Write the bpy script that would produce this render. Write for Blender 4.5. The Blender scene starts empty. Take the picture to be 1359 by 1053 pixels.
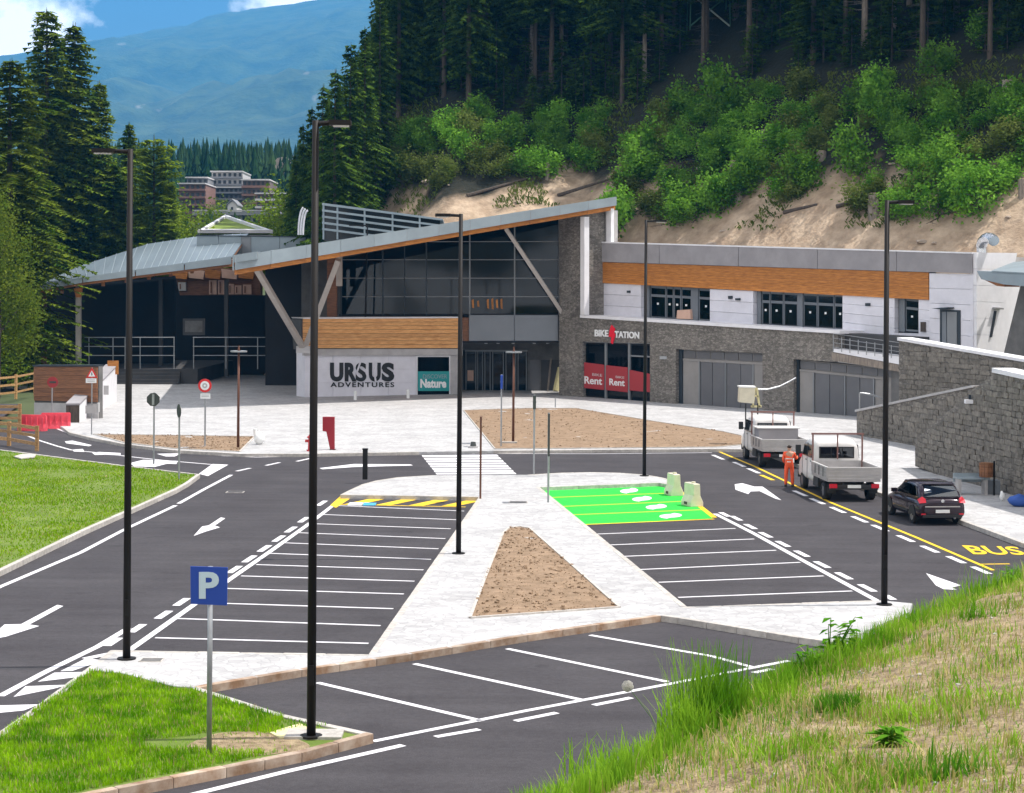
import bpy, bmesh, math, random
import numpy as np
from mathutils import Vector, Matrix, noise
random.seed(7); rng = np.random.default_rng(7)
S = bpy.context.scene
COL = S.collection
# ------------------------------------------------------------------ camera
F = 2450.0; CX = 679.5; HY = 388.0; CAMZ = 8.0; ROLL = math.radians(0.42)
cam = bpy.data.cameras.new('camera'); camo = bpy.data.objects.new('camera', cam); COL.objects.link(camo)
cam.sensor_width = 36.0; cam.sensor_fit = 'HORIZONTAL'; cam.lens = F / 1359 * 36
cam.shift_y = -(526.5 - HY) / 1359; cam.clip_start = 0.2; cam.clip_end = 13000
cr, sr = math.cos(ROLL), math.sin(ROLL)
camo.matrix_world = Matrix(((cr, -sr, 0, 0), (0, 0, -1, 0), (sr, cr, 0, CAMZ), (0, 0, 0, 1)))
S.camera = camo
# ------------------------------------------------------------------ sky
SUN_EL = math.radians(63); SUN_AZ = math.radians(85)      # azimuth clockwise from +Y
w = bpy.data.worlds.new('World'); S.world = w; w.use_nodes = True
nt = w.node_tree; nt.nodes.clear()
sky = nt.nodes.new('ShaderNodeTexSky'); sky.sky_type = 'NISHITA'; sky.sun_disc = False
sky.sun_elevation = SUN_EL; sky.sun_rotation = SUN_AZ; sky.altitude = 900; sky.air_density = 1.0; sky.dust_density = 0.6; sky.ozone_density = 1.4
bg = nt.nodes.new('ShaderNodeBackground'); bg.inputs['Strength'].default_value = 0.062
bgc = nt.nodes.new('ShaderNodeBackground'); bgc.inputs['Color'].default_value = (1, .97, .95, 1); bgc.inputs['Strength'].default_value = 2.1
tc = nt.nodes.new('ShaderNodeTexCoord'); mp = nt.nodes.new('ShaderNodeMapping')
mp.inputs['Scale'].default_value = (1, 1, 1.35); mp.inputs['Location'].default_value = (0.35, 0.2, 0.1)
nz = nt.nodes.new('ShaderNodeTexNoise'); nz.inputs['Scale'].default_value = 7.5; nz.inputs['Detail'].default_value = 9; nz.inputs['Roughness'].default_value = .55
rp = nt.nodes.new('ShaderNodeValToRGB'); rp.color_ramp.elements[0].position = .475; rp.color_ramp.elements[1].position = .535
mxs = nt.nodes.new('ShaderNodeMixShader'); wo = nt.nodes.new('ShaderNodeOutputWorld')
L = nt.links.new
L(tc.outputs['Generated'], mp.inputs['Vector']); L(mp.outputs['Vector'], nz.inputs['Vector']); L(nz.outputs['Fac'], rp.inputs['Fac'])
L(sky.outputs['Color'], bg.inputs['Color']); L(rp.outputs['Color'], mxs.inputs['Fac']); L(bg.outputs[0], mxs.inputs[1]); L(bgc.outputs[0], mxs.inputs[2]); L(mxs.outputs[0], wo.inputs['Surface'])
# ------------------------------------------------------------------ sun
sd = Vector((math.cos(SUN_EL) * math.sin(SUN_AZ), math.cos(SUN_EL) * math.cos(SUN_AZ), math.sin(SUN_EL)))
sl = bpy.data.lights.new('sun', 'SUN'); sl.energy = 5.0; sl.angle = math.radians(.53); sl.color = (1, .955, .9)
so = bpy.data.objects.new('sun', sl); COL.objects.link(so); so.rotation_euler = sd.to_track_quat('Z', 'Y').to_euler(); so.location = (30, 40, 60)
vs = S.view_settings; vs.view_transform = 'Standard'; vs.look = 'None'; vs.exposure = 0.38; vs.gamma = 1; vs.use_curve_mapping = False
S.render.engine = 'CYCLES'
S.cycles.max_bounces = 8; S.cycles.volume_bounces = 0; S.cycles.transparent_max_bounces = 12

# ------------------------------------------------------------------ pixel geometry (pixels of the photograph -> points of the place)
def ray(px, py):
    u = (px - CX) / F; v = (HY - py) / F
    return Vector((u * cr - v * sr, 1.0, v * cr + u * sr))
C0 = Vector((0, 0, CAMZ))
def P(px, py, z=0.0):
    d = ray(px, py); t = (z - CAMZ) / d.z
    return C0 + d * t
def W(px, py, Y):
    return C0 + ray(px, py) * Y
class Plane:
    """vertical plane through two ground points; n points to the camera side"""
    def __init__(s, a, b):
        s.a = Vector((a[0], a[1], 0)); s.b = Vector((b[0], b[1], 0))
        s.u = (s.b - s.a).normalized(); n = Vector((s.u.y, -s.u.x, 0))
        if n.dot(C0 - s.a) < 0: n = -n
        s.n = n
    def at(s, px, py, off=0.0):
        d = ray(px, py); n = s.n
        t = (s.a + n * off - C0).dot(n) / d.dot(n)
        return C0 + d * t
def fromY(pa, ya, pb, yb):
    a = W(pa, 400, ya); b = W(pb, 400, yb); return Plane((a.x, a.y), (b.x, b.y))

# ------------------------------------------------------------------ materials
MATS = {}
def nodes(m): m.use_nodes = True; return m.node_tree
def mat(name, col, rough=.7, var=0.0, scale=3.0, bump=0.0, metal=0.0, col2=None, bscale=None, spec=.4, detail=6, objvar=0.0, stretch=None, dist=0.03):
    m = bpy.data.materials.new(name); t = nodes(m); b = t.nodes['Principled BSDF']
    b.inputs['Roughness'].default_value = rough; b.inputs['Metallic'].default_value = metal
    b.inputs['Specular IOR Level'].default_value = spec
    b.inputs['Base Color'].default_value = (*col, 1)
    ge = t.nodes.new('ShaderNodeNewGeometry'); vec = ge.outputs['Position']
    if stretch:
        mm = t.nodes.new('ShaderNodeMapping'); mm.inputs['Scale'].default_value = stretch
        t.links.new(vec, mm.inputs['Vector']); vec = mm.outputs['Vector']
    last = None
    if var > 0 or col2:
        n = t.nodes.new('ShaderNodeTexNoise'); n.inputs['Scale'].default_value = scale; n.inputs['Detail'].default_value = detail; n.inputs['Roughness'].default_value = .62
        t.links.new(vec, n.inputs['Vector'])
        r = t.nodes.new('ShaderNodeValToRGB'); r.color_ramp.elements[0].position = .36; r.color_ramp.elements[1].position = .66
        c2 = col2 or tuple(min(1, c * (1 + var)) for c in col); c1 = tuple(c * (1 - var) for c in col)
        r.color_ramp.elements[0].color = (*c1, 1); r.color_ramp.elements[1].color = (*c2, 1)
        t.links.new(n.outputs['Fac'], r.inputs['Fac']); last = r.outputs['Color']
    if objvar > 0:
        oi = t.nodes.new('ShaderNodeObjectInfo'); hs = t.nodes.new('ShaderNodeHueSaturation')
        mr = t.nodes.new('ShaderNodeMapRange'); mr.inputs['To Min'].default_value = 1 - objvar; mr.inputs['To Max'].default_value = 1 + objvar
        t.links.new(oi.outputs['Random'], mr.inputs['Value']); t.links.new(mr.outputs[0], hs.inputs['Value'])
        if last: t.links.new(last, hs.inputs['Color'])
        else: hs.inputs['Color'].default_value = (*col, 1)
        last = hs.outputs['Color']
    if last: t.links.new(last, b.inputs['Base Color'])
    if bump > 0:
        n2 = t.nodes.new('ShaderNodeTexNoise'); n2.inputs['Scale'].default_value = bscale or scale * 4; n2.inputs['Detail'].default_value = 5
        t.links.new(vec, n2.inputs['Vector'])
        bp = t.nodes.new('ShaderNodeBump'); bp.inputs['Strength'].default_value = bump; bp.inputs['Distance'].default_value = dist
        t.links.new(n2.outputs['Fac'], bp.inputs['Height']); t.links.new(bp.outputs[0], b.inputs['Normal'])
    MATS[name] = m; return m
def leafmat(name, c1, c2, scale=.6, objvar=.25, trans=.35):
    m = bpy.data.materials.new(name); t = nodes(m); t.nodes.clear(); N = t.nodes.new
    ge = N('ShaderNodeNewGeometry'); n = N('ShaderNodeTexNoise'); n.inputs['Scale'].default_value = scale; n.inputs['Detail'].default_value = 4
    r = N('ShaderNodeValToRGB'); r.color_ramp.elements[0].position = .38; r.color_ramp.elements[1].position = .62
    r.color_ramp.elements[0].color = (*c1, 1); r.color_ramp.elements[1].color = (*c2, 1)
    oi = N('ShaderNodeObjectInfo'); hs = N('ShaderNodeHueSaturation'); mr = N('ShaderNodeMapRange'); mr.inputs['To Min'].default_value = 1 - objvar; mr.inputs['To Max'].default_value = 1 + objvar
    d = N('ShaderNodeBsdfDiffuse'); tr = N('ShaderNodeBsdfTranslucent'); mx = N('ShaderNodeMixShader'); mx.inputs[0].default_value = trans; o = N('ShaderNodeOutputMaterial')
    k = t.links.new
    k(ge.outputs['Position'], n.inputs['Vector']); k(n.outputs['Fac'], r.inputs['Fac']); k(r.outputs['Color'], hs.inputs['Color'])
    k(oi.outputs['Random'], mr.inputs['Value']); k(mr.outputs[0], hs.inputs['Value'])
    k(hs.outputs['Color'], d.inputs['Color']); k(hs.outputs['Color'], tr.inputs['Color']); k(d.outputs[0], mx.inputs[1]); k(tr.outputs[0], mx.inputs[2]); k(mx.outputs[0], o.inputs['Surface'])
    MATS[name] = m; return m

mat('asphalt', (.052, .048, .052), .9, .07, .35, .35, bscale=60, col2=(.062, .058, .062), spec=.12)
def _asph():
    m = MATS['asphalt']; t = m.node_tree; b = t.nodes['Principled BSDF']; N = t.nodes.new; k = t.links.new
    src = b.inputs['Base Color'].links[0].from_socket; ge = N('ShaderNodeNewGeometry')
    def nz(sc, lo, hi, a, c, st=None, det=5):
        n = N('ShaderNodeTexNoise'); n.inputs['Scale'].default_value = sc; n.inputs['Detail'].default_value = det
        v = ge.outputs['Position']
        if st: mm = N('ShaderNodeMapping'); mm.inputs['Scale'].default_value = st; mm.inputs['Rotation'].default_value = (0, 0, .35); k(v, mm.inputs['Vector']); v = mm.outputs[0]
        k(v, n.inputs['Vector']); r = N('ShaderNodeMapRange'); r.inputs['From Min'].default_value = lo; r.inputs['From Max'].default_value = hi; r.inputs['To Min'].default_value = a; r.inputs['To Max'].default_value = c; k(n.outputs['Fac'], r.inputs['Value']); return r.outputs[0]
    fs = [nz(34, .3, .7, .80, 1.20, det=3), nz(7, .35, .65, .92, 1.08), nz(1.1, .62, .74, 1.0, .78), nz(1.0, .35, .65, .93, 1.09, (.12, 1.6, 1)), nz(90, .60, .8, 1.0, 1.7, det=2)]
    for f in fs:
        mx = N('ShaderNodeVectorMath'); mx.operation = 'SCALE'; k(src, mx.inputs[0]); k(f, mx.inputs['Scale']); src = mx.outputs[0]
    k(src, b.inputs['Base Color'])
_asph()
mat('asphalt_shade', (.036, .034, .037), .9, .2, .5, .3, bscale=40)  # darker asphalt tone for the lamp shadows painted on the road
mat('paint', (.68, .66, .68), .6, .08, 5, 0)
mat('paint_worn', (.66, .65, .66), .7, .2, 3, 0)
mat('paint_yellow', (.78, .50, .01), .6, .12, 5)
mat('paint_green', (.010, .56, .035), .7, .16, 2.5)
mat('paint_lime', (.42, .80, .02), .6, .08, 4)
def _worn(name, base, lo=.62, hi=.72, sc=14):
    m = MATS[name]; t = m.node_tree; b = t.nodes['Principled BSDF']; N = t.nodes.new; k = t.links.new
    src = b.inputs['Base Color'].links[0].from_socket; ge = N('ShaderNodeNewGeometry'); n = N('ShaderNodeTexNoise'); n.inputs['Scale'].default_value = sc; n.inputs['Detail'].default_value = 8; n.inputs['Roughness'].default_value = .7
    r = N('ShaderNodeValToRGB'); r.color_ramp.elements[0].position = lo; r.color_ramp.elements[1].position = hi; mx = N('ShaderNodeMix'); mx.data_type = 'RGBA'; mx.inputs['B'].default_value = (*base, 1)
    k(ge.outputs['Position'], n.inputs['Vector']); k(n.outputs['Fac'], r.inputs['Fac']); k(r.outputs['Color'], mx.inputs['Factor']); k(src, mx.inputs['A']); k(mx.outputs['Result'], b.inputs['Base Color'])
_worn('paint', (.16, .15, .16)); _worn('paint_yellow', (.14, .12, .09), .58, .70); _worn('paint_green', (.05, .22, .06), .60, .74, 6)
mat('paint_blue', (.05, .32, .55), .6)
mat('kerb', (.42, .39, .355), .8, .18, 6, .3, objvar=.1)
mat('kerb_rusty', (.34, .20, .115), .85, .35, 2.2, .3, col2=(.42, .34, .27), objvar=.22)
mat('soil', (.235, .155, .092), .95, .18, 2.6, .8, bscale=18, col2=(.30, .205, .13), dist=.06)
mat('dry_soil', (.30, .215, .12), .95, .3, 6, 1.0, bscale=35, col2=(.46, .35, .21), dist=.07)
mat('lawn_soil', (.13, .20, .02), .95, .3, .8, .6, bscale=10, col2=(.14, .19, .03))
mat('concrete', (.40, .385, .38), .85, .12, 1.2, .15)
mat('concrete_dark', (.13, .125, .12), .85, .2, 1.2, .15)
mat('white_wall', (.72, .71, .73), .75, .05, 1.5, .06)
mat('white_panel', (.66, .65, .70), .7, .05, 1.2, .05, objvar=.05)
mat('white_paint', (.8, .8, .79), .5)
mat('grey_wall', (.27, .255, .262), .8, .1, .8, .1)
mat('roof_metal', (.15, .19, .215), .5, .10, .25, 0, metal=.35, objvar=.05, stretch=(1, .2, 1))
mat('roof_edge', (.27, .32, .35), .45, .08, .5, 0, metal=.3, objvar=.05)
mat('wood_lit', (.66, .30, .09), .6, .25, 1.5, .15, col2=(.78, .42, .16), objvar=.12, stretch=(1, 1, 12))  # same boards as the other wood, sunlight put into the brighter tone
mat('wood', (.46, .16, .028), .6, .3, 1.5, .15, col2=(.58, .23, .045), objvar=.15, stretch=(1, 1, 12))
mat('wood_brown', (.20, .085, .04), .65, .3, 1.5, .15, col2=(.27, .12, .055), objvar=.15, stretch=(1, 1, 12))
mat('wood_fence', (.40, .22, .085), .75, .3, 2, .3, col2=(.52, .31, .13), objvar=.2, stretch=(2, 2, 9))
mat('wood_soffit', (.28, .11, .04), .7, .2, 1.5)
mat('steel_brace', (.42, .38, .35), .5, .06, 3, metal=.1)
mat('dark_frame', (.035, .045, .055), .45, metal=.3)
mat('grey_frame', (.22, .23, .24), .5, metal=.2)
mat('grey_panel', (.17, .185, .205), .5, .05, .6, metal=.1)
mat('door_grey', (.25, .235, .222), .6, .08, 1.0, objvar=.06)
mat('door_dark', (.125, .124, .130), .55, .06, 1.0, objvar=.06)
mat('black_metal', (.010, .008, .007), .6, metal=.1, spec=.25)
mat('galvanised', (.32, .33, .34), .45, .1, 4, metal=.6)
mat('interior_dark', (.010, .010, .012), .8, .2, .5)  # near-black base, the shade under the roofs is put into this colour
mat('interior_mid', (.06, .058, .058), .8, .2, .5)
mat('bark', (.075, .058, .046), .95, .3, 3, .6, stretch=(4, 4, .6))
mat('bark_pale', (.24, .20, .165), .95, .3, 3, .5, stretch=(4, 4, .6))
mat('cut_wood', (.55, .44, .30), .85, .1, 8)
mat('red_paint', (.28, .012, .02), .5)
mat('red_hydrant', (.42, .03, .03), .5)
mat('red_plastic', (.72, .07, .10), .5, .1, 2, objvar=.05)
mat('cream_plastic', (.60, .55, .42), .6, .08, 3)
mat('white_plastic', (.75, .75, .73), .5)
mat('sign_blue', (.012, .055, .32), .45)
mat('sign_red', (.62, .02, .02), .5)
mat('sign_back', (.06, .065, .06), .5, metal=.4)
mat('sign_grey', (.42, .42, .42), .6)
mat('sign_white', (.8, .8, .8), .5)
mat('letter_p', (.50, .62, .66), .5)
mat('letter_black', (.008, .008, .008), .5)
mat('banner_teal', (.02, .27, .27), .55)
mat('banner_red', (.36, .035, .04), .5)
mat('bolt_red', (.75, .01, .03), .45)
mat('bronze', (.12, .05, .03), .5, metal=.3)
mat('hi_vis', (.80, .10, .03), .7, .12, 6, .2)
mat('reflective', (.7, .7, .66), .4)
mat('skin', (.45, .26, .18), .6)
mat('hair', (.03, .018, .012), .7)
mat('boot', (.02, .018, .016), .6)
mat('truck_white', (.66, .64, .62), .4, .06, 1.5, spec=.5)
mat('alu', (.45, .43, .42), .4, .1, 2, metal=.5)
mat('rack_red', (.20, .10, .085), .6)
mat('tyre', (.016, .016, .017), .85)
mat('rim', (.28, .28, .29), .35, metal=.7)
mat('rubber', (.02, .02, .02), .7)
mat('car_paint', (.022, .012, .020), .16, metal=.35, spec=.6)
mat('lamp_red', (.55, .02, .035), .25)
mat('lamp_clear', (.7, .68, .66), .2)
mat('plate', (.75, .75, .72), .5)
mat('chassis', (.03, .03, .03), .7)
mat('bin_brown', (.22, .10, .04), .6)
mat('bag_blue', (.03, .09, .35), .6)
mat('brick_far', (.22, .12, .095), .8, .15, .05)
mat('brick_far_b', (.17, .13, .12), .8, .15, .05)
mat('far_white', (.55, .53, .52), .8)
mat('far_grey', (.20, .20, .21), .8)
mat('far_window', (.03, .035, .04), .4)
mat('roof_grass', (.16, .22, .03), .95, .2, 1)
mat('rock', (.38, .31, .25), .95, .2, .5, .4)
mat('straw', (.55, .45, .25), .9, .1, 4)
mat('peach_wall', (.62, .40, .30), .8, .1, 1)
mat('yellow_plate', (.62, .56, .30), .7, .08, 5)
leafmat('spruce', (.018, .044, .006), (.085, .145, .018), .8, .35, .2)
leafmat('spruce_left', (.055, .11, .010), (.20, .26, .028), .5, .35, .25)
leafmat('larch', (.10, .17, .012), (.24, .32, .03), .7, .2, .3)
leafmat('light_leaf', (.09, .15, .015), (.19, .24, .03), .7, .15, .4)
leafmat('shrub_leaf', (.06, .17, .012), (.19, .37, .045), .8, .35, .4)
leafmat('shrub_leaf_b', (.08, .12, .02), (.17, .21, .05), .8, .3, .4)
leafmat('grass', (.10, .27, .004), (.27, .48, .010), 1.6, 0, .35)
leafmat('grass_field', (.15, .29, .005), (.24, .38, .008), .35, 0, .35)
leafmat('bank_grass', (.09, .25, .010), (.25, .44, .03), 1.5, 0, .4)
leafmat('bank_dry', (.24, .24, .05), (.50, .42, .18), 2.5, 0, .35)
leafmat('weed', (.06, .20, .012), (.16, .34, .03), 3, 0, .35)
leafmat('fluff', (.62, .6, .56), (.7, .68, .64), 3, 0, .5)

def stonemat(name, c1, c2, sc):
    m = mat(name, c1, .88); t = m.node_tree; b = t.nodes['Principled BSDF']; N = t.nodes.new; k = t.links.new
    ge = N('ShaderNodeNewGeometry'); mm = N('ShaderNodeMapping'); mm.inputs['Scale'].default_value = (sc, sc, sc * 2.1)
    v = N('ShaderNodeTexVoronoi'); v.feature = 'F1'; v.inputs['Scale'].default_value = 1.0
    e = N('ShaderNodeTexVoronoi'); e.feature = 'DISTANCE_TO_EDGE'; e.inputs['Scale'].default_value = 1.0
    sp = N('ShaderNodeSeparateColor'); r = N('ShaderNodeValToRGB')
    r.color_ramp.elements[0].color = (*c1, 1); r.color_ramp.elements[1].color = (*c2, 1); r.color_ramp.elements[0].position = .1
    er = N('ShaderNodeMapRange'); er.inputs['From Max'].default_value = .09; er.inputs['To Min'].default_value = .5
    mu = N('ShaderNodeMix'); mu.data_type = 'RGBA'; mu.blend_type = 'MULTIPLY'; mu.inputs['Factor'].default_value = 1
    nn = N('ShaderNodeTexNoise'); nn.inputs['Scale'].default_value = .5; nn.inputs['Detail'].default_value = 6
    nr = N('ShaderNodeMapRange'); nr.inputs['From Min'].default_value = .3; nr.inputs['From Max'].default_value = .7; nr.inputs['To Min'].default_value = .75; nr.inputs['To Max'].default_value = 1.2
    m2 = N('ShaderNodeMix'); m2.data_type = 'RGBA'; m2.blend_type = 'MULTIPLY'; m2.inputs['Factor'].default_value = 1
    bp = N('ShaderNodeBump'); bp.inputs['Strength'].default_value = .7; bp.inputs['Distance'].default_value = .05
    k(ge.outputs['Position'], mm.inputs['Vector']); k(mm.outputs[0], v.inputs['Vector']); k(mm.outputs[0], e.inputs['Vector'])
    k(ge.outputs['Position'], nn.inputs['Vector'])
    k(v.outputs['Color'], sp.inputs['Color']); k(sp.outputs['Red'], r.inputs['Fac']); k(e.outputs['Distance'], er.inputs['Value'])
    k(r.outputs['Color'], mu.inputs['A']); k(er.outputs[0], mu.inputs['B']); k(mu.outputs['Result'], m2.inputs['A']); k(nn.outputs['Fac'], nr.inputs['Value']); k(nr.outputs[0], m2.inputs['B'])
    k(m2.outputs['Result'], b.inputs['Base Color']); k(er.outputs[0], bp.inputs['Height']); k(bp.outputs[0], b.inputs['Normal'])
    return m
stonemat('stone_wall', (.145, .130, .112), (.27, .245, .215), 4.2)
stonemat('paving', (.36, .352, .35), (.47, .462, .458), 4)
for n_ in MATS['paving'].node_tree.nodes:
    if n_.type == 'MAP_RANGE' and abs(n_.inputs['To Min'].default_value - .5) < .01: n_.inputs['To Min'].default_value = .80
    if n_.type == 'MAP_RANGE' and abs(n_.inputs['To Min'].default_value - .75) < .01: n_.inputs['To Min'].default_value = .84; n_.inputs['To Max'].default_value = 1.08
    if n_.type == 'BUMP': n_.inputs['Strength'].default_value = .15
mat('stone_block', (.15, .134, .113), .9, .25, 5, .4, col2=(.225, .203, .172), objvar=.2)

def glassmat(name, tint, rough=.04, alpha=.5):
    m = bpy.data.materials.new(name); t = nodes(m); t.nodes.clear(); N = t.nodes.new
    gl = N('ShaderNodeBsdfGlossy'); gl.inputs['Roughness'].default_value = rough; gl.inputs['Color'].default_value = (.9, .95, 1, 1)
    tr = N('ShaderNodeBsdfTransparent'); tr.inputs['Color'].default_value = (*tint, 1)
    fr = N('ShaderNodeFresnel'); fr.inputs['IOR'].default_value = 1.42
    ad = N('ShaderNodeMath'); ad.operation = 'ADD'; ad.inputs[1].default_value = alpha
    mx = N('ShaderNodeMixShader'); o = N('ShaderNodeOutputMaterial')
    t.links.new(fr.outputs[0], ad.inputs[0]); t.links.new(ad.outputs[0], mx.inputs[0]); t.links.new(tr.outputs[0], mx.inputs[1]); t.links.new(gl.outputs[0], mx.inputs[2]); t.links.new(mx.outputs[0], o.inputs['Surface'])
    MATS[name] = m; return m
glassmat('glass', (.30, .36, .38), .03, .03)
glassmat('glass_dark', (.14, .16, .17), .03, -.012)
glassmat('glass_car', (.12, .13, .14), .03, .05)

# ------------------------------------------------------------------ mesh builder
class MB:
    def __init__(s): s.v = []; s.f = []; s.m = []
    def add(s, vs, fs, mi=0):
        o = len(s.v); s.v += [tuple(x) for x in vs]
        for f in fs: s.f.append(tuple(o + i for i in f)); s.m.append(mi)
        return s
    def box(s, c, size, rz=0.0, mi=0, M=None):
        hx, hy, hz = size[0] / 2, size[1] / 2, size[2] / 2
        vs = [Vector((x * hx, y * hy, z * hz)) for z in (-1, 1) for x, y in ((-1, -1), (1, -1), (1, 1), (-1, 1))]
        R = Matrix.Rotation(rz, 3, 'Z') if M is None else M
        vs = [R @ v + Vector(c) for v in vs]
        return s.add(vs, [(3, 2, 1, 0), (4, 5, 6, 7), (0, 1, 5, 4), (1, 2, 6, 5), (2, 3, 7, 6), (3, 0, 4, 7)], mi)
    def ext(s, pts, vec, mi=0):
        pts = [Vector(p) for p in pts]; n = len(pts); vec = Vector(vec)
        vs = pts + [p + vec for p in pts]
        fs = [tuple(range(n)), tuple(range(2 * n - 1, n - 1, -1))] + [(i, n + i, n + (i + 1) % n, (i + 1) % n) for i in range(n)]
        return s.add(vs, fs, mi)
    def tube(s, a, b, r, r2=None, n=8, mi=0, caps=True):
        a = Vector(a); b = Vector(b); r2 = r if r2 is None else r2
        d = (b - a).normalized(); x = d.orthogonal().normalized(); y = d.cross(x)
        vs = [a + (x * math.cos(t) + y * math.sin(t)) * r for t in [2 * math.pi * i / n for i in range(n)]] + \
             [b + (x * math.cos(t) + y * math.sin(t)) * r2 for t in [2 * math.pi * i / n for i in range(n)]]
        fs = [(i, (i + 1) % n, n + (i + 1) % n, n + i) for i in range(n)]
        if caps: fs += [tuple(range(n - 1, -1, -1)), tuple(range(n, 2 * n))]
        return s.add(vs, fs, mi)
    def path(s, pts, r, n=6, mi=0):
        for a, b in zip(pts[:-1], pts[1:]): s.tube(a, b, r, r, n, mi)
        return s
    def disc(s, c, nrm, r, th, n=24, mi=0, ang0=0.0):
        c = Vector(c); d = Vector(nrm).normalized(); x = Vector((0, 0, 1)).cross(d)
        x = x.normalized() if x.length > .01 else Vector((1, 0, 0)); y = d.cross(x)
        pts = [c + (x * math.cos(t) + y * math.sin(t)) * r for t in [ang0 + 2 * math.pi * i / n for i in range(n)]]
        return s.ext(pts, d * th, mi)
    def build(s, name, mats, parent=None, smooth=False, label=None, kind=None, fix=True):
        if isinstance(mats, str): mats = [mats]
        me = bpy.data.meshes.new(name)
        off = parent_origin(parent) if parent else Vector((0, 0, 0))
        if parent and parent.get('_local'): off = Vector((0, 0, 0))
        vv = [(x[0] - off.x, x[1] - off.y, x[2] - off.z) for x in s.v]
        me.from_pydata(vv, [], s.f)
        for m in mats: me.materials.append(MATS[m])
        if len(mats) > 1: me.polygons.foreach_set('material_index', s.m)
        if fix and len(s.f) < 20000:
            bm = bmesh.new(); bm.from_mesh(me); bmesh.ops.recalc_face_normals(bm, faces=bm.faces); bm.to_mesh(me); bm.free()
        if smooth: me.polygons.foreach_set('use_smooth', [True] * len(me.polygons))
        me.update()
        o = bpy.data.objects.new(name, me); COL.objects.link(o)
        if parent: o.parent = parent
        if label: o['label'] = label
        if kind: o['kind'] = kind
        return o
def parent_origin(o):
    v = Vector((0, 0, 0))
    while o is not None: v = v + o.location; o = o.parent
    return v
def thing(name, label, cat, loc=(0, 0, 0), rz=0.0, group=None, local=False):
    o = bpy.data.objects.new(name, None); COL.objects.link(o); o.location = loc; o.rotation_euler = (0, 0, rz); o.empty_display_size = .3
    o['label'] = label; o['category'] = cat
    if group: o['group'] = group
    if local: LOCALS.append(o); o['_local'] = 1
    return o
LOCALS = []
def tag(o, label, cat, group=None):
    o['label'] = label; o['category'] = cat
    if group: o['group'] = group
    return o
def struct(o): o['kind'] = 'structure'; return o
def dup(root, loc=None, rz=None, label=None):
    def cp(o, p):
        c = o.copy(); COL.objects.link(c); c.parent = p
        for ch in [x for x in CH.get(o.name, [])]: cp(ch, c)
        return c
    r = cp(root, None)
    if loc is not None: r.location = loc
    if rz is not None: r.rotation_euler = (0, 0, rz)
    if label: r['label'] = label
    return r
CH = {}
def index_children(o):
    CH[o.name] = list(o.children)
    for c in o.children: index_children(c)
def pane_on(pl, pts, d0, d1, name, m, parent, label=None, kind=None):
    """solid whose face is the pixel polygon pts on the vertical plane pl, from offset d0 to d1 towards the viewer's side"""
    b = MB(); b.ext([pl.at(x, y) + pl.n * d0 for x, y in pts], pl.n * (d1 - d0)); return b.build(name, m, parent, label=label, kind=kind)
def rect(x0, y0, x1, y1): return [(x0, y0), (x1, y0), (x1, y1), (x0, y1)]
def lerp(a, b, t): return a + (b - a) * t
def band(pl, top, bot, n, d0, d1, name, m, parent, gap=.06, jitter=0.0):
    """n horizontal boards between two lines ((x0,y0),(x1,y1)) given in pixels"""
    (ax, ay), (bx, by) = top; (cx, cy), (dx, dy) = bot
    for i in range(n):
        t0 = i / n; t1 = (i + 1 - gap) / n
        q = [(lerp(ax, cx, t0), lerp(ay, cy, t0)), (lerp(bx, dx, t0), lerp(by, dy, t0)), (lerp(bx, dx, t1), lerp(by, dy, t1)), (lerp(ax, cx, t1), lerp(ay, cy, t1))]
        pane_on(pl, q, d0, d1 + random.uniform(-jitter, jitter), name, m, parent)
def cols(pl, top, bot, n, d0, d1, name, m, parent, gap=.04):
    (ax, ay), (bx, by) = top; (cx, cy), (dx, dy) = bot
    for i in range(n):
        t0 = i / n; t1 = (i + 1 - gap) / n
        q = [(lerp(ax, bx, t0), lerp(ay, by, t0)), (lerp(ax, bx, t1), lerp(ay, by, t1)), (lerp(cx, dx, t1), lerp(cy, dy, t1)), (lerp(cx, dx, t0), lerp(cy, dy, t0))]
        pane_on(pl, q, d0, d1, name, m, parent)
def text_mesh(txt, bold=0.0, extrude=.02, shear=0.0, spacing=1.0):
    cu = bpy.data.curves.new('t', 'FONT'); cu.body = txt; cu.offset = bold; cu.extrude = extrude; cu.shear = shear; cu.space_character = spacing; cu.resolution_u = 4
    o = bpy.data.objects.new('t', cu); COL.objects.link(o)
    dg = bpy.context.evaluated_depsgraph_get(); me = bpy.data.meshes.new_from_object(o.evaluated_get(dg))
    bpy.data.objects.remove(o); bpy.data.curves.remove(cu)
    return me
def text_on(txt, tl, tr, br, bl, nrm, depth, m, name, parent, bold=0.0, shear=0.0, label=None, spacing=1.0):
    me = text_mesh(txt, bold, .02, shear, spacing)
    n = len(me.vertices); a = np.zeros(n * 3); me.vertices.foreach_get('co', a); a = a.reshape(-1, 3)
    lo = a.min(0); hi = a.max(0); s = (a - lo) / np.maximum(hi - lo, 1e-6)
    off = parent_origin(parent) if parent and not parent.get('_local') else Vector((0, 0, 0))
    out = []
    for x, y, z in s:
        p = (bl.lerp(br, x)).lerp(tl.lerp(tr, x), y) + nrm * (.004 + depth * z) - off; out += [p.x, p.y, p.z]
    me.vertices.foreach_set('co', out); me.name = name; me.materials.clear(); me.materials.append(MATS[m]); me.update()
    o = bpy.data.objects.new(name, me); COL.objects.link(o)
    if parent: o.parent = parent
    if label: o['label'] = label
    return o
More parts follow.
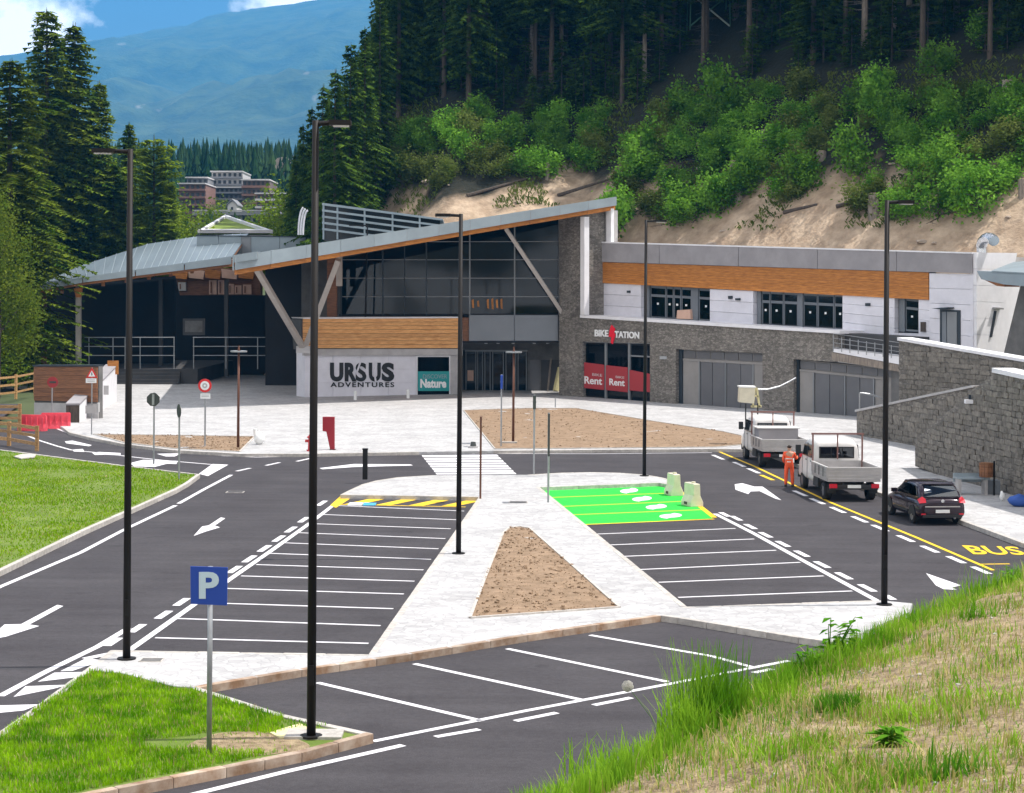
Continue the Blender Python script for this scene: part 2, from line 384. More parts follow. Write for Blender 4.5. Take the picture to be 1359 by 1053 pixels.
def text_plane(txt, pl, x0, y0, x1, y1, off, depth, m, name, parent, slope=0.0, **kw):
    g = lambda x, y: pl.at(x, y + slope * (x - x0)) + pl.n * off
    return text_on(txt, g(x0, y0), g(x1, y0), g(x1, y1), g(x0, y1), pl.n, depth, m, name, parent, **kw)
HAZE = 0.00013
# ================================================================== GROUND
def flat(name, pts, m, kind='structure', z=None):
    b = MB(); b.add(pts, [tuple(range(len(pts)))]); o = b.build(name, m, fix=False)
    me = o.data
    if me.polygons[0].normal.z < 0: me.flip_normals()
    o['kind'] = kind; return o
def slab(name, pts, z0, z1, m):
    b = MB(); b.ext([(p.x, p.y, z0) for p in pts], (0, 0, z1 - z0)); o = b.build(name, m); return struct(o)

# distant ground, rising to the far valley side
def far_h(x, y):
    h = -.25
    if y > 230: h += min((y - 230) * .128, 22 + 0) if y < 402 else 22 + (y - 402) * .092
    if y > 900: h = -.25 + 22 + 45.8 + (y - 900) * .02
    return h
nx, ny = 60, 60
xs = np.linspace(-4200, 4200, nx); ys = np.concatenate([np.linspace(-40, 900, 36), np.linspace(960, 8500, 24)])
b = MB()
b.v = [(x, y, far_h(x, y)) for y in ys for x in xs]
b.f = [(j * nx + i, j * nx + i + 1, (j + 1) * nx + i + 1, (j + 1) * nx + i) for j in range(ny - 1) for i in range(nx - 1)]; b.m = [0] * len(b.f)
mat('far_ground', (.045, .07, .02), .95, .3, .02, 0, col2=(.08, .10, .035))
struct(b.build('ground', 'far_ground', fix=False, smooth=True))

# asphalt sheet
A = [Vector((x, y, 0)) for x, y in ((-48, 10), (30, 10), (30, 96), (14, 100), (-30, 106), (-34, 128), (-60, 128), (-60, 60))]
flat('road', A, 'asphalt')

Z1 = .15
plaza = [P(x, y, Z1) for x, y in ((84, 568), (92, 574), (120, 581), (165, 589.5), (230, 597.5), (320, 602.5), (410, 602.5), (556, 600), (655, 598.5), (940, 596))]
plaza += [Vector((12.15, 93.2, Z1)), Vector((12.7, 90.5, Z1)), Vector((13.1, 86, Z1)), Vector((15.72, 64.7, Z1)), Vector((16.3, 58.5, Z1)), Vector((17.3, 48, Z1)), Vector((30, 46, Z1)), Vector((34, 100, Z1)), Vector((30, 125, Z1)), Vector((12, 160, Z1)), Vector((-50, 178, Z1)), Vector((-42, 150, Z1)), Vector((-33.5, 146, Z1)), Vector((-30.2, 130, Z1)), Vector((-28.2, 112, Z1))]
slab('plaza_paving', plaza, -.1, Z1, 'paving')

island = [(452, 657), (466, 650), (481, 643), (500, 638), (530, 633.5), (575, 631), (640, 630.5), (700, 630.5), (740, 628), (785, 627), (825, 628), (858, 630.5), (882, 635), (903, 643), (893, 644.5),
          (875, 641), (712, 647), (905, 806), (1166, 797), (1211, 801), (1207, 812), (1130, 846), (1110, 853), (1060, 846), (900, 820), (877, 817), (700, 843), (546, 868), (400, 889), (281, 909), (262, 913),
          (230, 911), (160, 893), (113, 890), (148, 863), (170, 864), (490, 869), (636, 660), (452, 656.5)]
ISL = [P(x, y, Z1) for x, y in island[:-1]]
slab('island_paving', ISL, -.1, Z1, 'paving')

# green islands
def lawn(name, pts, z):
    return slab(name, [P(x, y, z) for x, y in pts], -.1, z, 'lawn_soil')
ISG = [(113, 890.5), (160, 893.5), (230, 911.5), (262, 913.5), (375, 949), (492, 975), (400, 1000), (80, 1063), (-60, 1090), (-60, 1010), (0, 972)]
lawn('grass_island', ISG, .13)
FLD = [(-260, 602), (0, 597), (164, 618), (262, 630), (250, 641), (234, 649), (108, 705), (0, 757), (-300, 888)]
lawn('roadside_lawn', FLD, .13)
# soil beds
def bed(name, pts, label, cat='planting bed', h=.03):
    pp = [P(x, y, Z1) for x, y in pts]; c = sum(pp, Vector()) / len(pp)
    g = thing(name, label, cat, (c.x, c.y, Z1))
    # mounded, raked soil sheet
    bm = bmesh.new(); vs = [bm.verts.new(p) for p in pp]; f = bm.faces.new(vs)
    bmesh.ops.triangulate(bm, faces=[f])
    for _ in range(4):
        es = [e for e in bm.edges if e.calc_length() > .9]
        if es: bmesh.ops.subdivide_edges(bm, edges=es, cuts=1, use_grid_fill=False); bmesh.ops.triangulate(bm, faces=bm.faces)
    bnd = {v for v in bm.verts if v.is_boundary}
    for v in bm.verts:
        v.co.z = Z1 + (.012 if v in bnd else h + .05 * (noise.noise(v.co * .9)) + .03 * noise.noise(v.co * 3))
    me = bpy.data.meshes.new('soil'); bm.normal_update(); bm.to_mesh(me); bm.free()
    me.transform(Matrix.Translation(-g.location)); me.materials.append(MATS['soil'])
    o = bpy.data.objects.new('soil', me); COL.objects.link(o); o.parent = g
    cl = MB(); R = random.Random(len(pts) * 7); xx_ = [p.x for p in pp]; yy_ = [p.y for p in pp]; k_ = 0; poly2 = [(p.x, p.y) for p in pp]
    for _ in range(1500):
        x, y = R.uniform(min(xx_), max(xx_)), R.uniform(min(yy_), max(yy_)); ins = False; j = len(poly2) - 1
        for i in range(len(poly2)):
            if (poly2[i][1] > y) != (poly2[j][1] > y) and x < (poly2[j][0] - poly2[i][0]) * (y - poly2[i][1]) / (poly2[j][1] - poly2[i][1]) + poly2[i][0]: ins = not ins
            j = i
        if not ins: continue
        s_ = .012 + .035 * R.random() ** 4; cl.box((x, y, Z1 + h + .01 + .05 * noise.noise(Vector((x, y, Z1)) * .9)), (s_ * 2, s_ * 1.6, s_ * 1.2), M=Matrix.Rotation(R.uniform(0, 6), 3, 'Z') @ Matrix.Rotation(R.uniform(-.7, .7), 3, 'X'))
    cl.build('soil_clods', 'soil', g, kind='stuff', fix=False)
    e = MB()
    for a, q in zip(pp, pp[1:] + pp[:1]):
        d = (q - a); l = d.length; e.box((a + q) / 2 + Vector((0, 0, .012)), (l, .07, .06), math.atan2(d.y, d.x))
    e.build('edging', 'kerb', g)
    return g
bed('planting_bed', [(624, 821), (645, 765), (668, 708), (676, 701.5), (690, 700), (703, 702), (760, 752), (822, 807)], 'bare brown soil triangle in the middle of the paved parking island')
bed('planting_bed', [(615, 545), (700, 542.5), (765, 542.5), (870, 560), (960, 573.5), (985, 579), (985, 591), (950, 594), (657, 596.5)], 'large bare soil bed between the zebra crossing and the parked trucks')
bed('planting_bed', [(124, 577), (230, 578.5), (338, 580), (318, 600), (230, 596), (165, 588)], 'narrow bare soil strip along the curved kerb below the round signs')

# ---- kerbs made of stones
def bevel_box():
    bm = bmesh.new(); bmesh.ops.create_cube(bm, size=1); 
    bmesh.ops.bevel(bm, geom=list(bm.edges), offset=.03, segments=1, affect='EDGES')
    me = bpy.data.meshes.new('kerb_stone'); bm.to_mesh(me); bm.free(); return me
KM = {}
for mm in ('kerb', 'kerb_rusty'):
    KM[mm] = bevel_box(); KM[mm].materials.append(MATS[mm])
def kerb(name, pts, m, step=1.0, side=1, w_=.16, ztop=.154, h=.22, skip=0):
    """row of kerb stones along world points"""
    g = bpy.data.objects.new(name, None); COL.objects.link(g); g.location = (pts[0].x, pts[0].y, 0); g['kind'] = 'structure'
    for a, q in zip(pts[:-1], pts[1:]):
        d = q - a; l = d.length; n = max(1, round(l / step)); dn = d.normalized(); nn = Vector((-dn.y, dn.x, 0)) * side
        for i in range(n):
            c = a + d * ((i + .5) / n) + nn * (w_ / 2 - .02)
            o = bpy.data.objects.new('kerb_stone', KM[m]); COL.objects.link(o); o.parent = g
            o.location = Vector((c.x, c.y, ztop - h / 2 + random.uniform(-.004, .004))) - g.location
            o.scale = (l / n - .014, w_, h); o.rotation_euler = (0, 0, math.atan2(d.y, d.x) + random.uniform(-.004, .004))
    return g
pz = lambda L_, z=Z1: [P(x, y, z) for x, y in L_]
kerb('kerb', pz([(262, 913), (281, 909), (400, 889), (546, 868), (700, 843), (877, 817)]), 'kerb_rusty')
kerb('kerb', pz([(877, 817), (900, 820), (1060, 846), (1110, 853)]), 'kerb')
kerb('kerb', pz([(113, 890), (148, 863)]), 'kerb', side=-1)
kerb('kerb', pz([(-60, 1090), (80, 1063), (300, 1020), (400, 1000), (495, 975)]), 'kerb_rusty', h=.26, ztop=.17)
kerb('kerb', pz([(495, 975), (375, 949), (262, 913)]), 'kerb', ztop=.16)
kerb('kerb', pz([(113, 890), (60, 930), (0, 972), (-60, 1012)]), 'kerb', ztop=.16, side=1)
kerb('kerb', pz([(490, 869), (636, 660)]), 'kerb', side=-1)
kerb('kerb', pz([(712, 647), (905, 806)]), 'kerb', side=1)
kerb('kerb', pz([(905, 806), (1166, 797)]), 'kerb', side=-1)
kerb('kerb', pz([(148, 863.5), (490, 869)]), 'kerb', side=-1)
kerb('kerb', pz([(452, 656.5), (636, 660)]), 'kerb', side=1)
kerb('kerb', pz([(712, 647), (875, 641), (893, 644.5)]), 'kerb', side=1)
kerb('kerb', pz([(452, 657), (466, 650), (481, 643), (500, 638), (530, 633.5), (575, 631)]), 'kerb', side=-1)
kerb('kerb', pz([(700, 630.5), (740, 628), (785, 627), (825, 628), (858, 630.5), (882, 635), (903, 643)]), 'kerb', side=-1)
kerb('kerb', pz([(84, 568), (92, 574), (120, 581), (165, 589.5), (230, 597.5), (320, 602.5), (410, 602.5), (556, 600)]), 'kerb', side=1)
kerb('kerb', [p for p in plaza[8:17]][0:8], 'kerb', side=1)
kerb('kerb', pz([(-260, 602), (0, 597), (164, 618), (265, 630), (250, 641), (234, 650), (108, 706), (0, 758), (-300, 889)]), 'kerb', ztop=.16, side=-1)

# ================================================================== PAINT
def strip(name, pts, wd, m='paint', z=.004):
    """painted line of width wd through pixel points on the road"""
    q = [P(x, y, z) if not isinstance(x, Vector) else x for x, y in pts]
    b = MB(); L_ = []; R_ = []
    for i, p in enumerate(q):
        d = (q[min(i + 1, len(q) - 1)] - q[max(i - 1, 0)]); d.z = 0; d.normalize(); n = Vector((-d.y, d.x, 0)) * wd / 2
        L_.append(p + n); R_.append(p - n)
    for i in range(len(q) - 1): b.add([R_[i], R_[i + 1], L_[i + 1], L_[i]], [(0, 1, 2, 3)])
    o = b.build(name, m, fix=False); return struct(o)
def poly(name, pts, m='paint', z=.004): return flat(name, [P(x, y, z) for x, y in pts], m)
# left parking block
LB = [(452, 668), (442, 668)]
strip('edge_line', [(447, 667), (412, 694), (360, 731), (305, 769), (172, 863)], .17)
lines_left = [((428, 683.5), (624, 688.5)), ((432, 684), (612, 689))]
pairs = [(442, 671, 616, 678.5), (428, 683, 606, 690), (410, 695, 598, 702), (392, 707, 591, 715), (375, 720.5, 582, 728.5),
         (357, 734.5, 572, 742.5), (340, 749.5, 562, 756.5), (320, 764.5, 550, 771.5), (297, 781, 536, 788.5), (300, 800, 522, 808), (236, 821, 505, 830.5), (206, 846.5, 489, 854)]
pairs[9] = (268, 800, 522, 808)
for x0, y0, x1, y1 in pairs: strip('bay_line', [(x0, y0), (x1, y1)], .12)
poly('yellow_hatching', [(452, 658.5), (470, 658.5), (446, 674), (438, 671)], 'paint_yellow', .008)
for k in range(4):
    x0 = 466 + k * 44
    poly('yellow_hatching', [(x0 - 12, 670 + k * .5), (x0 + 8, 670.3 + k * .5), (x0 + 50, 661.5 + k * .5), (x0 + 30, 661 + k * .5)], 'paint_yellow', .009)
strip('yellow_line', [(452, 658.8), (634, 662.5)], .14, 'paint_yellow', .006)
strip('yellow_line', [(446, 669.5), (618, 673)], .14, 'paint_yellow', .006)
poly('disabled_bay_symbol', [(464, 667), (482, 667), (480, 671), (461, 671)], 'paint_worn', .012)
poly('disabled_bay_symbol', [(483, 667), (500, 667.5), (498, 671), (481, 671)], 'paint_blue', .012)
# dashes outside the left edge line
for i, (x, y) in enumerate([(427, 668), (403, 690), (386, 703), (370, 715), (351, 728), (331, 742), (311, 756), (241, 799), (217, 816), (182, 834), (150, 852)]):
    k = lerp(9, 15, min(1, i / 9))
    strip('dashed_line', [(x + k * .55, y - k * .36), (x - k * .55, y + k * .36)], .2)
# right parking block
strip('edge_line', [(949, 682), (1000, 708), (1060, 741), (1163, 797)], .18)
for x0, y0, x1, y1 in [(792, 709, 976, 701.5), (808, 723.5, 1001, 715.5), (829, 738.5, 1030, 730.5), (850, 756, 1062, 746.5), (874, 773, 1093, 764.5), (900, 793, 1131, 784.5)]:
    strip('bay_line', [(x0, y0), (x1, y1)], .12)
for i, (x, y) in enumerate([(962, 683), (977, 688), (996, 699), (1016, 710), (1039, 722), (1064, 735), (1091, 749.5), (1120, 764.5), (1151, 780.5)]):
    k = lerp(5.5, 9.5, i / 8)
    strip('dashed_line', [(x - k, y - k * .5), (x + k, y + k * .5)], .2)
strip('dashed_line', [(1175, 790), (1186, 796)], .2)
poly('green_bays', [(716, 647.5), (880, 642), (898, 650), (946, 688), (776, 697)], 'paint_green', .004)
for x0, y0, x1, y1 in [(729, 660.5, 905, 654), (743, 672.5, 918, 665), (757, 683.5, 935, 676.5)]:
    strip('lime_line', [(x0, y0), (x1, y1)], .2, 'paint_lime', .008)
strip('lime_line', [(715, 648), (878, 641.8)], .12, 'paint_lime', .008)
strip('yellow_line', [(773, 696.5), (948, 689)], .14, 'paint_yellow', .009)
strip('yellow_line', [(880, 642.5), (907, 655), (948, 687)], .2, 'paint_yellow', .010)
for x, y, rx in [(835, 650.7, 12), (852, 661.4, 13), (871, 672, 14), (890, 684, 15)]:
    poly('white_bay_symbol', [(x + rx * math.cos(t), y + 3.1 * math.sin(t) + (1.5 if math.cos(t) < 0 else 0)) for t in [2 * math.pi * i / 20 for i in range(20)]], 'paint', .012)
# right road: yellow line, dashes, BUS
strip('yellow_line', [(948, 597), (1000, 618.5), (1100, 666), (1215, 713), (1318, 757)], .14, 'paint_yellow', .004)
for i, (x, y) in enumerate([(953, 607), (981, 616.5), (1000, 625), (1018, 634), (1062, 655), (1085, 665.5), (1112, 677), (1141, 689.5), (1168, 701), (1202, 715), (1234, 729), (1269, 743), (1302, 757)]):
    k = lerp(7, 11, i / 12)
    strip('dashed_line', [(x - k, y - k * .43), (x + k, y + k * .43)], .2, 'paint' if i != 3 else 'paint_yellow')
bus = text_on('BUS', P(1276, 724, .004), P(1350, 726, .004), P(1362, 737, .004), P(1292, 736, .004), Vector((0, 0, 1)), .001, 'paint_yellow', 'bus_lettering', None, bold=.02)
struct(bus)
strip('yellow_line', [(1300, 749), (1340, 748.5)], .12, 'paint_yellow', .005)
# arrows
poly('road_arrow', [(975, 643), (985, 641.5), (1001, 646), (1012, 646), (1037, 664), (1029, 662), (1008, 652), (996, 652.5), (993, 656), (976, 650)])
poly('road_arrow', [(1229, 761), (1275, 777), (1263, 780), (1270, 783), (1252, 782), (1242, 777)])
poly('road_arrow', [(257, 711.5), (268, 699), (277, 697.5), (293, 687), (299, 688), (285, 697.8), (292, 700), (272, 706)])
poly('road_arrow', [(-18, 850), (6, 829), (28, 828.5), (76, 803), (84, 804.5), (39, 829), (52, 831), (8, 845)])
# left edge lines and hatched area
strip('edge_line', [(-120, 836), (0, 779), (107, 733.5), (164, 703.5), (233, 671)], .17)
strip('edge_line', [(237, 668.5), (270, 650), (307, 630.5)], .17)
poly('stop_line', [(282, 616), (303, 617), (276, 632), (264, 629)])
strip('edge_line', [(60, 561), (75, 568.5), (95, 577), (130, 585.5), (165, 592.5), (230, 600), (300, 605.5), (340, 607), (420, 605.5), (556, 601.5)], .16)
strip('edge_line', [(28, 575), (50, 584), (75, 592), (95, 597.5), (130, 601), (170, 606), (215, 611), (285, 617)], .16)
poly('road_marking', [(86, 586), (96, 585), (122, 591), (118, 592.5), (88, 588.5)])
poly('road_marking', [(96, 597), (110, 596), (112, 600), (98, 599.5)])
poly('road_marking', [(122, 601), (132, 600), (160, 601.5), (160, 605), (140, 603.5), (126, 604)])
poly('road_marking', [(208, 602.5), (240, 602), (232, 606), (220, 606)])
poly('road_marking', [(172, 615), (190, 610.5), (236, 612), (234, 616), (222, 615.5), (205, 620), (178, 619)])
for x, y in [(323, 623.5), (362, 616), (403, 610.5)]: strip('dashed_line', [(x - 9, y + 2), (x + 9, y - 2)], .18)
poly('road_marking', [(424, 621.5), (470, 616), (545, 616.5), (548, 618), (470, 620), (428, 623)])
strip('edge_line', [(660, 602.3), (790, 602.5), (945, 601)], .14)
strip('edge_line', [(0, 924), (60, 892), (130, 858), (170, 834)], .18)
for q in ([(80, 891), (96, 890.5), (140, 876), (112, 875)], [(50, 905), (100, 899), (112, 892), (72, 893)], [(18, 925), (72, 914), (90, 909), (34, 911)], [(-40, 950), (32, 943), (52, 935), (-22, 937)], [(108, 873.5), (150, 865), (158, 866), (118, 875.5)]):
    poly('hatched_marking', q)
# lower parking
strip('edge_line', [(495, 984), (700, 943), (893, 907), (990, 888), (1047, 877)], .15)
for i, (x0, y0, x1, y1) in enumerate([(421, 906, 640, 957), (550, 881, 777, 930), (673, 861, 886, 905), (783, 843, 945, 871), (945, 871, 1000, 886)]):
    strip('bay_line', [(x0, y0), (x1, y1)], .15)
for a_, c_ in [((578, 978), (636, 968)), ((684, 957), (739, 946)), ((788, 936), (838, 926)), ((1000, 893), (1025, 888))]: strip('dashed_line', [a_, c_], .16)
strip('edge_line', [(225, 1062), (380, 1024), (535, 989)], .17)
# zebra crossing
zc = [(556, 600), (655, 599), (686, 630), (578, 631)]
for i in range(9):
    t0 = (i + .12) / 9; t1 = (i + .82) / 9; f = lambda t: t ** .92
    a0, a1 = f(t0), f(t1)
    poly('crossing_stripe', [(lerp(556, 580, a0), lerp(600, 630.5, a0)), (lerp(655, 686, a0), lerp(599, 630, a0)), (lerp(655, 686, a1), lerp(599, 630, a1)), (lerp(556, 580, a1), lerp(600, 630.5, a1))])
# manholes
def manhole(px, py, wpx, label, z=Z1, m='concrete_dark'):
    p = P(px, py, z); s = wpx / F * p.y; g = thing('manhole_cover', label, 'manhole', (p.x, p.y, z))
    MB().box((p.x, p.y, z + .004), (s, s * .9, .012)).build('cover', m, g)
    e = MB()
    for dx, dy, sx, sy in ((0, .5, 1.1, .06), (0, -.5, 1.1, .06), (.55, 0, .06, .94), (-.55, 0, .06, .94)): e.box((p.x + dx * s, p.y + dy * s * .9, z + .006), (sx * s, sy * s, .016))
    e.build('frame', 'kerb', g)
manhole(688, 667, 22, 'dark square manhole cover in the paving where the zebra path meets the island')
manhole(201, 876.5, 26, 'dark manhole cover in white paving beside the leftmost tall lamp post')
manhole(902, 822.5, 36, 'pale concrete drain slab beside the lower kerb corner', .004, 'kerb')
for x, y, l in [(312, 653.5, 'dark lamp head shadow laid on the left road below the stop line'), (844, 706.5, 'dark drain cover in the right parking bays')][:1]:
    manhole(x, y, 20, l, .003, 'asphalt_shade')  # shadow of a lamp head, laid as a darker plate on the road
# lamp pole shadows painted on the asphalt as dark strips
strip('pole_shadow', [(0, 888), (76, 886.5)], .1, 'asphalt_shade', .003)
strip('pole_shadow', [(345, 653), (446, 654)], .07, 'asphalt_shade', .003)

# ================================================================== HILLSIDE
def sstep(a, b_, x): t = min(1, max(0, (x - a) / (b_ - a))); return t * t * (3 - 2 * t)
def hill_y0(x): return 153 - 1.0 * max(0, x - 6) + (1.55 * max(0, -6 - x))
def hill(x, y):
    d = y - hill_y0(x)
    if x > 60: d = min(d, 60)
    if d < 0: z = 7.5 + d * 5
    else: z = 7.5 + .72 * d if d < 40 else 7.5 + 28.8 + (d - 40) * .55
    z += .55 * noise.noise(Vector((x * .12, y * .12, 0))) + .22 * noise.noise(Vector((x * .5, y * .5, 3))) if d > 0 else 0
    f = sstep(-31, -10, x)
    return max(-1.5, z * f - 1.5 * (1 - f))
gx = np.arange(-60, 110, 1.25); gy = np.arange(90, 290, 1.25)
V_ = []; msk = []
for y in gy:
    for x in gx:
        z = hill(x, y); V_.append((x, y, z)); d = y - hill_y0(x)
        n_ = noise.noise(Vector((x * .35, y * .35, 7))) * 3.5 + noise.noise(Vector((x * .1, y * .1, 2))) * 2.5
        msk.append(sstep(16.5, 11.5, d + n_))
b = MB(); b.v = V_; n0 = len(gx)
b.f = [(j * n0 + i, j * n0 + i + 1, (j + 1) * n0 + i + 1, (j + 1) * n0 + i) for j in range(len(gy) - 1) for i in range(n0 - 1)]
b.f = [f for f in b.f if max(V_[k][2] for k in f) > -1.4]; b.m = [0] * len(b.f)
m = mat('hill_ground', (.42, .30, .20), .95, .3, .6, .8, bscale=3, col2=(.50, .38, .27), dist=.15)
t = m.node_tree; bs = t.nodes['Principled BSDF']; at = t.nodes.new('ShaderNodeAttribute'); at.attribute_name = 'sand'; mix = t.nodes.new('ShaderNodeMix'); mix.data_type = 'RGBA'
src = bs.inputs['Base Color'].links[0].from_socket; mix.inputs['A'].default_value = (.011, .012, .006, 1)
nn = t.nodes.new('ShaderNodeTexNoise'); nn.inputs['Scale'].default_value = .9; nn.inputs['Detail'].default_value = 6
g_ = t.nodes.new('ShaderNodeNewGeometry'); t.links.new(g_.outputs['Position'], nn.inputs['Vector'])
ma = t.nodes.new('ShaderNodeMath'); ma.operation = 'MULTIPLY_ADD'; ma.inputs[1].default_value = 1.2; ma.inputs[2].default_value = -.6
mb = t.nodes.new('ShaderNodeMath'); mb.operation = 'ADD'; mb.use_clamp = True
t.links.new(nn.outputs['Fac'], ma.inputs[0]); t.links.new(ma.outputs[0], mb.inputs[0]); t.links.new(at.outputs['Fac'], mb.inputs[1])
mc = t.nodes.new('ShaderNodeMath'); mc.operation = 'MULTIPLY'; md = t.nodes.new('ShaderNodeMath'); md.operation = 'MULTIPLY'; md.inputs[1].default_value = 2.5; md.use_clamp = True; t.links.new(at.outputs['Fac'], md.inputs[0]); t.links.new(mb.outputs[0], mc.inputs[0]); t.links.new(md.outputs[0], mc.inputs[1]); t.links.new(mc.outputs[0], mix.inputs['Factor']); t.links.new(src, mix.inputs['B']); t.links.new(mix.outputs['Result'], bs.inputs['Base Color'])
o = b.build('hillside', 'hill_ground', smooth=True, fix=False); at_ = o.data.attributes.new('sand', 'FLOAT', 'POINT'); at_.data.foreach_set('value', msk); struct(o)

# ================================================================== MOUNTAIN
rp_ = [(-900, 150), (-300, 120), (0, 88), (120, 62), (165, 53), (205, 43), (250, 36), (275, 24), (300, 18), (350, 11), (420, 1), (520, -16), (700, -34), (1000, -20), (1400, -36), (2200, -20)]
DM = 8000.0
def ridge(px):
    for (a, ya), (c, yc) in zip(rp_[:-1], rp_[1:]):
        if a <= px <= c: return lerp(ya, yc, (px - a) / (c - a))
    return rp_[0][1] if px < rp_[0][0] else rp_[-1][1]
nu, nv = 220, 60
Vm = []; 
for j in range(nv):
    tv = j / (nv - 1)
    for i in range(nu):
        px = -900 + 3100 * i / (nu - 1); x = (px - CX) / F * DM
        zr = CAMZ + (HY - ridge(px)) / F * DM
        if tv <= .82:
            q = tv / .82; y = lerp(2500, DM, q); z = lerp(62, zr, q ** 1.25)
            e = math.sin(math.pi * q) * 220
            z += e * (noise.fractal(Vector((x * .0008, y * .0008, 0)), .8, 2.2, 5)) + 8 * q * noise.noise(Vector((x * .03, 0, 4)))
        else:
            q = (tv - .82) / .18; y = lerp(DM, 8480, q); z = lerp(zr + 8 * noise.noise(Vector((x * .03, 0, 4))), zr * .75, q)
        Vm.append((x * (1 if tv > .3 else 1), y, z))
b = MB(); b.v = Vm; b.f = [(j * nu + i, j * nu + i + 1, (j + 1) * nu + i + 1, (j + 1) * nu + i) for j in range(nv - 1) for i in range(nu - 1)]; b.m = [0] * len(b.f)
m = mat('mountain_forest', (.022, .045, .022), .95, .25, .012, .6, bscale=.06, dist=8, col2=(.06, .09, .035))
t = m.node_tree; bs = t.nodes['Principled BSDF']; src = bs.inputs['Base Color'].links[0].from_socket
mp_ = t.nodes.new('ShaderNodeMapping'); mp_.inputs['Scale'].default_value = (.007, .0024, .0036); g_ = t.nodes.new('ShaderNodeNewGeometry'); nn = t.nodes.new('ShaderNodeTexNoise'); nn.inputs['Scale'].default_value = 1; nn.inputs['Detail'].default_value = 8
rr = t.nodes.new('ShaderNodeValToRGB'); rr.color_ramp.elements[0].position = .645; rr.color_ramp.elements[1].position = .76; mix = t.nodes.new('ShaderNodeMix'); mix.data_type = 'RGBA'; mix.inputs['B'].default_value = (.45, .41, .38, 1)
t.links.new(g_.outputs['Position'], mp_.inputs['Vector']); t.links.new(mp_.outputs[0], nn.inputs['Vector']); t.links.new(nn.outputs['Fac'], rr.inputs['Fac']); t.links.new(rr.outputs['Color'], mix.inputs['Factor']); t.links.new(src, mix.inputs['A']); t.links.new(mix.outputs['Result'], bs.inputs['Base Color'])
struct(b.build('mountain', 'mountain_forest', smooth=True, fix=False))
# ================================================================== STATION HALL
hall = thing('station_building', 'long low station hall with sloping grey metal roofs, glass front and wooden fascia', 'building', (-5, 143, Z1))
def solid(name, top, th, m, parent, label=None):
    b = MB(); b.ext(top, (0, 0, -th)); return b.build(name, m, parent, label=label)
# left roof: standing seam sheets between the front eave and the back edge
Fp = [W(53, 380.5, 150), W(110, 369, 151.5), W(180, 359, 153), W(245, 350, 154.5), W(308, 341, 156)]
Bp = [W(56, 376.5, 152), W(104, 354, 166), W(196, 324, 176), W(262, 314, 182), W(330, 310, 182)]
def along(L_, t):
    n = len(L_) - 1; i = min(int(t * n), n - 1); return L_[i].lerp(L_[i + 1], t * n - i)
N_ = 26
for i in range(N_):
    t0, t1 = i / N_, (i + .985) / N_
    solid('roof_sheet', [along(Fp, t0), along(Fp, t1), along(Bp, t1), along(Bp, t0)], .12, 'roof_metal', hall)
for i in range(1, N_):
    p, q = along(Fp, i / N_ - .001), along(Bp, i / N_ - .001)
    MB().tube(p + Vector((0, 0, .03)), q + Vector((0, 0, .03)), .035, n=4).build('roof_seam', 'roof_edge', hall)
dn = Vector((0, 0, -.16))
for i in range(12):
    t0, t1 = i / 12, (i + 1) / 12; f_ = lambda L_, t: along(L_, t) + dn
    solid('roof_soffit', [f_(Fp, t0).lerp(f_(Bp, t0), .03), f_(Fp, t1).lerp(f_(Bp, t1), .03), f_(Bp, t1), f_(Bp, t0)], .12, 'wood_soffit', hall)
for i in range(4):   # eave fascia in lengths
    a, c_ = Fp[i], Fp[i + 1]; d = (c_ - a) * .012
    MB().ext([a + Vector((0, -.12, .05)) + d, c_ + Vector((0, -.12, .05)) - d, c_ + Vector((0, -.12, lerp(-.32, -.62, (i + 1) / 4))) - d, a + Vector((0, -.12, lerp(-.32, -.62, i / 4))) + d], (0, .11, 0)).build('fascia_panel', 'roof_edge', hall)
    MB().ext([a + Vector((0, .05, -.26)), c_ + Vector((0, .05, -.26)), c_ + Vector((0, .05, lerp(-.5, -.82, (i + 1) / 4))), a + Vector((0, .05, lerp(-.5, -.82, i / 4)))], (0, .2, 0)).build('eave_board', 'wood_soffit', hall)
# right roof
RFL, RFR, RBR, RBL = W(311, 341, 122), W(817, 262, 140), Vector((9.0, 170, 15.2)), Vector((-26.0, 181, 11.6))
N_ = 24
for i in range(N_):
    t0, t1 = i / N_, (i + .985) / N_
    solid('roof_sheet', [RFL.lerp(RFR, t0), RFL.lerp(RFR, t1), RBL.lerp(RBR, t1), RBL.lerp(RBR, t0)], .12, 'roof_metal', hall)
    if i: MB().tube(RFL.lerp(RFR, t0) + Vector((0, .1, .03)), RBL.lerp(RBR, t0) + Vector((0, 0, .03)), .035, n=4).build('roof_seam', 'roof_edge', hall)
dn = Vector((0, 0, -.13))
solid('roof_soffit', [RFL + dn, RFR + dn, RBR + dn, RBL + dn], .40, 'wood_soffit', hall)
nf = 12
for i in range(nf):
    t0, t1 = i / nf, (i + .993) / nf; a, c_ = RFL.lerp(RFR, t0), RFL.lerp(RFR, t1); h0, h1 = lerp(.92, .66, t0), lerp(.92, .66, t1)
    f = Vector((.08, -.14, .04))
    MB().ext([a + f, c_ + f, c_ + f + Vector((0, 0, -h1)), a + f + Vector((0, 0, -h0))], (0, .13, 0)).build('fascia_panel', 'roof_edge', hall)
    MB().ext([a + Vector((0, .1, -h0 + .14)), c_ + Vector((0, .1, -h1 + .14)), c_ + Vector((0, .1, -h1 - .28)), a + Vector((0, .1, -h0 - .28))], (0, .25, 0)).build('eave_board', 'wood', hall)
MB().ext([RFL + Vector((-.1, -.1, .1)), RFL + Vector((1.5, -.05, .35)), RFL + Vector((1.4, 2.2, .35)), RFL + Vector((-.3, 2.0, .1))], (0, 0, -.5)).build('corner_cap', 'roof_edge', hall)
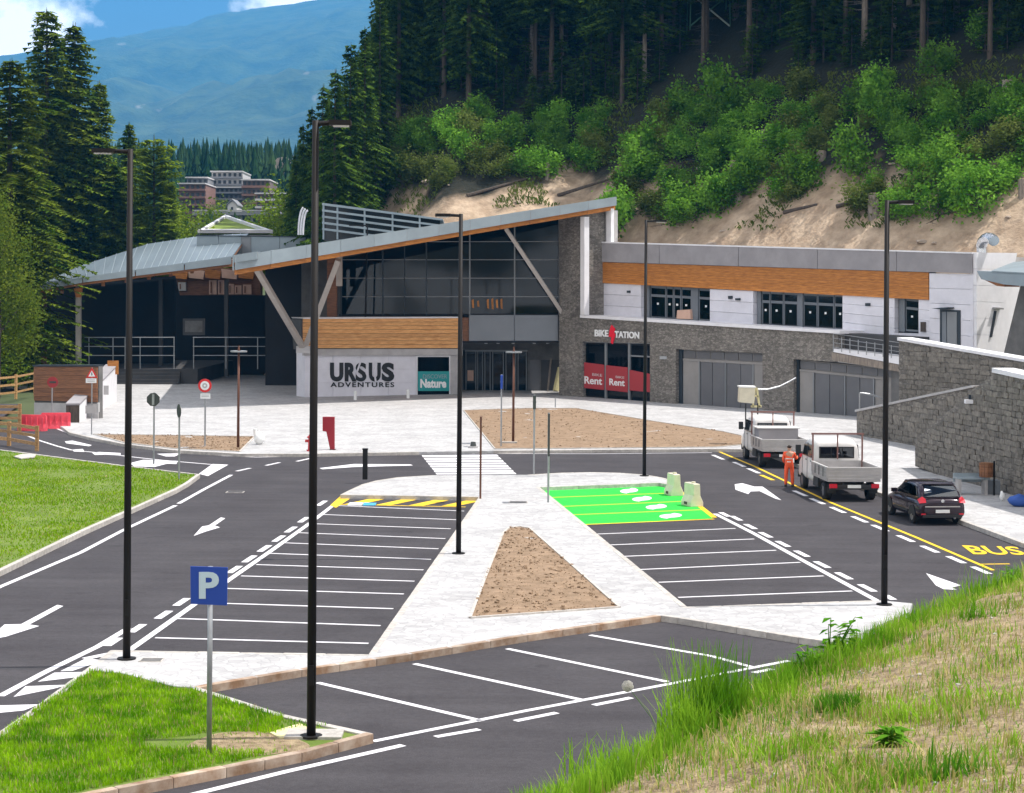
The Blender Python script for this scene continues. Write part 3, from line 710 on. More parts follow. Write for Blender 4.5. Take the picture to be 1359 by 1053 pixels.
MB().ext([RFL + Vector((-.02, .1, .02)), RBL + Vector((0, 0, .02)), RBL + Vector((0, 0, -.7)), RFL + Vector((-.02, .1, -.9))], (-.12, 0, 0)).build('side_fascia', 'roof_edge', hall)
# upstand between the roofs
pu = Plane((-30, 171), (10, 171))
xs_ = [262, 291, 321, 334, 372, 412, 440]
for a, c_ in zip(xs_[:-1], xs_[1:]):
    pane_on(pu, [(a, 313.3 + (a - 262) * .012), (c_ - .5, 313.3 + (c_ - 262) * .012), (c_ - .5, 338), (a, 338)], 0, .3, 'upstand_panel', 'grey_frame' if a == 321 else 'roof_edge', hall)
pane_on(pu, [(261, 312.2), (441, 314.6), (441, 315.8), (261, 313.6)], -6, .4, 'upstand_coping', 'dark_frame', hall)
# glass skylight with louvres
pk = Plane((-30, 158), (10, 158))
for x in (428.5, 447, 483, 520, 556): pane_on(pk, [(x, 269.5 + (x - 428) * .13), (x + 2.2, 269.9 + (x - 428) * .13), (x + 2.2, 318), (x, 318)], 0, .25, 'skylight_post', 'roof_edge', hall)
for k in range(5):
    y = 270 + k * 8.2
    pane_on(pk, [(428, y), (586, y + 20.5), (586, y + 23), (428, y + 2.8)], .0, .35, 'louvre', 'roof_edge', hall)
pane_on(pk, [(430, 272), (584, 292), (584, 320), (430, 320)], -.15, -.1, 'skylight_glass', 'glass_dark', hall)
MB().ext([pk.at(428, 269.5), pk.at(588, 290.5), pk.at(588, 290.5) + Vector((0, 8, -.6)), pk.at(428, 269.5) + Vector((0, 8, -.6))], (0, 0, -.15)).build('skylight_roof', 'roof_edge', hall)

# glass front
pg = Plane((-20, 143), (20, 143))
roofy = lambda x: 343 - (x - 453) * (343 - 288) / 289
cx_ = [453, 508, 566, 623.5, 683, 742]; ry_ = [270, 321, 345, 369.5, 394, 418]
for a, c_ in zip(cx_[:-1], cx_[1:]):
    for r0, r1 in zip(ry_[:-1], ry_[1:]):
        ya, yb = max(r0, roofy(a)), max(r0, roofy(c_))
        if yb >= r1 - 1: continue
        q = [(a + .6, min(ya, r1 - .3)), (c_ - .6, yb), (c_ - .6, r1 - .6), (a + .6, r1 - .6)]
        pane_on(pg, q, -.05, 0, 'window_pane', 'glass_dark', hall)
for x in cx_ + [537]:
    wd = .55 if x == 537 else .9
    pane_on(pg, [(x - wd, roofy(x) - 1), (x + wd, roofy(x) - 1), (x + wd, 419), (x - wd, 419)], 0.01, .16, 'mullion', 'dark_frame' if x < 600 else 'grey_frame', hall)
for r in ry_[1:-1]:
    x0 = 453
    while roofy(x0) > r and x0 < 742: x0 += 1
    pane_on(pg, [(x0, r - .5), (742, r - .5), (742, r + .5), (x0, r + .5)], .01, .12, 'transom', 'grey_frame', hall)
pane_on(pg, [(450, 417), (742, 416.5), (742, 420), (450, 420)], -7.5, .05, 'upper_floor_slab', 'interior_dark', hall)
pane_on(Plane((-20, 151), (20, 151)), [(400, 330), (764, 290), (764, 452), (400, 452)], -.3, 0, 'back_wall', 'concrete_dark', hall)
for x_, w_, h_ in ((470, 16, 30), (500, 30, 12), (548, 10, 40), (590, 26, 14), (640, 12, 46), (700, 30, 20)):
    pane_on(Plane((-20, 149.5), (20, 149.5)), rect(x_, 415 - h_, x_ + w_, 415), -.3, 0, 'reflection_bar', 'grey_wall', hall)  # added bars behind the glass, paler to lighten it like grey reflections
pane_on(Plane((-20, 147), (20, 147)), [(470, 398), (600, 396), (603, 414), (467, 416)], -1, 0, 'reflection_slab', 'concrete_dark', hall)  # added slab behind the glass, standing in for a pale reflection
# orange neon-like lettering seen inside the glass
pin = Plane((-20, 142.75), (20, 142.75))
for k, (x, h_) in enumerate([(626, 9), (633, 6), (646, 10), (652, 12), (658, 9), (664, 11)]):
    pane_on(pin, [(x, 403 - h_ / 2), (x + 2.6, 402 - h_ / 2), (x + 3.2, 405 + h_ / 2), (x + .6, 404 + h_ / 2)], 0.02, .05, 'orange_sticker', 'wood', hall)
# braces
def beam(name, a, b_, wd, m, parent, n=4): return MB().tube(a, b_, wd, n=n).build(name, m, parent)
beam('brace', W(340, 356, 125.5), W(403, 463, 134.3), .26, 'steel_brace', hall)
beam('brace', W(449, 345, 130), W(404, 463, 134.3), .26, 'steel_brace', hall)
beam('brace', W(671, 303, 137), W(746.5, 416, 141), .20, 'steel_brace', hall)
MB().box(W(403, 464, 134.3), (1.0, .8, .5)).build('brace_foot', 'concrete', hall)
pane_on(Plane((-20, 137), (20, 137)), [(446, 338), (454, 337), (454, 380), (446, 380)], -.4, 0, 'column', 'steel_brace', hall)
pane_on(Plane((-20, 139), (20, 139)), [(434, 341), (447, 338), (447, 424), (434, 424)], -.5, 0, 'side_cladding', 'wood_brown', hall)
# dark left hall: back wall low enough to look through under the roof
pb = Plane((-50, 180), (20, 180))
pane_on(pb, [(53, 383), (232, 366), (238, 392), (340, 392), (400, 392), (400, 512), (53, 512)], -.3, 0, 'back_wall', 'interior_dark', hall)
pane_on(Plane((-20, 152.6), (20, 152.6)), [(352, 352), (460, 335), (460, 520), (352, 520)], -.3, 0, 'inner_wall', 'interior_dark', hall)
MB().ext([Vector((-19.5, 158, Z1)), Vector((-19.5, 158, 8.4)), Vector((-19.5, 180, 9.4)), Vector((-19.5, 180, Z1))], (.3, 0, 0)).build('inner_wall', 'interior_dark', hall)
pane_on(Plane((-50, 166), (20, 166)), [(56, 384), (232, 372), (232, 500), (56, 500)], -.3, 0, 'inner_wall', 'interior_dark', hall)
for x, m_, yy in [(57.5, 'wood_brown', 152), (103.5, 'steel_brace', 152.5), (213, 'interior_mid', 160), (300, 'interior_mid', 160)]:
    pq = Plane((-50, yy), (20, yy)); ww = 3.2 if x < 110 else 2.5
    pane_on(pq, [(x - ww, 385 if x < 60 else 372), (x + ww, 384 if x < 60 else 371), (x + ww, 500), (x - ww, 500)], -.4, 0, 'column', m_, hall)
pane_on(Plane((-50, 152.3), (20, 152.3)), [(98, 383), (108.5, 382), (106, 395), (101, 395)], -.45, .05, 'column_head', 'wood', hall)
for i in range(1, 9):
    p_, q_ = along(Fp, i / 9) + Vector((0, 1, -.75)), along(Bp, i / 9) + Vector((0, -1, -.6)); MB().tube(p_, q_, .2, n=4).build('roof_beam', 'wood_soffit', hall)
# raised platform with steps
pp_ = Plane((-50, 154), (20, 154))
pane_on(pp_, [(110, 490), (262, 490), (262, 512), (110, 512)], -20, 0, 'platform', 'interior_mid', hall)
for k in range(4): pane_on(pp_, [(150, 494 + k * 4.5), (240, 494 + k * 4.5), (240, 513), (150, 513)], 0 if k == 0 else .3 * k, .3 * (k + 1), 'step', 'interior_mid', hall)
pane_on(Plane((-50, 158), (20, 158)), [(243, 423), (272, 423), (272, 445), (243, 445)], 0, .12, 'notice_panel', 'interior_mid', hall)
pane_on(Plane((-50, 158), (20, 158)), [(246, 426), (269, 426), (269, 441), (246, 441)], .13, .16, 'notice_panel', 'concrete_dark', hall)
# low walls under left hall
wl = thing('railing', 'thin grey three-barred railing under the left roof, left of the gap', 'railing', pp_.at(170, 490) + Vector((0, 0, 0)))
wr = thing('railing', 'thin grey railing in the shade behind the round red sign, right of the gap', 'railing', pp_.at(320, 490))
for g, x0, x1, posts in ((wl, 112, 232, (118, 150, 166, 186, 231)), (wr, 256, 398, (257, 300, 342, 398))):
    g['group'] = 'railings under the left roof'
    for x in posts: MB().tube(pp_.at(x, 448, .3), pp_.at(x, 490, .3), .045, n=6).build('post', 'galvanised', g)
    for y in (448, 460, 472): MB().tube(pp_.at(x0, y, .3), pp_.at(x1, y, .3), .035, n=6).build('rail', 'galvanised', g)

# ------------------------------------------------------------------ URSUS block
pU = fromY(403, 136, 610, 142)
ursus = thing('shop_block', 'white walled shop front with orange wooden fascia and big black lettering', 'shop', pU.at(505, 526))
pane_on(pU, [(404, 465), (597, 464), (597, 524.5), (404, 530)], -1.6, 0, 'wall', 'white_panel', ursus)
pane_on(pU, [(397, 424), (609, 422.6), (609, 463), (400, 464.5)], -1.6, .25, 'fascia_core', 'interior_mid', ursus)
band(pU, ((400, 423.5), (606.5, 422.5)), ((400, 462.5), (606.5, 462.5)), 8, .26, .36, 'plank', 'wood_lit', ursus, gap=.08, jitter=.01)
pane_on(pU, [(398, 421.5), (609.5, 420.5), (609.5, 422.3), (400, 423.3)], -1.8, .5, 'coping', 'white_wall', ursus)
pane_on(pU, [(606.8, 422.5), (609.8, 422.5), (609.8, 472), (606.8, 472)], .0, .5, 'edge_trim', 'white_wall', ursus)
pane_on(pU, [(401, 463.5), (606.5, 463.3), (606.5, 471.5), (401, 472)], .0, .3, 'concrete_band', 'concrete', ursus)
# panel joints
for x0, x1 in ((404.5, 441), (441.7, 478), (478.7, 515), (515.7, 551.5)):
    for y0, y1 in ((472, 490), (490.6, 508), (508.6, 528.5)):
        pane_on(pU, [(x0, y0), (x1, y0), (x1, y1 - (x1 - 404) * .025 if y1 > 520 else y1), (x0, y1 - (x0 - 404) * .025 if y1 > 520 else y1)], .0, .05, 'wall_panel', 'white_panel', ursus)
pane_on(pU, [(552, 472), (597, 472), (597, 525), (552, 526)], .0, .10, 'window_surround', 'white_wall', ursus)
pane_on(pU, rect(553.5, 474, 595, 526), .11, .14, 'window_pane', 'glass_dark', ursus)
pane_on(pU, rect(553.5, 493, 595, 519), .15, .17, 'banner', 'banner_teal', ursus)
text_plane('DISCOVER', pU, 560, 497, 592, 502.5, .17, .01, 'roof_edge', 'lettering', ursus)
text_plane('Nature', pU, 556.5, 503, 591, 515, .17, .01, 'sign_white', 'lettering', ursus, bold=.045)
pane_on(pU, [(597, 471), (609.5, 471), (609.5, 524.5), (597, 525)], -.8, .15, 'pillar', 'concrete', ursus)
text_plane('U', pU, 437.5, 481.5, 455, 506.5, .06, .06, 'letter_black', 'letter', ursus, bold=.05)
text_plane('R', pU, 457, 481.5, 472.5, 506.5, .06, .06, 'letter_black', 'letter', ursus, bold=.05)
text_plane('S', pU, 471.5, 481.5, 485.5, 506.5, .06, .06, 'letter_black', 'letter', ursus, bold=.03)
text_plane('U', pU, 489, 481.5, 504.5, 506.5, .06, .06, 'letter_black', 'letter', ursus, bold=.04)
text_plane('S', pU, 506, 481.5, 522.5, 506.5, .06, .06, 'letter_black', 'letter', ursus, bold=.05)
# the slash cut through the middle letters
for q in ([(476, 481), (478.5, 481), (473, 497), (470.8, 497)], [(497.8, 481), (500, 484), (497, 495), (499, 507), (496.6, 507), (494.9, 495)]):
    pane_on(pU, q, .05, .14, 'letter_gap', 'white_panel', ursus)
text_plane('ADVENTURES', pU, 438, 507.5, 522.5, 514, .06, .04, 'letter_black', 'lettering', ursus, bold=.02, spacing=1.25)
# uplights beside the wall
for px in (471.5, 541.5):
    q = P(px, 531 - (px - 471) * .03, Z1); g = thing('bollard', 'short white bollard before the shop wall, %s black lettering' % ('under the middle of the' if px < 500 else 'right of the'), 'bollard', q, group='short white bollards')
    MB().tube(q, q + Vector((0, 0, .55)), .12, n=10).build('post', 'white_plastic', g); MB().tube(q + Vector((0, 0, .551)), q + Vector((0, 0, .66)), .12, .06, n=10).build('cap', 'white_plastic', g)
# upper part of the slim island lamp pole, set on the fascia instead
lt = pU.at(485, 421, -.5); g = thing('street_lamp', 'upper part of a slim dark lamp post, set on the terrace above the wooden fascia', 'lamp', lt)
MB().tube(lt, Vector((lt.x + .1, lt.y, W(486, 299, lt.y).z)), .07, .055, n=8).build('post', 'black_metal', g)
tp = W(486, 299.5, lt.y); MB().box(tp + Vector((-.62, 0, 0)), (1.3, .25, .1)).build('lamp_head', 'black_metal', g)
# white curved guards on the roof
for i in range(3):
    pts = [W(396 + i * 3 + 12 * (1 - math.cos(t)) * .55, 312 - 36 * math.sin(t) * (1 - i * .05), 158) for t in [k * math.pi / 2 / 8 for k in range(9)]]
    if i == 0: gg = thing('roof_guard', 'curved white tubes rising behind the roof near the skylight', 'roof guard', pts[-1] * 0 + W(405, 312, 158))
    MB().path(list(reversed(pts)), .09, 5).build('tube', 'white_wall', gg)

# ------------------------------------------------------------------ ENTRANCE
ent = thing('station_entrance', 'recessed dark glass entrance under the grey panels between shop and stone pillar', 'entrance', pg.at(680, 520))
pS = Plane((-20, 141.6), (20, 141.6))
pane_on(pS, rect(622.5, 418.5, 682.3, 452.5), -1.2, 0, 'grey_panel', 'grey_panel', ent)
pane_on(pS, rect(683, 418.5, 740.5, 452.5), -1.2, 0, 'grey_panel', 'grey_panel', ent)
pane_on(pS, rect(611, 422, 622, 455), -1.6, -.3, 'side_panel', 'wood_brown', ent)
pane_on(pS, rect(611, 453, 742, 455), -6, -.05, 'ceiling', 'interior_dark', ent)
pE = Plane((-20, 147.5), (20, 147.5))
pane_on(pE, rect(606, 453, 760, 521), -.3, 0, 'wall', 'concrete_dark', ent)
pane_on(pE, rect(615, 465, 700, 521), .01, .05, 'door_backing', 'interior_dark', ent)
for x0, x1 in ((618, 632), (633.5, 641), (643, 651), (653.5, 668.5), (671, 685), (687, 699)):
    q = pane_on(pE, rect(x0, 467, x1, 520.5), .06, .12, 'door_frame', 'dark_frame', ent)
    pane_on(pE, rect(x0 + 1.2, 469.5, x1 - 1.2, 518), .125, .14, 'door_glass', 'glass_dark', ent)
    for x in (x0, x1 - .9): pane_on(pE, rect(x, 466.5, x + .9, 520.5), .13, .2, 'door_stile', 'grey_frame', ent)
pane_on(pE, rect(617, 464.6, 700, 466.8), .06, .22, 'door_head', 'grey_frame', ent)
pane_on(pE, rect(620.5, 491.5, 628.5, 505.5), .2, .24, 'notice', 'peach_wall', ent)
pane_on(pE, rect(703, 478, 716, 521), .01, .05, 'wall_panel', 'door_dark', ent)
pane_on(pE, rect(718, 478, 742, 521), .01, .05, 'wall_panel', 'interior_mid', ent)
for x in (645, 661, 681, 709, 727): MB().disc(pS.at(x, 455.5, -2), (0, 0, -1), .12, .06, 10).build('downlight', 'white_wall', ent)
a = pE.at(724, 521, 1.2); g = thing('rolled_mat', 'olive yellow rolled mat leaning against the entrance wall', 'mat', (a.x, a.y, Z1))
MB().tube(Vector((a.x - .2, a.y, Z1)) + Vector((1.0, 0, .05)), Vector((a.x + 1.2, a.y + .5, 2.0)), .24, .26, n=10).build('roll', 'yellow_plate', g)
a = pE.at(726.5, 521, 1.3); g = thing('ladder', 'narrow wooden board leaning beside the rolled mat at the entrance', 'board', (a.x, a.y, Z1))
MB().box((a.x + .15, a.y + .2, 1.45), (.14, .06, 2.6), M=Matrix.Rotation(.09, 3, 'Y')).build('plank', 'bark_pale', g)

# ------------------------------------------------------------------ WING WITH BIKE STATION
A0 = (W(742, 400, 141).x, 141.0); pB = Plane(A0, (A0[0] + 13.9, 141 - 16.7))
wing = thing('station_wing', 'right wing of stone below and white panels, windows and orange boards above', 'building', pB.at(960, 540))
def pb_(pts, d0, d1, name, m, lab=None): return pane_on(pB, pts, d0, d1, name, m, wing, lab)
pb_([(742, 284), (773, 280), (773, 530), (742, 526)], -2.5, 0, 'stone_pillar', 'stone_wall')
pb_([(773.2, 421), (1112, 441.5), (1112, 461), (773.2, 451)], -.7, 0, 'stone_wall', 'stone_wall')
pb_([(862.5, 453), (897, 454.5), (897, 545), (862.5, 540)], -.7, 0, 'stone_wall', 'stone_wall')
pb_([(897, 454.4), (1012, 458), (1012, 469), (897, 463.5)], -.7, -.003, 'stone_wall', 'stone_wall')
pb_([(1012, 457.9), (1053, 459), (1053, 562), (1012, 557)], -.7, 0, 'stone_wall', 'stone_wall')
pb_([(1053, 459), (1112, 461), (1112, 481), (1053, 477)], -.7, -.003, 'stone_wall', 'stone_wall')
pb_([(1112, 470), (1198, 482), (1198, 492), (1112, 481)], -.7, .0, 'stone_wall', 'concrete')
pb_([(773, 446), (862, 448), (862, 456), (773, 453.5)], -.5, -.01, 'lintel', 'stone_wall')
pb_([(773, 422), (1205, 448), (1205, 575), (773, 535)], -9, -.72, 'core_wall', 'interior_mid')
# terrace slab and coping
pb_([(772, 418.3), (1117, 439.5), (1117, 443.2), (772, 421.8)], -2.4, .18, 'coping', 'white_wall')
pb_([(772.5, 288), (778, 288), (778, 418.2), (772.5, 418)], -.3, .18, 'edge_trim', 'white_wall')
# garage doors
def garage(x0, x1, ytl, ytr, ybl, ybr, wl_, wr_):
    y = lambda x, a, b_: lerp(a, b_, (x - x0) / (x1 - x0))
    pb_([(x0, ytl), (x1, ytr), (x1, ybr), (x0, ybl)], -.72, -.5, 'door_backing', 'door_grey')
    fr = .16
    t = lambda f, x: lerp(y(x, ytl, ytr), y(x, ybl, ybr), f)
    xs2 = [lerp(x0, x1, k / 6) for k in range(7)]
    for a, c_ in zip(xs2[:-1], xs2[1:]):
        pb_([(a + 1.2, t(.02, a)), (c_ - .4, t(.02, c_)), (c_ - .4, t(fr - .02, c_)), (a + 1.2, t(fr - .02, a))], -.5, -.44, 'transom_window', 'door_dark')
    pb_([(x0, t(fr - .005, x0)), (x1, t(fr - .005, x1)), (x1, t(fr + .035, x1)), (x0, t(fr + .035, x0))], -.5, -.38, 'door_head', 'door_grey')
    for a, c_, mm in wl_:
        pb_([(a, t(fr + .04, a)), (c_, t(fr + .04, c_)), (c_, t(.985, c_)), (a, t(.985, a))], -.5, -.42, 'door_leaf', mm)
    for x in wr_: pb_([(x, t(fr + .03, x)), (x + 1.5, t(fr + .03, x)), (x + 1.5, t(.99, x)), (x, t(.99, x))], -.42, -.34, 'door_post', 'grey_frame')
garage(899, 1012, 464, 469, 541, 552, [(900, 922.5, 'door_grey'), (924.5, 939.5, 'door_dark'), (940.3, 955.5, 'door_dark'), (959.5, 977, 'door_dark'), (977.8, 994, 'door_dark'), (995.5, 1011, 'door_grey')], [922.5, 957, 994])
garage(1055, 1180, 478, 490, 556, 572, [(1056, 1073.5, 'door_grey'), (1077, 1095, 'door_dark'), (1096, 1114, 'door_dark'), (1118, 1135, 'door_dark'), (1136, 1154, 'door_dark'), (1156, 1179, 'door_grey')], [1074, 1115.5, 1154])
pb_([(897, 463.5), (901, 463.7), (901, 545), (897, 544)], -.5, -.3, 'door_jamb', 'dark_frame')
pb_([(1051, 477), (1056, 477.5), (1056, 562), (1051, 561)], -.5, -.3, 'door_jamb', 'dark_frame')
pb_([(1180, 488), (1198, 490), (1198, 572), (1180, 570)], -.7, -.2, 'dark_wall', 'concrete_dark')
# bike station shopfront
pb_([(762, 452.5), (862, 455.5), (862, 540), (762, 530)], -.6, -.4, 'shop_backing', 'interior_dark')
for q in ([(764, 454), (771.5, 454.3), (771.5, 528), (764, 526.5)], [(799.5, 455), (801.8, 455), (801.8, 531), (799.5, 530.5)], [(830.5, 456), (833, 456), (833, 535), (830.5, 534.5)], [(852, 466), (854.5, 466), (854.5, 538), (852, 537)], [(833, 471.5), (862, 473), (862, 475), (833, 473.5)], [(764, 452.5), (862, 455), (862, 457), (764, 454.5)]):
    pb_(q, -.35, -.22, 'shop_frame', 'grey_frame')
for q in ([(772, 457), (799, 457.5), (799, 526), (772, 525)], [(802, 458), (830, 459), (830, 530), (802, 529)], [(834, 459), (851, 459.5), (851, 534), (834, 532)], [(855, 459.5), (861.5, 460), (861.5, 535), (855, 534)]):
    pb_(q, -.38, -.33, 'shop_window', 'glass_dark')
for q in ([(771.5, 481), (799.5, 484.5), (799.5, 518), (771.5, 515)], [(801.8, 485), (830.5, 488), (830.5, 521), (801.8, 518)], [(833, 491), (862.5, 497), (862.5, 521), (833, 518.5)]):
    pb_(q, -.20, -.17, 'banner', 'banner_red')
text_plane('BIKE', pB, 784, 495.5, 797, 499, -.17, .01, 'far_white', 'lettering', wing, slope=.1)
text_plane('Rent', pB, 773.5, 499.5, 797, 509.5, -.17, .01, 'sign_white', 'lettering', wing, bold=.022, slope=.08)
text_plane('BIKE', pB, 815, 499, 826.5, 502, -.17, .01, 'far_white', 'lettering', wing, slope=.1)
text_plane('Rent', pB, 806.5, 502.5, 827, 511.5, -.17, .01, 'sign_white', 'lettering', wing, bold=.022, slope=.08)
text_plane('BIKE', pB, 790, 437.7, 808, 446.7, .02, .05, 'sign_white', 'lettering', wing, bold=.03, slope=.03)
text_plane('TATION', pB, 816.5, 439.5, 849, 448.5, .02, .05, 'sign_white', 'lettering', wing, bold=.03, slope=.04)
pb_([(812.5, 431.5), (817, 436.5), (815.8, 442), (817.5, 444), (814, 457), (811.5, 455), (812.5, 447.5), (808.8, 447), (810.5, 437)], .02, .09, 'red_emblem', 'bolt_red')
a = pB.at(880, 475, .1); MB().box(a, (.5, .3, .22)).build('wall_lamp', 'galvanised', wing)
# upper storey, set back
pC = Plane((pB.a.x - pB.n.x * 2.4, pB.a.y - pB.n.y * 2.4), (pB.b.x - pB.n.x * 2.4, pB.b.y - pB.n.y * 2.4))
def pc_(pts, d0, d1, name, m, lab=None): return pane_on(pC, pts, d0, d1, name, m, wing, lab)
pc_([(776, 372), (1224, 396), (1224, 452), (776, 424)], -.6, -.4, 'inner_wall', 'interior_mid')
def panels(x0, x1, yt0, yt1, yb0, yb1, nr=4, nc=1):
    for c_ in range(nc):
        for r in range(nr):
            xa, xb = lerp(x0, x1, c_ / nc), lerp(x0, x1, (c_ + 1) / nc) - (.5 if c_ < nc - 1 else 0)
            g0 = lambda x, f: lerp(lerp(yt0, yt1, (x - x0) / (x1 - x0)), lerp(yb0, yb1, (x - x0) / (x1 - x0)), f)
            f0, f1 = r / nr, (r + .975) / nr
            pc_([(xa, g0(xa, f0)), (xb, g0(xb, f0)), (xb, g0(xb, f1)), (xa, g0(xa, f1))], -.2, .22, 'wall_panel', 'white_panel')
panels(774.5, 853.5, 375, 378.5, 418.5, 423.5, 3, 1)
panels(945, 1002.5, 384, 386.5, 428, 433, 3, 1)
panels(1121, 1190, 391.5, 395, 440, 450, 4, 1)
panels(1222, 1237, 398, 398.5, 450, 455, 4, 1)
panels(1190, 1222, 442, 443, 452, 458, 1, 1)
for x, y, sx, sy in [(788.5, 385, 5, 3), (838, 387.5, 4, 3), (787, 408, 5, 11), (973, 395, 5, 4), (983, 397.5, 6, 3), (1155.5, 404.5, 6, 4), (1229, 434, 6, 13)]:
    pc_([(x - sx / 2, y - sy / 2), (x + sx / 2, y - sy / 2), (x + sx / 2, y + sy / 2), (x - sx / 2, y + sy / 2)], .25, .34, 'wall_fitting', 'dark_frame' if x < 1200 else 'bark')
def glazing(x0, x1, yt0, yt1, yb0, yb1, divs, teal=()):
    t = lambda x, f: lerp(lerp(yt0, yt1, (x - x0) / (x1 - x0)), lerp(yb0, yb1, (x - x0) / (x1 - x0)), f)
    pc_([(x0, t(x0, 0)), (x1, t(x1, 0)), (x1, t(x1, 1)), (x0, t(x0, 1))], -.38, -.3, 'window_backing', 'interior_dark')
    for a, c_, kind_ in divs:
        if kind_ == 'p': pc_([(a, t(a, 0)), (c_, t(c_, 0)), (c_, t(c_, 1)), (a, t(a, 1))], -.29, -.12, 'grey_panel', 'grey_panel'); continue
        pc_([(a, t(a, 0)), (c_, t(c_, 0)), (c_, t(c_, .98)), (a, t(a, .98))], -.29, -.22, 'window_frame', 'grey_panel')
        pc_([(a + 1, t(a, .07)), (c_ - 1, t(c_, .07)), (c_ - 1, t(c_, .25)), (a + 1, t(a, .25))], -.215, -.19, 'window_pane', 'glass_dark')
        pc_([(a + 1.3, t(a, .33)), (c_ - 1.3, t(c_, .33)), (c_ - 1.3, t(c_, .92)), (a + 1.3, t(a, .92))], -.215, -.19, 'window_pane', 'glass_dark')
        xm = (a + c_) / 2; pc_([(xm - 1.2, t(xm, .5)), (xm + 1.2, t(xm, .5)), (xm + 1.2, t(xm, .56)), (xm - 1.2, t(xm, .56))], -.18, -.16, 'window_sticker', 'sign_white')
glazing(853.5, 945, 379, 384, 423, 428, [(854, 860, 'p'), (861, 881, 'w'), (882, 891, 'w'), (892, 901, 'w'), (902, 915, 'w'), (915.5, 924.5, 'p'), (925, 944.5, 'w')])
glazing(1002.5, 1121, 386.5, 391.5, 433, 440, [(1003, 1008, 'p'), (1009, 1019, 'w'), (1020, 1037, 'w'), (1038, 1056, 'w'), (1057, 1063.5, 'p'), (1064, 1082, 'w'), (1083, 1104, 'w'), (1105, 1120.5, 'w')])
glazing(1190, 1222, 395, 398.5, 440, 442, [(1191, 1199, 'p'), (1199.5, 1217, 'w'), (1217.5, 1221.5, 'p')])
pc_([(900, 412), (917, 411), (918, 424), (899, 423)], -.15, .1, 'leaning_board', 'peach_wall')
band(pC, ((774.5, 347.5), (1236.5, 362)), ((774.5, 374.5), (1236.5, 398.5)), 9, .24, .34, 'plank', 'wood', wing, gap=.05, jitter=.012)
pc_([(774, 347), (1237, 361.6), (1237, 397), (774, 373)], -.4, .22, 'fascia_core', 'interior_mid')
for x0, x1 in [(776, 880), (880.7, 985), (985.7, 1090), (1090.7, 1195), (1195.7, 1295.5)]:
    f = lambda x: (x - 776) / 519
    pc_([(x0, lerp(321.5, 336.5, f(x0))), (x1, lerp(321.5, 336.5, f(x1))), (x1, lerp(347, 363.4, f(x1))), (x0, lerp(347, 363.4, f(x0)))], -.3, .42, 'parapet_panel', 'grey_wall')
pc_([(793, 320.8), (1296, 335.3), (1296, 337.2), (793, 322.6)], -.6, .46, 'parapet_coping', 'white_wall')
pc_([(776, 325), (1296, 340), (1296, 350), (776, 340)], -9, -.41, 'roof_slab', 'concrete')
pc_([(778, 283), (807, 279), (807, 323), (778, 321)], -1.0, .05, 'upper_wall', 'concrete')
pc_([(807.2, 278), (813.5, 277), (813.5, 323), (807.2, 323)], -.1, .2, 'edge_trim', 'white_wall')
pc_([(778, 321.8), (792.5, 322), (792.5, 341), (779, 327)], .42, .9, 'wedge', 'white_wall')
# white tower
tower = []
for r in range(5):
    f0, f1 = r / 5, (r + .98) / 5
    g0 = lambda x, f: lerp(363 + (x - 1237) * .015, 462 + (x - 1237) * .1, f)
    pc_([(1237.3, g0(1237, f0)), (1295.6, g0(1296, f0)), (1295.6, g0(1296, f1)), (1237.3, g0(1237, f1))], -.3, .3, 'wall_panel', 'white_panel')
pc_([(1237, 363), (1296, 364), (1296, 470), (1237, 464)], -8, -.31, 'tower_core', 'white_wall')
pc_([(1252, 411), (1279, 412), (1279, 460), (1252, 458)], .31, .36, 'door_frame', 'dark_frame')
pc_([(1255.5, 414), (1261, 414), (1261, 458), (1255.5, 458)], .365, .4, 'door_leaf', 'grey_panel')
pc_([(1262, 414), (1275, 414.5), (1275, 459), (1262, 458.5)], .365, .4, 'door_leaf', 'grey_frame')
pc_([(1249, 409.5), (1270, 408), (1271, 409.5), (1262, 411)], .31, 1.0, 'door_canopy', 'dark_frame')
e = pC.at(1296, 400, .3); pT = Plane((e.x, e.y), (e.x + 4.2, e.y + 3.2))
for r in range(6):
    f0, f1 = r / 6, (r + .985) / 6
    q = lambda f: (lerp(1350, 1319, max(0, (f - .02))), lerp(336, 468, f))
    pane_on(pT, [(1296.2, lerp(335.5, 466, f0)), q(f0), q(f1), (1296.2, lerp(335.5, 466, f1))], -.5, 0, 'lit_wall_panel', 'white_wall', wing)
pane_on(pT, [(1319, 413), (1321.5, 413), (1315.5, 448), (1313, 448)], .01, .08, 'wall_slot', 'dark_frame', wing)
pane_on(pT, [(1317, 408), (1327, 409), (1327, 411), (1317, 410)], .01, .3, 'wall_lamp', 'galvanised', wing)
# silver duct
d0 = W(1303, 335, 116); g = thing('ventilation_duct', 'shiny silver curved duct rising from the parapet at the far right', 'duct', d0)
arc = [W(1303.5, 338, 116), W(1303, 326, 116)] + [W(1312 - 9 * math.cos(t_), 326 - 10 * math.sin(t_), 116 - .8 * t_) for t_ in [math.pi * k_ / 10 for k_ in range(1, 9)]]
b = MB()
for a, c_ in zip(arc[:-1], arc[1:]): b.tube(a, c_, .34, n=14)
mat('silver', (.55, .56, .58), .25, metal=.9); b.build('duct', 'silver', g, smooth=False)
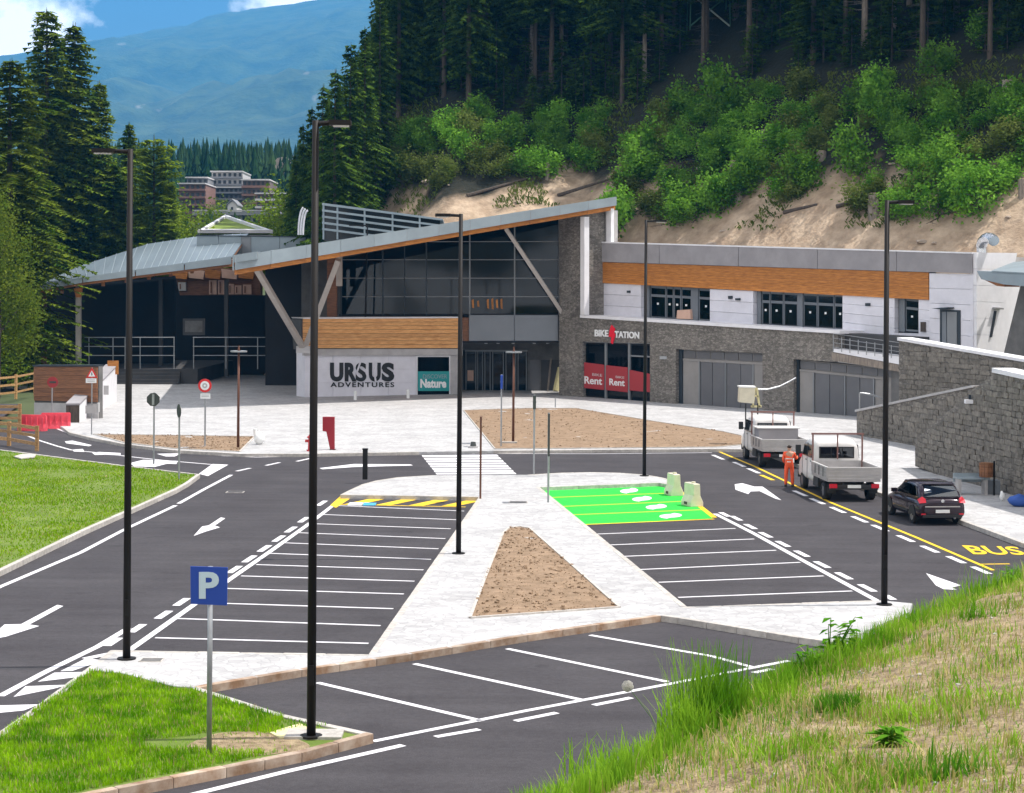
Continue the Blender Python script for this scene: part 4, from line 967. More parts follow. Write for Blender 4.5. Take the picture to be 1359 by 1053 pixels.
# stair landing with railing at wing end
pR = Plane((pB.a.x + pB.n.x * .3, pB.a.y + pB.n.y * .3), (pB.b.x + pB.n.x * .3, pB.b.y + pB.n.y * .3))
st = thing('stair_landing', 'sloping white stair landing with thin wire railing at the end of the stone terrace', 'landing', pR.at(1150, 480))
pane_on(pR, [(1106, 463), (1194, 473), (1194, 484), (1106, 467.5)], -1.6, 0, 'white_slab', 'white_wall', st)
pane_on(pR, [(1103, 468), (1194, 484.5), (1194, 494), (1103, 478)], -1.3, -.05, 'concrete_edge', 'bark_pale', st)
for x in range(1106, 1196, 11): MB().tube(pR.at(x, 438 + (x - 1106) * .16 + (8 if x > 1112 else 6)), pR.at(x, 466 + (x - 1106) * .12), .035, n=5).build('post', 'galvanised', st)
for k in range(4): MB().tube(pR.at(1106, 443 + k * 6), pR.at(1194, 455 + k * 6), .022, n=5).build('rail', 'galvanised', st)

# ------------------------------------------------------------------ RETAINING WALLS ON THE RIGHT
def rwall(pl, pts, label, capline=None, thick=.8, m='stone_wall', cap='white_wall', capth=4):
    g = thing('retaining_wall', label, 'wall', pl.at(*pts[-1]), group='grey stone retaining walls on the right')
    pane_on(pl, pts, -thick, 0, 'wall', m, g)
    if capline:
        for a, c_ in zip(capline[:-1], capline[1:]):
            pane_on(pl, [(a[0], a[1] - capth / 2), (c_[0], c_[1] - capth / 2), (c_[0], c_[1] + capth / 2), (a[0], a[1] + capth / 2)], -thick - .1, .12, 'coping', cap, g)
    return g
p1 = fromY(1193, 105, 1359, 95); p2 = fromY(1137, 103.4, 1290, 90.5); p3 = fromY(1215, 84, 1359, 71.9)
rw1 = rwall(p1, [(1193, 451), (1370, 480), (1450, 494), (1450, 700), (1193, 575)], 'highest grey stone wall with bright white coping, below the white tower', [(1193, 450), (1450, 494)])
rw2 = rwall(p2, [(1137, 546), (1290, 514), (1330, 505), (1330, 640), (1137, 580)], 'middle stone wall whose grey coping climbs to the right behind the near wall', [(1137, 545.5), (1292, 513)], cap='concrete', capth=3, thick=.5)
rw3 = rwall(p3, [(1214.5, 583), (1322, 493), (1370, 504), (1450, 522), (1450, 720), (1300, 648), (1214.5, 619)], 'nearest tall stone wall with slanting left edge, behind the bench', [(1320, 491.5), (1450, 520)], thick=.7, capth=6)
# individual stones proud of the near walls
SB = []
for k in range(5):
    bm = bmesh.new(); bmesh.ops.create_cube(bm, size=1); bmesh.ops.bevel(bm, geom=list(bm.edges), offset=.12, segments=1, affect='EDGES')
    for v in bm.verts: v.co += Vector((random.uniform(-.07, .07), random.uniform(-.05, .05), random.uniform(-.07, .07)))
    me = bpy.data.meshes.new('stone'); bm.to_mesh(me); bm.free(); me.materials.append(MATS['stone_block']); SB.append(me)
def inside(poly_, x, y):
    r = False; j = len(poly_) - 1
    for i in range(len(poly_)):
        if (poly_[i][1] > y) != (poly_[j][1] > y) and x < (poly_[j][0] - poly_[i][0]) * (y - poly_[i][1]) / (poly_[j][1] - poly_[i][1]) + poly_[i][0]: r = not r
        j = i
    return r
def stones(pl, poly_px, g, sx, sz, limit=290):
    W2 = [pl.at(*p) for p in poly_px]; q = [((w_ - pl.a).dot(pl.u), w_.z) for w_ in W2]
    s0, s1 = min(a for a, _ in q), max(a for a, _ in q); z0, z1 = max(0, min(z for _, z in q)), max(z for _, z in q)
    n = 0; z = z0 + sz / 2; rows = []
    R = math.atan2(pl.u.y, pl.u.x)
    while z < z1:
        s = s0 + random.uniform(-.3, .1)
        while s < s1:
            l = sx * random.uniform(.55, 1.5)
            if inside(q, s + l / 2, z) and inside(q, s + l * .9, z + sz * .4) and inside(q, s + l * .1, z + sz * .4): rows.append((s + l / 2, z, l))
            s += l
        z += sz
    random.shuffle(rows)
    bigb = MB()
    for k, (s, zz, l) in enumerate(rows):
        c = pl.a + pl.u * s + Vector((0, 0, zz + random.uniform(-.02, .02))); c += pl.n * random.uniform(-.03, .03)
        if k < limit:
            o = bpy.data.objects.new('stone', random.choice(SB)); COL.objects.link(o); o.parent = g; o.location = c - g.location; o.rotation_euler = (0, random.uniform(-.04, .04), R); o.scale = (l * .985, .11, sz * random.uniform(.93, 1.02))
        else: bigb.box(c, (l * .93, .12, sz * .88), rz=R)
    if bigb.v: bigb.build('stones', 'stone_block', g, kind='stuff', fix=False)
stones(p3, [(1215.5, 584), (1322, 495), (1362, 504), (1362, 690), (1215.5, 619)], rw3, .5, .23)
stones(p1, [(1194, 454), (1362, 481), (1362, 540), (1194, 560)], rw1, .62, .27)
stones(p2, [(1138, 549), (1289, 517), (1300, 620), (1138, 579)], rw2, .62, .27)
# grey pier and canopy top right
pK = fromY(1320, 108, 1400, 104)
cn = thing('corner_canopy', 'grey flat canopy on dark stone pier cut by the right picture edge', 'canopy', pK.at(1345, 470))
pane_on(pK, [(1352, 376), (1420, 380), (1420, 492), (1322, 470), (1344, 380)], -6, -.6, 'pier', 'concrete_dark', cn)
pane_on(pK, [(1316, 360), (1420, 366), (1420, 384), (1352, 378), (1322, 371)], -.2, 1.2, 'fascia', 'roof_edge', cn)
t0 = [pK.at(1316, 359.5, 1.2), pK.at(1420, 365.5, 1.2), pK.at(1420, 340, -6), pK.at(1345, 348, -6)]
MB().ext(t0, (0, 0, -.12)).build('roof', 'roof_edge', cn)
pane_on(pK, [(1322, 371.5), (1350, 378), (1350, 381), (1340, 380)], -.2, 1.0, 'soffit_edge', 'wood_soffit', cn)

# ------------------------------------------------------------------ WOODEN WALL + STAIR PARAPET, LEFT
pw = fromY(47, 114, 130, 112)
g = thing('boarded_wall', 'brown boarded wall on a grey concrete base beside the stair at far left', 'wall', pw.at(90, 558))
band(pw, ((46.5, 487), (130, 487)), ((46.5, 532), (130, 534)), 8, 0, .12, 'board', 'wood_brown', g, gap=.05, jitter=.01)
pane_on(pw, [(46, 486), (131, 486), (131, 560), (46, 560)], -.4, -.01, 'core', 'concrete_dark', g)
pane_on(pw, [(46, 534.5), (131, 536), (131, 562), (46, 560)], 0, .06, 'concrete_base', 'concrete', g)
pane_on(pw, [(46, 484.5), (131, 484.5), (131, 486.5), (46, 486.5)], -.5, .2, 'coping', 'dark_frame', g)
g = thing('stair_parapet', 'white sloping stair parapet rising away beside the brown boarded wall', 'parapet', Vector((-26, 109, Z1)))
A1, A2 = Vector((-26.1, 108.4, 0)), Vector((-28.3, 129, 0)); tk = Vector((.72, .08, 0))
MB().ext([A1, A2, A2 + Vector((0, 0, 2.65)), A1 + Vector((0, 0, 1.18))], tk).build('wall', 'white_wall', g)
MB().ext([A1 + Vector((-.05, -.1, 1.18)), A2 + Vector((-.05, 0, 2.65)), A2 + Vector((-.05, 0, 2.75)), A1 + Vector((-.05, -.1, 1.28))], tk * 1.14).build('coping', 'grey_wall', g)
MB().ext([A1 + Vector((-.02, -.06, .0)), A1 + Vector((-.02, -.06, 1.17)), A1 + tk + Vector((.02, -.06, 1.17)), A1 + tk + Vector((.02, -.06, 0))], (0, .05, 0)).build('end_face', 'bark', g)
# notice boards on the parapet side
for (x, y, lab, mm) in ((133, 518, 'lower pale notice board mounted along the white stair parapet', 'concrete'), (150, 488, 'upper brown notice board at the top of the stair parapet', 'wood')):
    c_ = W(x, y, 121 if x < 140 else 128); g = thing('notice_board', lab, 'sign', (c_.x, c_.y, Z1))
    MB().box(c_, (.75 if x > 140 else 1.1, .1, .95 if x > 140 else .6)).build('board', mm, g)
    MB().tube((c_.x - .35, c_.y, Z1), (c_.x - .35, c_.y, c_.z + .3), .04, n=6).build('post', 'wood', g)

# ------------------------------------------------------------------ FAR BUILDINGS
def block(name, px0, py0, px1, py1, Y, label, m, floors, bandm='far_white', depth=14, windows=True, cat='building', flatroof=True):
    pl = Plane((-500, Y), (500, Y)); g = thing(name, label, cat, pl.at((px0 + px1) / 2, py1))
    g['group'] = 'apartment blocks of the town in the valley'
    pane_on(pl, rect(px0, py0, px1, py1 + 12), -depth, 0, 'wall', m, g)
    h = (py1 - py0) / floors
    for i in range(floors):
        y = py0 + i * h
        pane_on(pl, rect(px0 - .5, y + h * .62, px1 + .5, y + h * .9), 0.01, 1.4, 'balcony_band', bandm, g)
        if windows:
            n = max(2, int((px1 - px0) / 6))
            for k in range(n):
                x = lerp(px0, px1, (k + .25) / n); pane_on(pl, rect(x, y + h * .12, x + (px1 - px0) / n * .55, y + h * .6), .01, .1, 'window', 'far_window', g)
    if flatroof: pane_on(pl, rect(px0 - 1, py0 - 1.6, px1 + 1, py0), -depth, 1.5, 'roof', 'far_white', g)
    return g
block('apartment_block', 238, 245, 273, 285, 420, 'red brick block with pale balcony bands at the left edge of the town', 'brick_far', 4, 'brick_far')
block('apartment_block', 248, 237, 276, 250, 450, 'grey flat-roofed block just above the red brick block', 'far_grey', 1, 'far_grey')
block('apartment_block', 281, 229, 322, 248, 460, 'pale grey topmost block with white front in the town centre', 'far_white', 2, 'far_grey')
block('apartment_block', 322, 240, 358, 284, 430, 'brown block with long shaded floors right of the town centre', 'brick_far_b', 4, 'brick_far')
block('apartment_block', 340, 258, 392, 288, 415, 'lower brown block with two bright white roof edges at right', 'brick_far', 3, 'far_white')
block('apartment_block', 262, 250, 322, 284, 440, 'dark grey shaded block in the middle of the town', 'far_grey', 4, 'far_grey')
pl = Plane((-500, 405), (500, 405)); g = thing('gabled_house', 'tiny white gabled house below the dark blocks', 'house', pl.at(308, 283), group='apartment blocks of the town in the valley')
pane_on(pl, [(302, 284), (302, 272), (308, 267), (314, 272), (314, 284)], -8, 0, 'wall', 'far_white', g); pane_on(pl, [(300.5, 273), (308, 266), (315.5, 273), (315, 271), (308, 264), (301, 271)], -8.2, .4, 'roof', 'far_grey', g); pane_on(pl, rect(306.5, 275, 309.5, 279), .01, .08, 'window', 'far_window', g)
pl = Plane((-500, 390), (500, 390)); g = thing('viaduct', 'long low grey road viaduct crossing below the town', 'viaduct', pl.at(320, 300))
pane_on(pl, rect(255, 281, 372, 286), -6, 0, 'deck', 'far_grey', g); pane_on(pl, rect(255, 278.8, 372, 280.5), -.3, 0, 'guardrail', 'concrete', g)
for x in range(262, 372, 14): pane_on(pl, rect(x, 286.2, x + 3, 300), -5, -1, 'pier', 'far_grey', g)
pl = Plane((-500, 520), (500, 520)); g = tag(pane_on(pl, [(362, 218), (368, 210), (378, 208), (386, 214), (390, 235), (362, 232)], -20, 0, 'cliff', 'rock', None), 'pale rock face between the far trees at the right of the town', 'rock')
# green roofed house right behind the station roof
g = thing('green_roof_house', 'low white house with bright sloping grass roof behind the station roofs', 'house', W(310, 315, 200))
a, b1, c1 = W(262, 313, 195), W(298, 291, 215), W(362, 313, 198)
MB().ext([a, b1, c1], (0, 0, -3)).build('wall', 'far_white', g)
up = Vector((0, 0, .12)); cc = (a + b1 + c1) / 3
MB().ext([cc.lerp(a, .9) + up * 2, cc.lerp(b1, .9) + up * 2, cc.lerp(c1, .9) + up * 2], (0, 0, -.2)).build('roof_grass', 'roof_grass', g)
cc2 = (a + b1 + c1) / 3
for k_, (p_, q_) in enumerate(((a, b1), (b1, c1), (c1, a))):
    u_ = Vector((0, 0, .5 + .06 * k_)); MB().ext([p_ + u_, q_ + u_, q_.lerp(cc2, .14) + u_, p_.lerp(cc2, .14) + u_], (0, 0, -.35)).build('roof_border', 'white_wall', g)
# sunlit house seen through the gap under the roof
pl = Plane((-500, 186), (500, 186)); g = thing('timber_house', 'sunlit peach house with white window bays seen through the gap under the roof', 'house', pl.at(290, 395))
pane_on(pl, rect(225, 356, 345, 396), -2, -.5, 'wall', 'wood_brown', g)
for x0, x1, y0, y1, mm in [(236, 246, 375, 386, 'far_white'), (277, 287, 372, 391, 'peach_wall'), (289, 298, 372, 391, 'peach_wall'), (302, 310, 377, 391, 'peach_wall'), (311, 320, 379, 391, 'peach_wall'), (322, 333, 378, 391, 'peach_wall')]:
    f = pane_on(pl, rect(x0, y0, x1, y1), -.49, -.2, 'bay', mm, g); pane_on(pl, rect(x0 + 2, y0 + 2, x0 + 3.5, y1 - 2), -.19, -.1, 'window_bar', 'wood_brown', g)
for k in range(5): pane_on(pl, [(228 + k * 22, 357), (250 + k * 22, 360), (248 + k * 22, 371), (229 + k * 22, 369)], -.3, .2, 'roof_board', 'peach_wall' if k % 2 else 'wood', g)
# ================================================================== STREET FURNITURE
def lamp(px, py, ptx, pty, armpx, label, arm_up=0, z=Z1, group='tall black street lamps'):
    b0 = P(px, py, z); top = W(ptx, pty, b0.y); H = top.z - z
    g = thing('street_lamp', label, 'street lamp', b0, group=group)
    T = b0 + Vector((0, 0, H)); s = 1 if armpx > 0 else -1; L_ = abs(armpx) / F * b0.y
    b = MB(); b.tube(b0, T, .082, .06, n=12); b.build('pole', 'black_metal', g, smooth=True)
    MB().tube(b0, b0 + Vector((0, 0, .03)), .2, n=12).build('base_plate', 'black_metal', g)
    MB().box(b0 + Vector((0, -.105, 1.1)), (.09, .02, .35)).build('access_door', 'black_metal', g)
    MB().tube(T + Vector((0, 0, -.06)), T + Vector((s * L_ * .5, 0, -.04)), .045, n=8).build('arm', 'black_metal', g)
    h = MB(); h.ext([T + Vector((s * L_ * .4, -.16, 0)), T + Vector((s * L_, -.13, 0)), T + Vector((s * L_, .13, 0)), T + Vector((s * L_ * .4, .16, 0))], (0, 0, -.09)); h.build('lamp_head', 'black_metal', g)
    MB().box(T + Vector((s * L_ * .72, 0, -.1)), (L_ * .45, .2, .02)).build('lens', 'lamp_clear', g)
    return g
lamp(168, 875, 172.5, 198, -50, 'leftmost tall black street lamp, standing at the left tip of the white paving')
lamp(413, 978, 421, 160, 47, 'nearest and tallest black street lamp, on the corner of the grass island')
lamp(608.5, 735, 612, 284, -34, 'tall black street lamp left of the brown soil triangle')
lamp(855, 632, 859.5, 292, 27, 'farthest tall black street lamp, behind the green painted bays')
lamp(1173.5, 803, 1177.5, 266, 35, 'tall black street lamp at the lower right corner of the right parking bays')
# concrete pad of near lamp + yellow cover
q = P(413, 978, .13); g = tag(MB().box((q.x + .05, q.y + .08, .15), (1.0, .62, .06)).build('concrete_pad', 'kerb'), 'pale concrete pad at the foot of the nearest lamp post', 'pad')
q = [P(x, y, .16) for x, y in ((358, 972), (398, 960), (410, 966), (412, 975), (372, 979))]; tag(MB().ext(q, (0, 0, -.05)).build('cable_cover', 'yellow_plate'), 'pale yellow cover plate lying left of the nearest lamp post', 'cover')
# foot of the slim lamp pole, cut off and capped as a short post
b0 = P(484.5, 637, Z1); g = thing('bollard', 'single dark square foot of the slim lamp post at the left end of the parking island', 'bollard', b0)
MB().box(b0 + Vector((0, 0, .64)), (.2, .2, 1.24)).build('post', 'black_metal', g); MB().box(b0 + Vector((0, 0, 1.28)), (.23, .23, .05)).build('cap', 'black_metal', g)
# plaza lamps with disc heads
def disc_lamp(px, py, pty, label):
    b0 = P(px, py, Z1 + .03); H = W(px, pty, b0.y).z - b0.z; g = thing('garden_lamp', label, 'lamp', b0, group='small lamps with disc heads on the plaza')
    MB().tube(b0, b0 + Vector((0, 0, H)), .07, .055, n=10).build('pole', 'bronze', g, smooth=True)
    MB().disc(b0 + Vector((0, 0, H - .02)), (0, 0, 1), .42, .07, 20).build('disc', 'galvanised', g)
    MB().tube(b0 + Vector((0, 0, H + .05)), b0 + Vector((0, 0, H + .3)), .07, .03, n=8).build('finial', 'bronze', g)
    return g
disc_lamp(316, 594, 467, 'thin brown lamp with flat disc head standing on the narrow soil strip')
disc_lamp(681, 588, 468, 'thin black lamp with flat disc head standing on the large soil bed')
b0 = P(676, 588.5, Z1 + .05); tag(MB().box(b0 + Vector((0, 0, .04)), (.8, .25, .08)).build('stone_slab', 'kerb'), 'small pale slab at the foot of the lamp on the large soil bed', 'slab')
# --- signs
def pole_to(px, pyb, pyt, z, r=.035, m='galvanised', g=None):
    b0 = P(px, pyb, z); top = W(px, pyt, b0.y); return b0, Vector((b0.x, b0.y, top.z))
def sign(kind, px, pyb, pyt, label, z=Z1):
    b0, t = pole_to(px, pyb, pyt, z); g = thing('road_sign', label, 'sign', b0); k = b0.y / F
    return g, b0, t, k
TO = Vector((0, -1, 0))
# P sign
g, b0, t, k = sign('p', 277.5, 1000, 770, 'blue square parking sign with pale letter P on a grey post in the grass', .13)
MB().tube(b0 - Vector((0, 0, .1)), Vector((b0.x, b0.y, W(278, 752, b0.y).z)), .045, n=10).build('post', 'galvanised', g, smooth=True)
ps = Plane((-10, b0.y - .06), (10, b0.y - .06))
pane_on(ps, [(253, 751.5), (302.5, 753), (301.5, 803.5), (253.5, 801.5)], 0, .025, 'sign_plate', 'sign_blue', g)
text_plane('P', ps, 264.5, 759, 291, 794.5, .026, .006, 'letter_p', 'letter', g, bold=.035)
for z_ in (.12, .5): MB().box(Vector((b0.x, b0.y - .03, W(278, 795, b0.y).z + z_)), (.16, .05, .04)).build('clamp', 'galvanised', g)
# octagonal back of stop sign
g, b0, t, k = sign('stop', 204, 616, 521, 'dark octagonal back of a stop sign on grey post at the lawn corner', .13)
MB().tube(b0, t, .04, n=8).build('post', 'galvanised', g)
c_ = W(203.5, 530.5, b0.y - .1); MB().disc(c_, TO, 9.2 * k, .03, 8, ang0=math.pi / 8).build('sign_plate', 'sign_back', g)
MB().box(c_ + Vector((0, -.05, 0)), (.1, .04, 14 * k)).build('bracket', 'galvanised', g)
# edge-on dark round sign
g, b0, t, k = sign('edge', 237.5, 636, 539, 'dark round sign seen nearly edge-on, right of the octagonal sign', .13)
MB().tube(b0, t, .04, n=8).build('post', 'galvanised', g)
MB().disc(W(238, 545.5, b0.y - .08), (-.9, -.45, 0), 9 * k, .03, 24).build('sign_plate', 'sign_back', g)
# round red prohibition
g, b0, t, k = sign('no', 272, 592, 503, 'round white sign with red ring and small white plate below', Z1)
MB().tube(b0, t, .045, n=8).build('post', 'galvanised', g)
c_ = W(272, 512, b0.y - .1); MB().disc(c_, TO, 9 * k, .03, 28).build('sign_ring', 'sign_red', g)
MB().disc(c_ + Vector((0, -.031, 0)), TO, 6 * k, .01, 28).build('sign_face', 'sign_white', g); MB().disc(c_ + Vector((0, -.042, 0)), TO, 3.4 * k, .008, 20).build('sign_symbol', 'sign_grey', g)
MB().disc(c_ + Vector((0, -.052, 0)), TO, 1.4 * k, .006, 12).build('sign_symbol', 'sign_white', g)
MB().box(W(272.5, 526, b0.y - .1), (13 * k, .03, 7 * k)).build('plate', 'sign_white', g)
for y in (524.5, 526.5): MB().box(W(272.5, y, b0.y - .12), (10 * k, .006, .9 * k)).build('plate_text', 'sign_grey', g)
# triangle sign
g, b0, t, k = sign('tri', 121.5, 577, 488, 'red bordered triangle warning sign by the stair parapet', Z1)
MB().tube(b0, t, .035, n=8).build('post', 'galvanised', g)
pt = Plane((-50, b0.y - .1), (10, b0.y - .1))
pane_on(pt, [(122, 488), (129.5, 501.5), (114.5, 501.5)], 0, .03, 'sign_border', 'sign_red', g); pane_on(pt, [(122, 492), (126.6, 500), (117.4, 500)], .031, .04, 'sign_face', 'sign_white', g)
pane_on(pt, rect(121.5, 494.5, 122.7, 498.5), .041, .046, 'sign_symbol', 'sign_back', g)
pane_on(pt, rect(114, 502.5, 128, 508.5), 0, .03, 'plate', 'sign_white', g)
for y in (504, 506): pane_on(pt, rect(116, y, 126, y + .8), .031, .035, 'plate_text', 'sign_grey', g)
pane_on(pt, rect(113.5, 538.5, 127.5, 549), 0, .03, 'lower_plate', 'concrete', g)
MB().box(W(130.5, 541, b0.y + .5), (.08, .4, .5)).build('side_plate', 'sign_grey', g)
# no entry sign
g, b0, t, k = sign('ne', 70, 560, 500, 'dark red no entry sign with black bar before the brown boarded wall', 0)
b0 = Vector((b0.x, b0.y - 1, 0)); yy = 106.5; b0 = W(70, 400, yy); b0.z = 0; g.location = b0
MB().tube(b0, Vector((b0.x, b0.y, W(70, 502, yy).z)), .035, n=8).build('post', 'galvanised', g)
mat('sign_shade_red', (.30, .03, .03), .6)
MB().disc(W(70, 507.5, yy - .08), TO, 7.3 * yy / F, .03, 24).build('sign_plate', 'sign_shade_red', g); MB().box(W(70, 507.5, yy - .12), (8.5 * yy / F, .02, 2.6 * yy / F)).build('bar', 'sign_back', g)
# narrow posts in the centre
def slim(px, pyb, pyt, label, pcol, panel=None, z=Z1, pw_=5):
    g, b0, t, k = sign('s', px, pyb, pyt, label, z)
    MB().tube(b0, t, .04, n=8).build('post', 'galvanised' if pcol == 'g' else 'bronze', g)
    if panel:
        y0, y1, mm = panel; c_ = W(px + .8, (y0 + y1) / 2, b0.y)
        MB().box(c_ + Vector((0, -.02, 0)), (pw_ * k * .8, .55, (y1 - y0) * k)).build('sign_panel', mm, g); MB().box(c_ + Vector((0, -.02, 0)), (pw_ * k * .95, .1, .08)).build('clamp', 'galvanised', g)
slim(665, 593, 497, 'blue edge-on sign on a thin post at the left edge of the large bed', 'g', (498, 516, 'sign_blue'), pw_=4)
slim(708.5, 630, 524, 'dark narrow sign on a thin grey post behind the island', 'g', (525, 543, 'sign_back'), pw_=5)
slim(727.5, 667, 548, 'tall dark edge-on sign on a thin post at the corner of the green bays', 'g', (549, 605, 'sign_back'), pw_=3.4)
slim(637.5, 662, 553, 'brown thin post by the zebra crossing with narrow plate', 'b', (553, 573, 'bronze'), pw_=2.4)
slim(737, 541, 528, 'very short thin post on the plaza near the entrance', 'g')
# red totem, hydrant
b0 = P(437, 597, Z1); k = b0.y / F; pt = Plane((-30, b0.y), (30, b0.y))
g = thing('information_totem', 'dark red angular totem with a tapering foot on the white plaza', 'totem', b0)
pane_on(pt, [(428.5, 553.5), (444, 553.5), (444, 597), (438.5, 597), (433.5, 573), (428.5, 572)], -.15, .15, 'body', 'red_paint', g)
pane_on(pt, [(437.5, 596.5), (445.5, 596.5), (445.5, 598), (437.5, 598)], -.25, .25, 'foot_plate', 'black_metal', g)
b0 = P(412, 599, Z1); g = thing('fire_hydrant', 'small red fire hydrant left of the dark red totem', 'hydrant', b0)
b = MB(); 
for z0, z1, r0, r1 in ((0, .06, .19, .19), (.06, .65, .13, .11), (.65, .72, .17, .17), (.72, .85, .13, .04)): b.tube(b0 + Vector((0, 0, z0)), b0 + Vector((0, 0, z1)), r0, r1, n=12)
b.build('body', 'red_hydrant', g)
for s in (-1, 1): MB().tube(b0 + Vector((s * .08, 0, .5)), b0 + Vector((s * .26, 0, .5)), .07, n=10).build('outlet', 'red_hydrant', g)
# white sacks / box on plaza
b0 = P(344, 590, Z1); g = thing('white_sack', 'white plastic sack slumped on the paving beside the narrow soil strip', 'sack', b0)
def lump(c, r, sz, m, parent, name, seed=0, n=2):
    bm = bmesh.new(); bmesh.ops.create_icosphere(bm, subdivisions=n, radius=1)
    for v in bm.verts:
        f = 1 + .28 * noise.noise(v.co * 1.6 + Vector((seed, 0, 0))); v.co = Vector((v.co.x * r[0] * f, v.co.y * r[1] * f, (v.co.z * .5 + .45) * sz * f))
    me = bpy.data.meshes.new(name); bm.to_mesh(me); bm.free(); me.materials.append(MATS[m]); me.polygons.foreach_set('use_smooth', [True] * len(me.polygons))
    o = bpy.data.objects.new(name, me); COL.objects.link(o)
    if parent: o.parent = parent; o.location = Vector(c) - parent.location
    else: o.location = c
    return o
lump(b0, (.28, .25), .65, 'white_plastic', g, 'sack', 1); MB().tube(b0 + Vector((-.2, 0, .3)), b0 + Vector((-.22, 0, .78)), .06, .1, n=8).build('sack_neck', 'white_plastic', g)
b0 = P(628, 594.5, Z1); g = thing('drain_bollard', 'small squat grey floor fitting beside the top of the zebra crossing', 'fitting', b0); MB().disc(b0, (0, 0, 1), .26, .08, 16).build('base', 'concrete', g); MB().tube(b0 + Vector((0, 0, .08)), b0 + Vector((0, 0, .3)), .16, .12, n=12).build('dome', 'sign_back', g)
# cream water barriers by the green bays
def jersey(px, py, label, rz):
    b0 = P(px, py, 0); g = thing('water_barrier', label, 'barrier', b0, rz, group='cream plastic barriers by the green bays', local=True)
    prof = [(-.27, 0), (.27, 0), (.27, .16), (.15, .42), (.13, .86), (-.13, .86), (-.15, .42), (-.27, .16)]
    b = MB(); b.ext([Vector((x, -.42, z)) for x, z in prof], (0, .84, 0)); o = b.build('body', 'cream_plastic', g)
    bv = o.modifiers.new('bevel', 'BEVEL'); bv.width = .03; bv.segments = 2
    MB().tube((0, -.1, .86), (0, -.1, .92), .08, n=10).build('filler_cap', 'cream_plastic', g)
    MB().box((0, 0, .12), (.56, .25, .1)).build('fork_slot', 'bark', g)
    return g
jersey(894, 657.5, 'left cream plastic barrier standing on the yellow edge of the green bays', .25)
jersey(918.5, 671.5, 'right cream plastic barrier, nearer the dashed line by the green bays', .35)
# red plastic barriers at left
def redbar(px, py, rz, L_, label, tilt=0):
    b0 = P(px, py, 0); g = thing('road_barrier', label, 'barrier', b0, rz, group='red plastic road barriers', local=True)
    prof = [(-.24, 0), (.24, 0), (.2, .18), (.1, .4), (.09, .85), (-.09, .85), (-.1, .4), (-.2, .18)]
    b = MB(); b.ext([Vector((-L_ / 2, y, z)) for y, z in prof], (L_, 0, 0)); b.build('body', 'red_plastic', g)
    for k in range(5): MB().box((-L_ / 2 + L_ * (k + .5) / 5, -.15, .45), (.07, .12, .65)).build('rib', 'red_plastic', g)
    MB().box((0, 0, .88), (L_ * .96, .12, .06)).build('top_ridge', 'red_plastic', g)
    for s in (-1, 1): MB().box((s * L_ * .3, 0, .04), (.3, .56, .08)).build('foot', 'red_plastic', g)
redbar(43, 572, -.08, 1.6, 'left red plastic road barrier closing the side road'); redbar(74, 569, .22, 1.65, 'right red plastic road barrier, turned towards the stair parapet')
# ---- wooden fences
def fence(pts, label, h=1.1, rails=3, z=0, tilt=0):
    q = [P(x, y, z) for x, y in pts]; g = thing('wooden_fence', label, 'fence', q[0], group='rustic wooden fences at the left edge')
    for p in q:
        MB().box(p + Vector((0, 0, h / 2)), (.16, .16, h), rz=random.uniform(-.2, .2)).build('post', 'wood_fence', g)
    for a, c_ in zip(q[:-1], q[1:]):
        for r in range(rails):
            zz = h * (.28 + .62 * r / max(1, rails - 1)); d = c_ - a
            MB().ext([a + Vector((0, -.1, zz - .08)), c_ + Vector((0, -.1, zz - .08 + random.uniform(-.02, .02))), c_ + Vector((0, -.1, zz + .08)), a + Vector((0, -.1, zz + .08))], (0, .06, 0)).build('rail', 'wood_fence', g)
    return g
fence([(-40, 572), (-8, 573), (26, 573)], 'upper wooden fence with closed rails left of the red barriers', h=1.55, rails=4)
fence([(-30, 588), (12, 592), (49, 599)], 'lower weathered wooden fence on the lawn edge in the left corner', h=1.25, rails=3)
fence([(-5, 533), (21, 530), (46, 524)], 'bright wooden fence with three rails climbing beside the boarded wall', h=1.8, rails=3)
# sawn board lying on lawn
q = [P(x, y, .16) for x, y in ((18, 607), (30, 604), (48, 604), (46, 608), (28, 610))]; tag(MB().ext(q, (0, 0, .05)).build('flat_stone', 'kerb'), 'pale flat slab lying in the lawn by the lower fence', 'slab')

# ================================================================== RIGHT FOOTWAY THINGS
pt = p3
bz = P(1290, 655, Z1); bz = Vector((W(1291, 400, 73).x, 73, Z1))
g = thing('bench', 'blue grey bench with boxy concrete frame against the near stone wall', 'bench', bz)
k = bz.y / F
for s in (-1, 1): MB().box(bz + Vector((s * .52, 0, .3)), (.12, .55, .6)).build('leg', 'concrete', g)
for j in range(3): MB().box(bz + Vector((0, -.2 + j * .2, .64)), (1.3, .17, .07)).build('slat', 'roof_edge', g)
MB().box(bz + Vector((0, .32, .62)), (1.3, .07, .35)).build('backrest', 'roof_edge', g)
MB().box(bz + Vector((.85, .1, .28)), (.5, .5, .55)).build('end_block', 'grey_panel', g)
bb = Vector((W(1313, 400, 72.6).x, 72.6, Z1)); g = thing('litter_bin', 'brown wooden litter bin on a dark post beside the bench', 'bin', bb)
MB().tube(bb + Vector((.24, 0, 0)), bb + Vector((.24, 0, 1.35)), .04, n=8).build('post', 'black_metal', g)
b = MB(); b.tube(bb + Vector((-.08, 0, .72)), bb + Vector((-.08, 0, 1.28)), .24, .25, n=14); b.build('drum', 'bin_brown', g)
for s in range(14):
    t = 2 * math.pi * s / 14; MB().box(bb + Vector((-.08 + .255 * math.cos(t), .255 * math.sin(t), 1.0)), (.02, .09, .54), rz=t).build('slat', 'wood_brown', g)
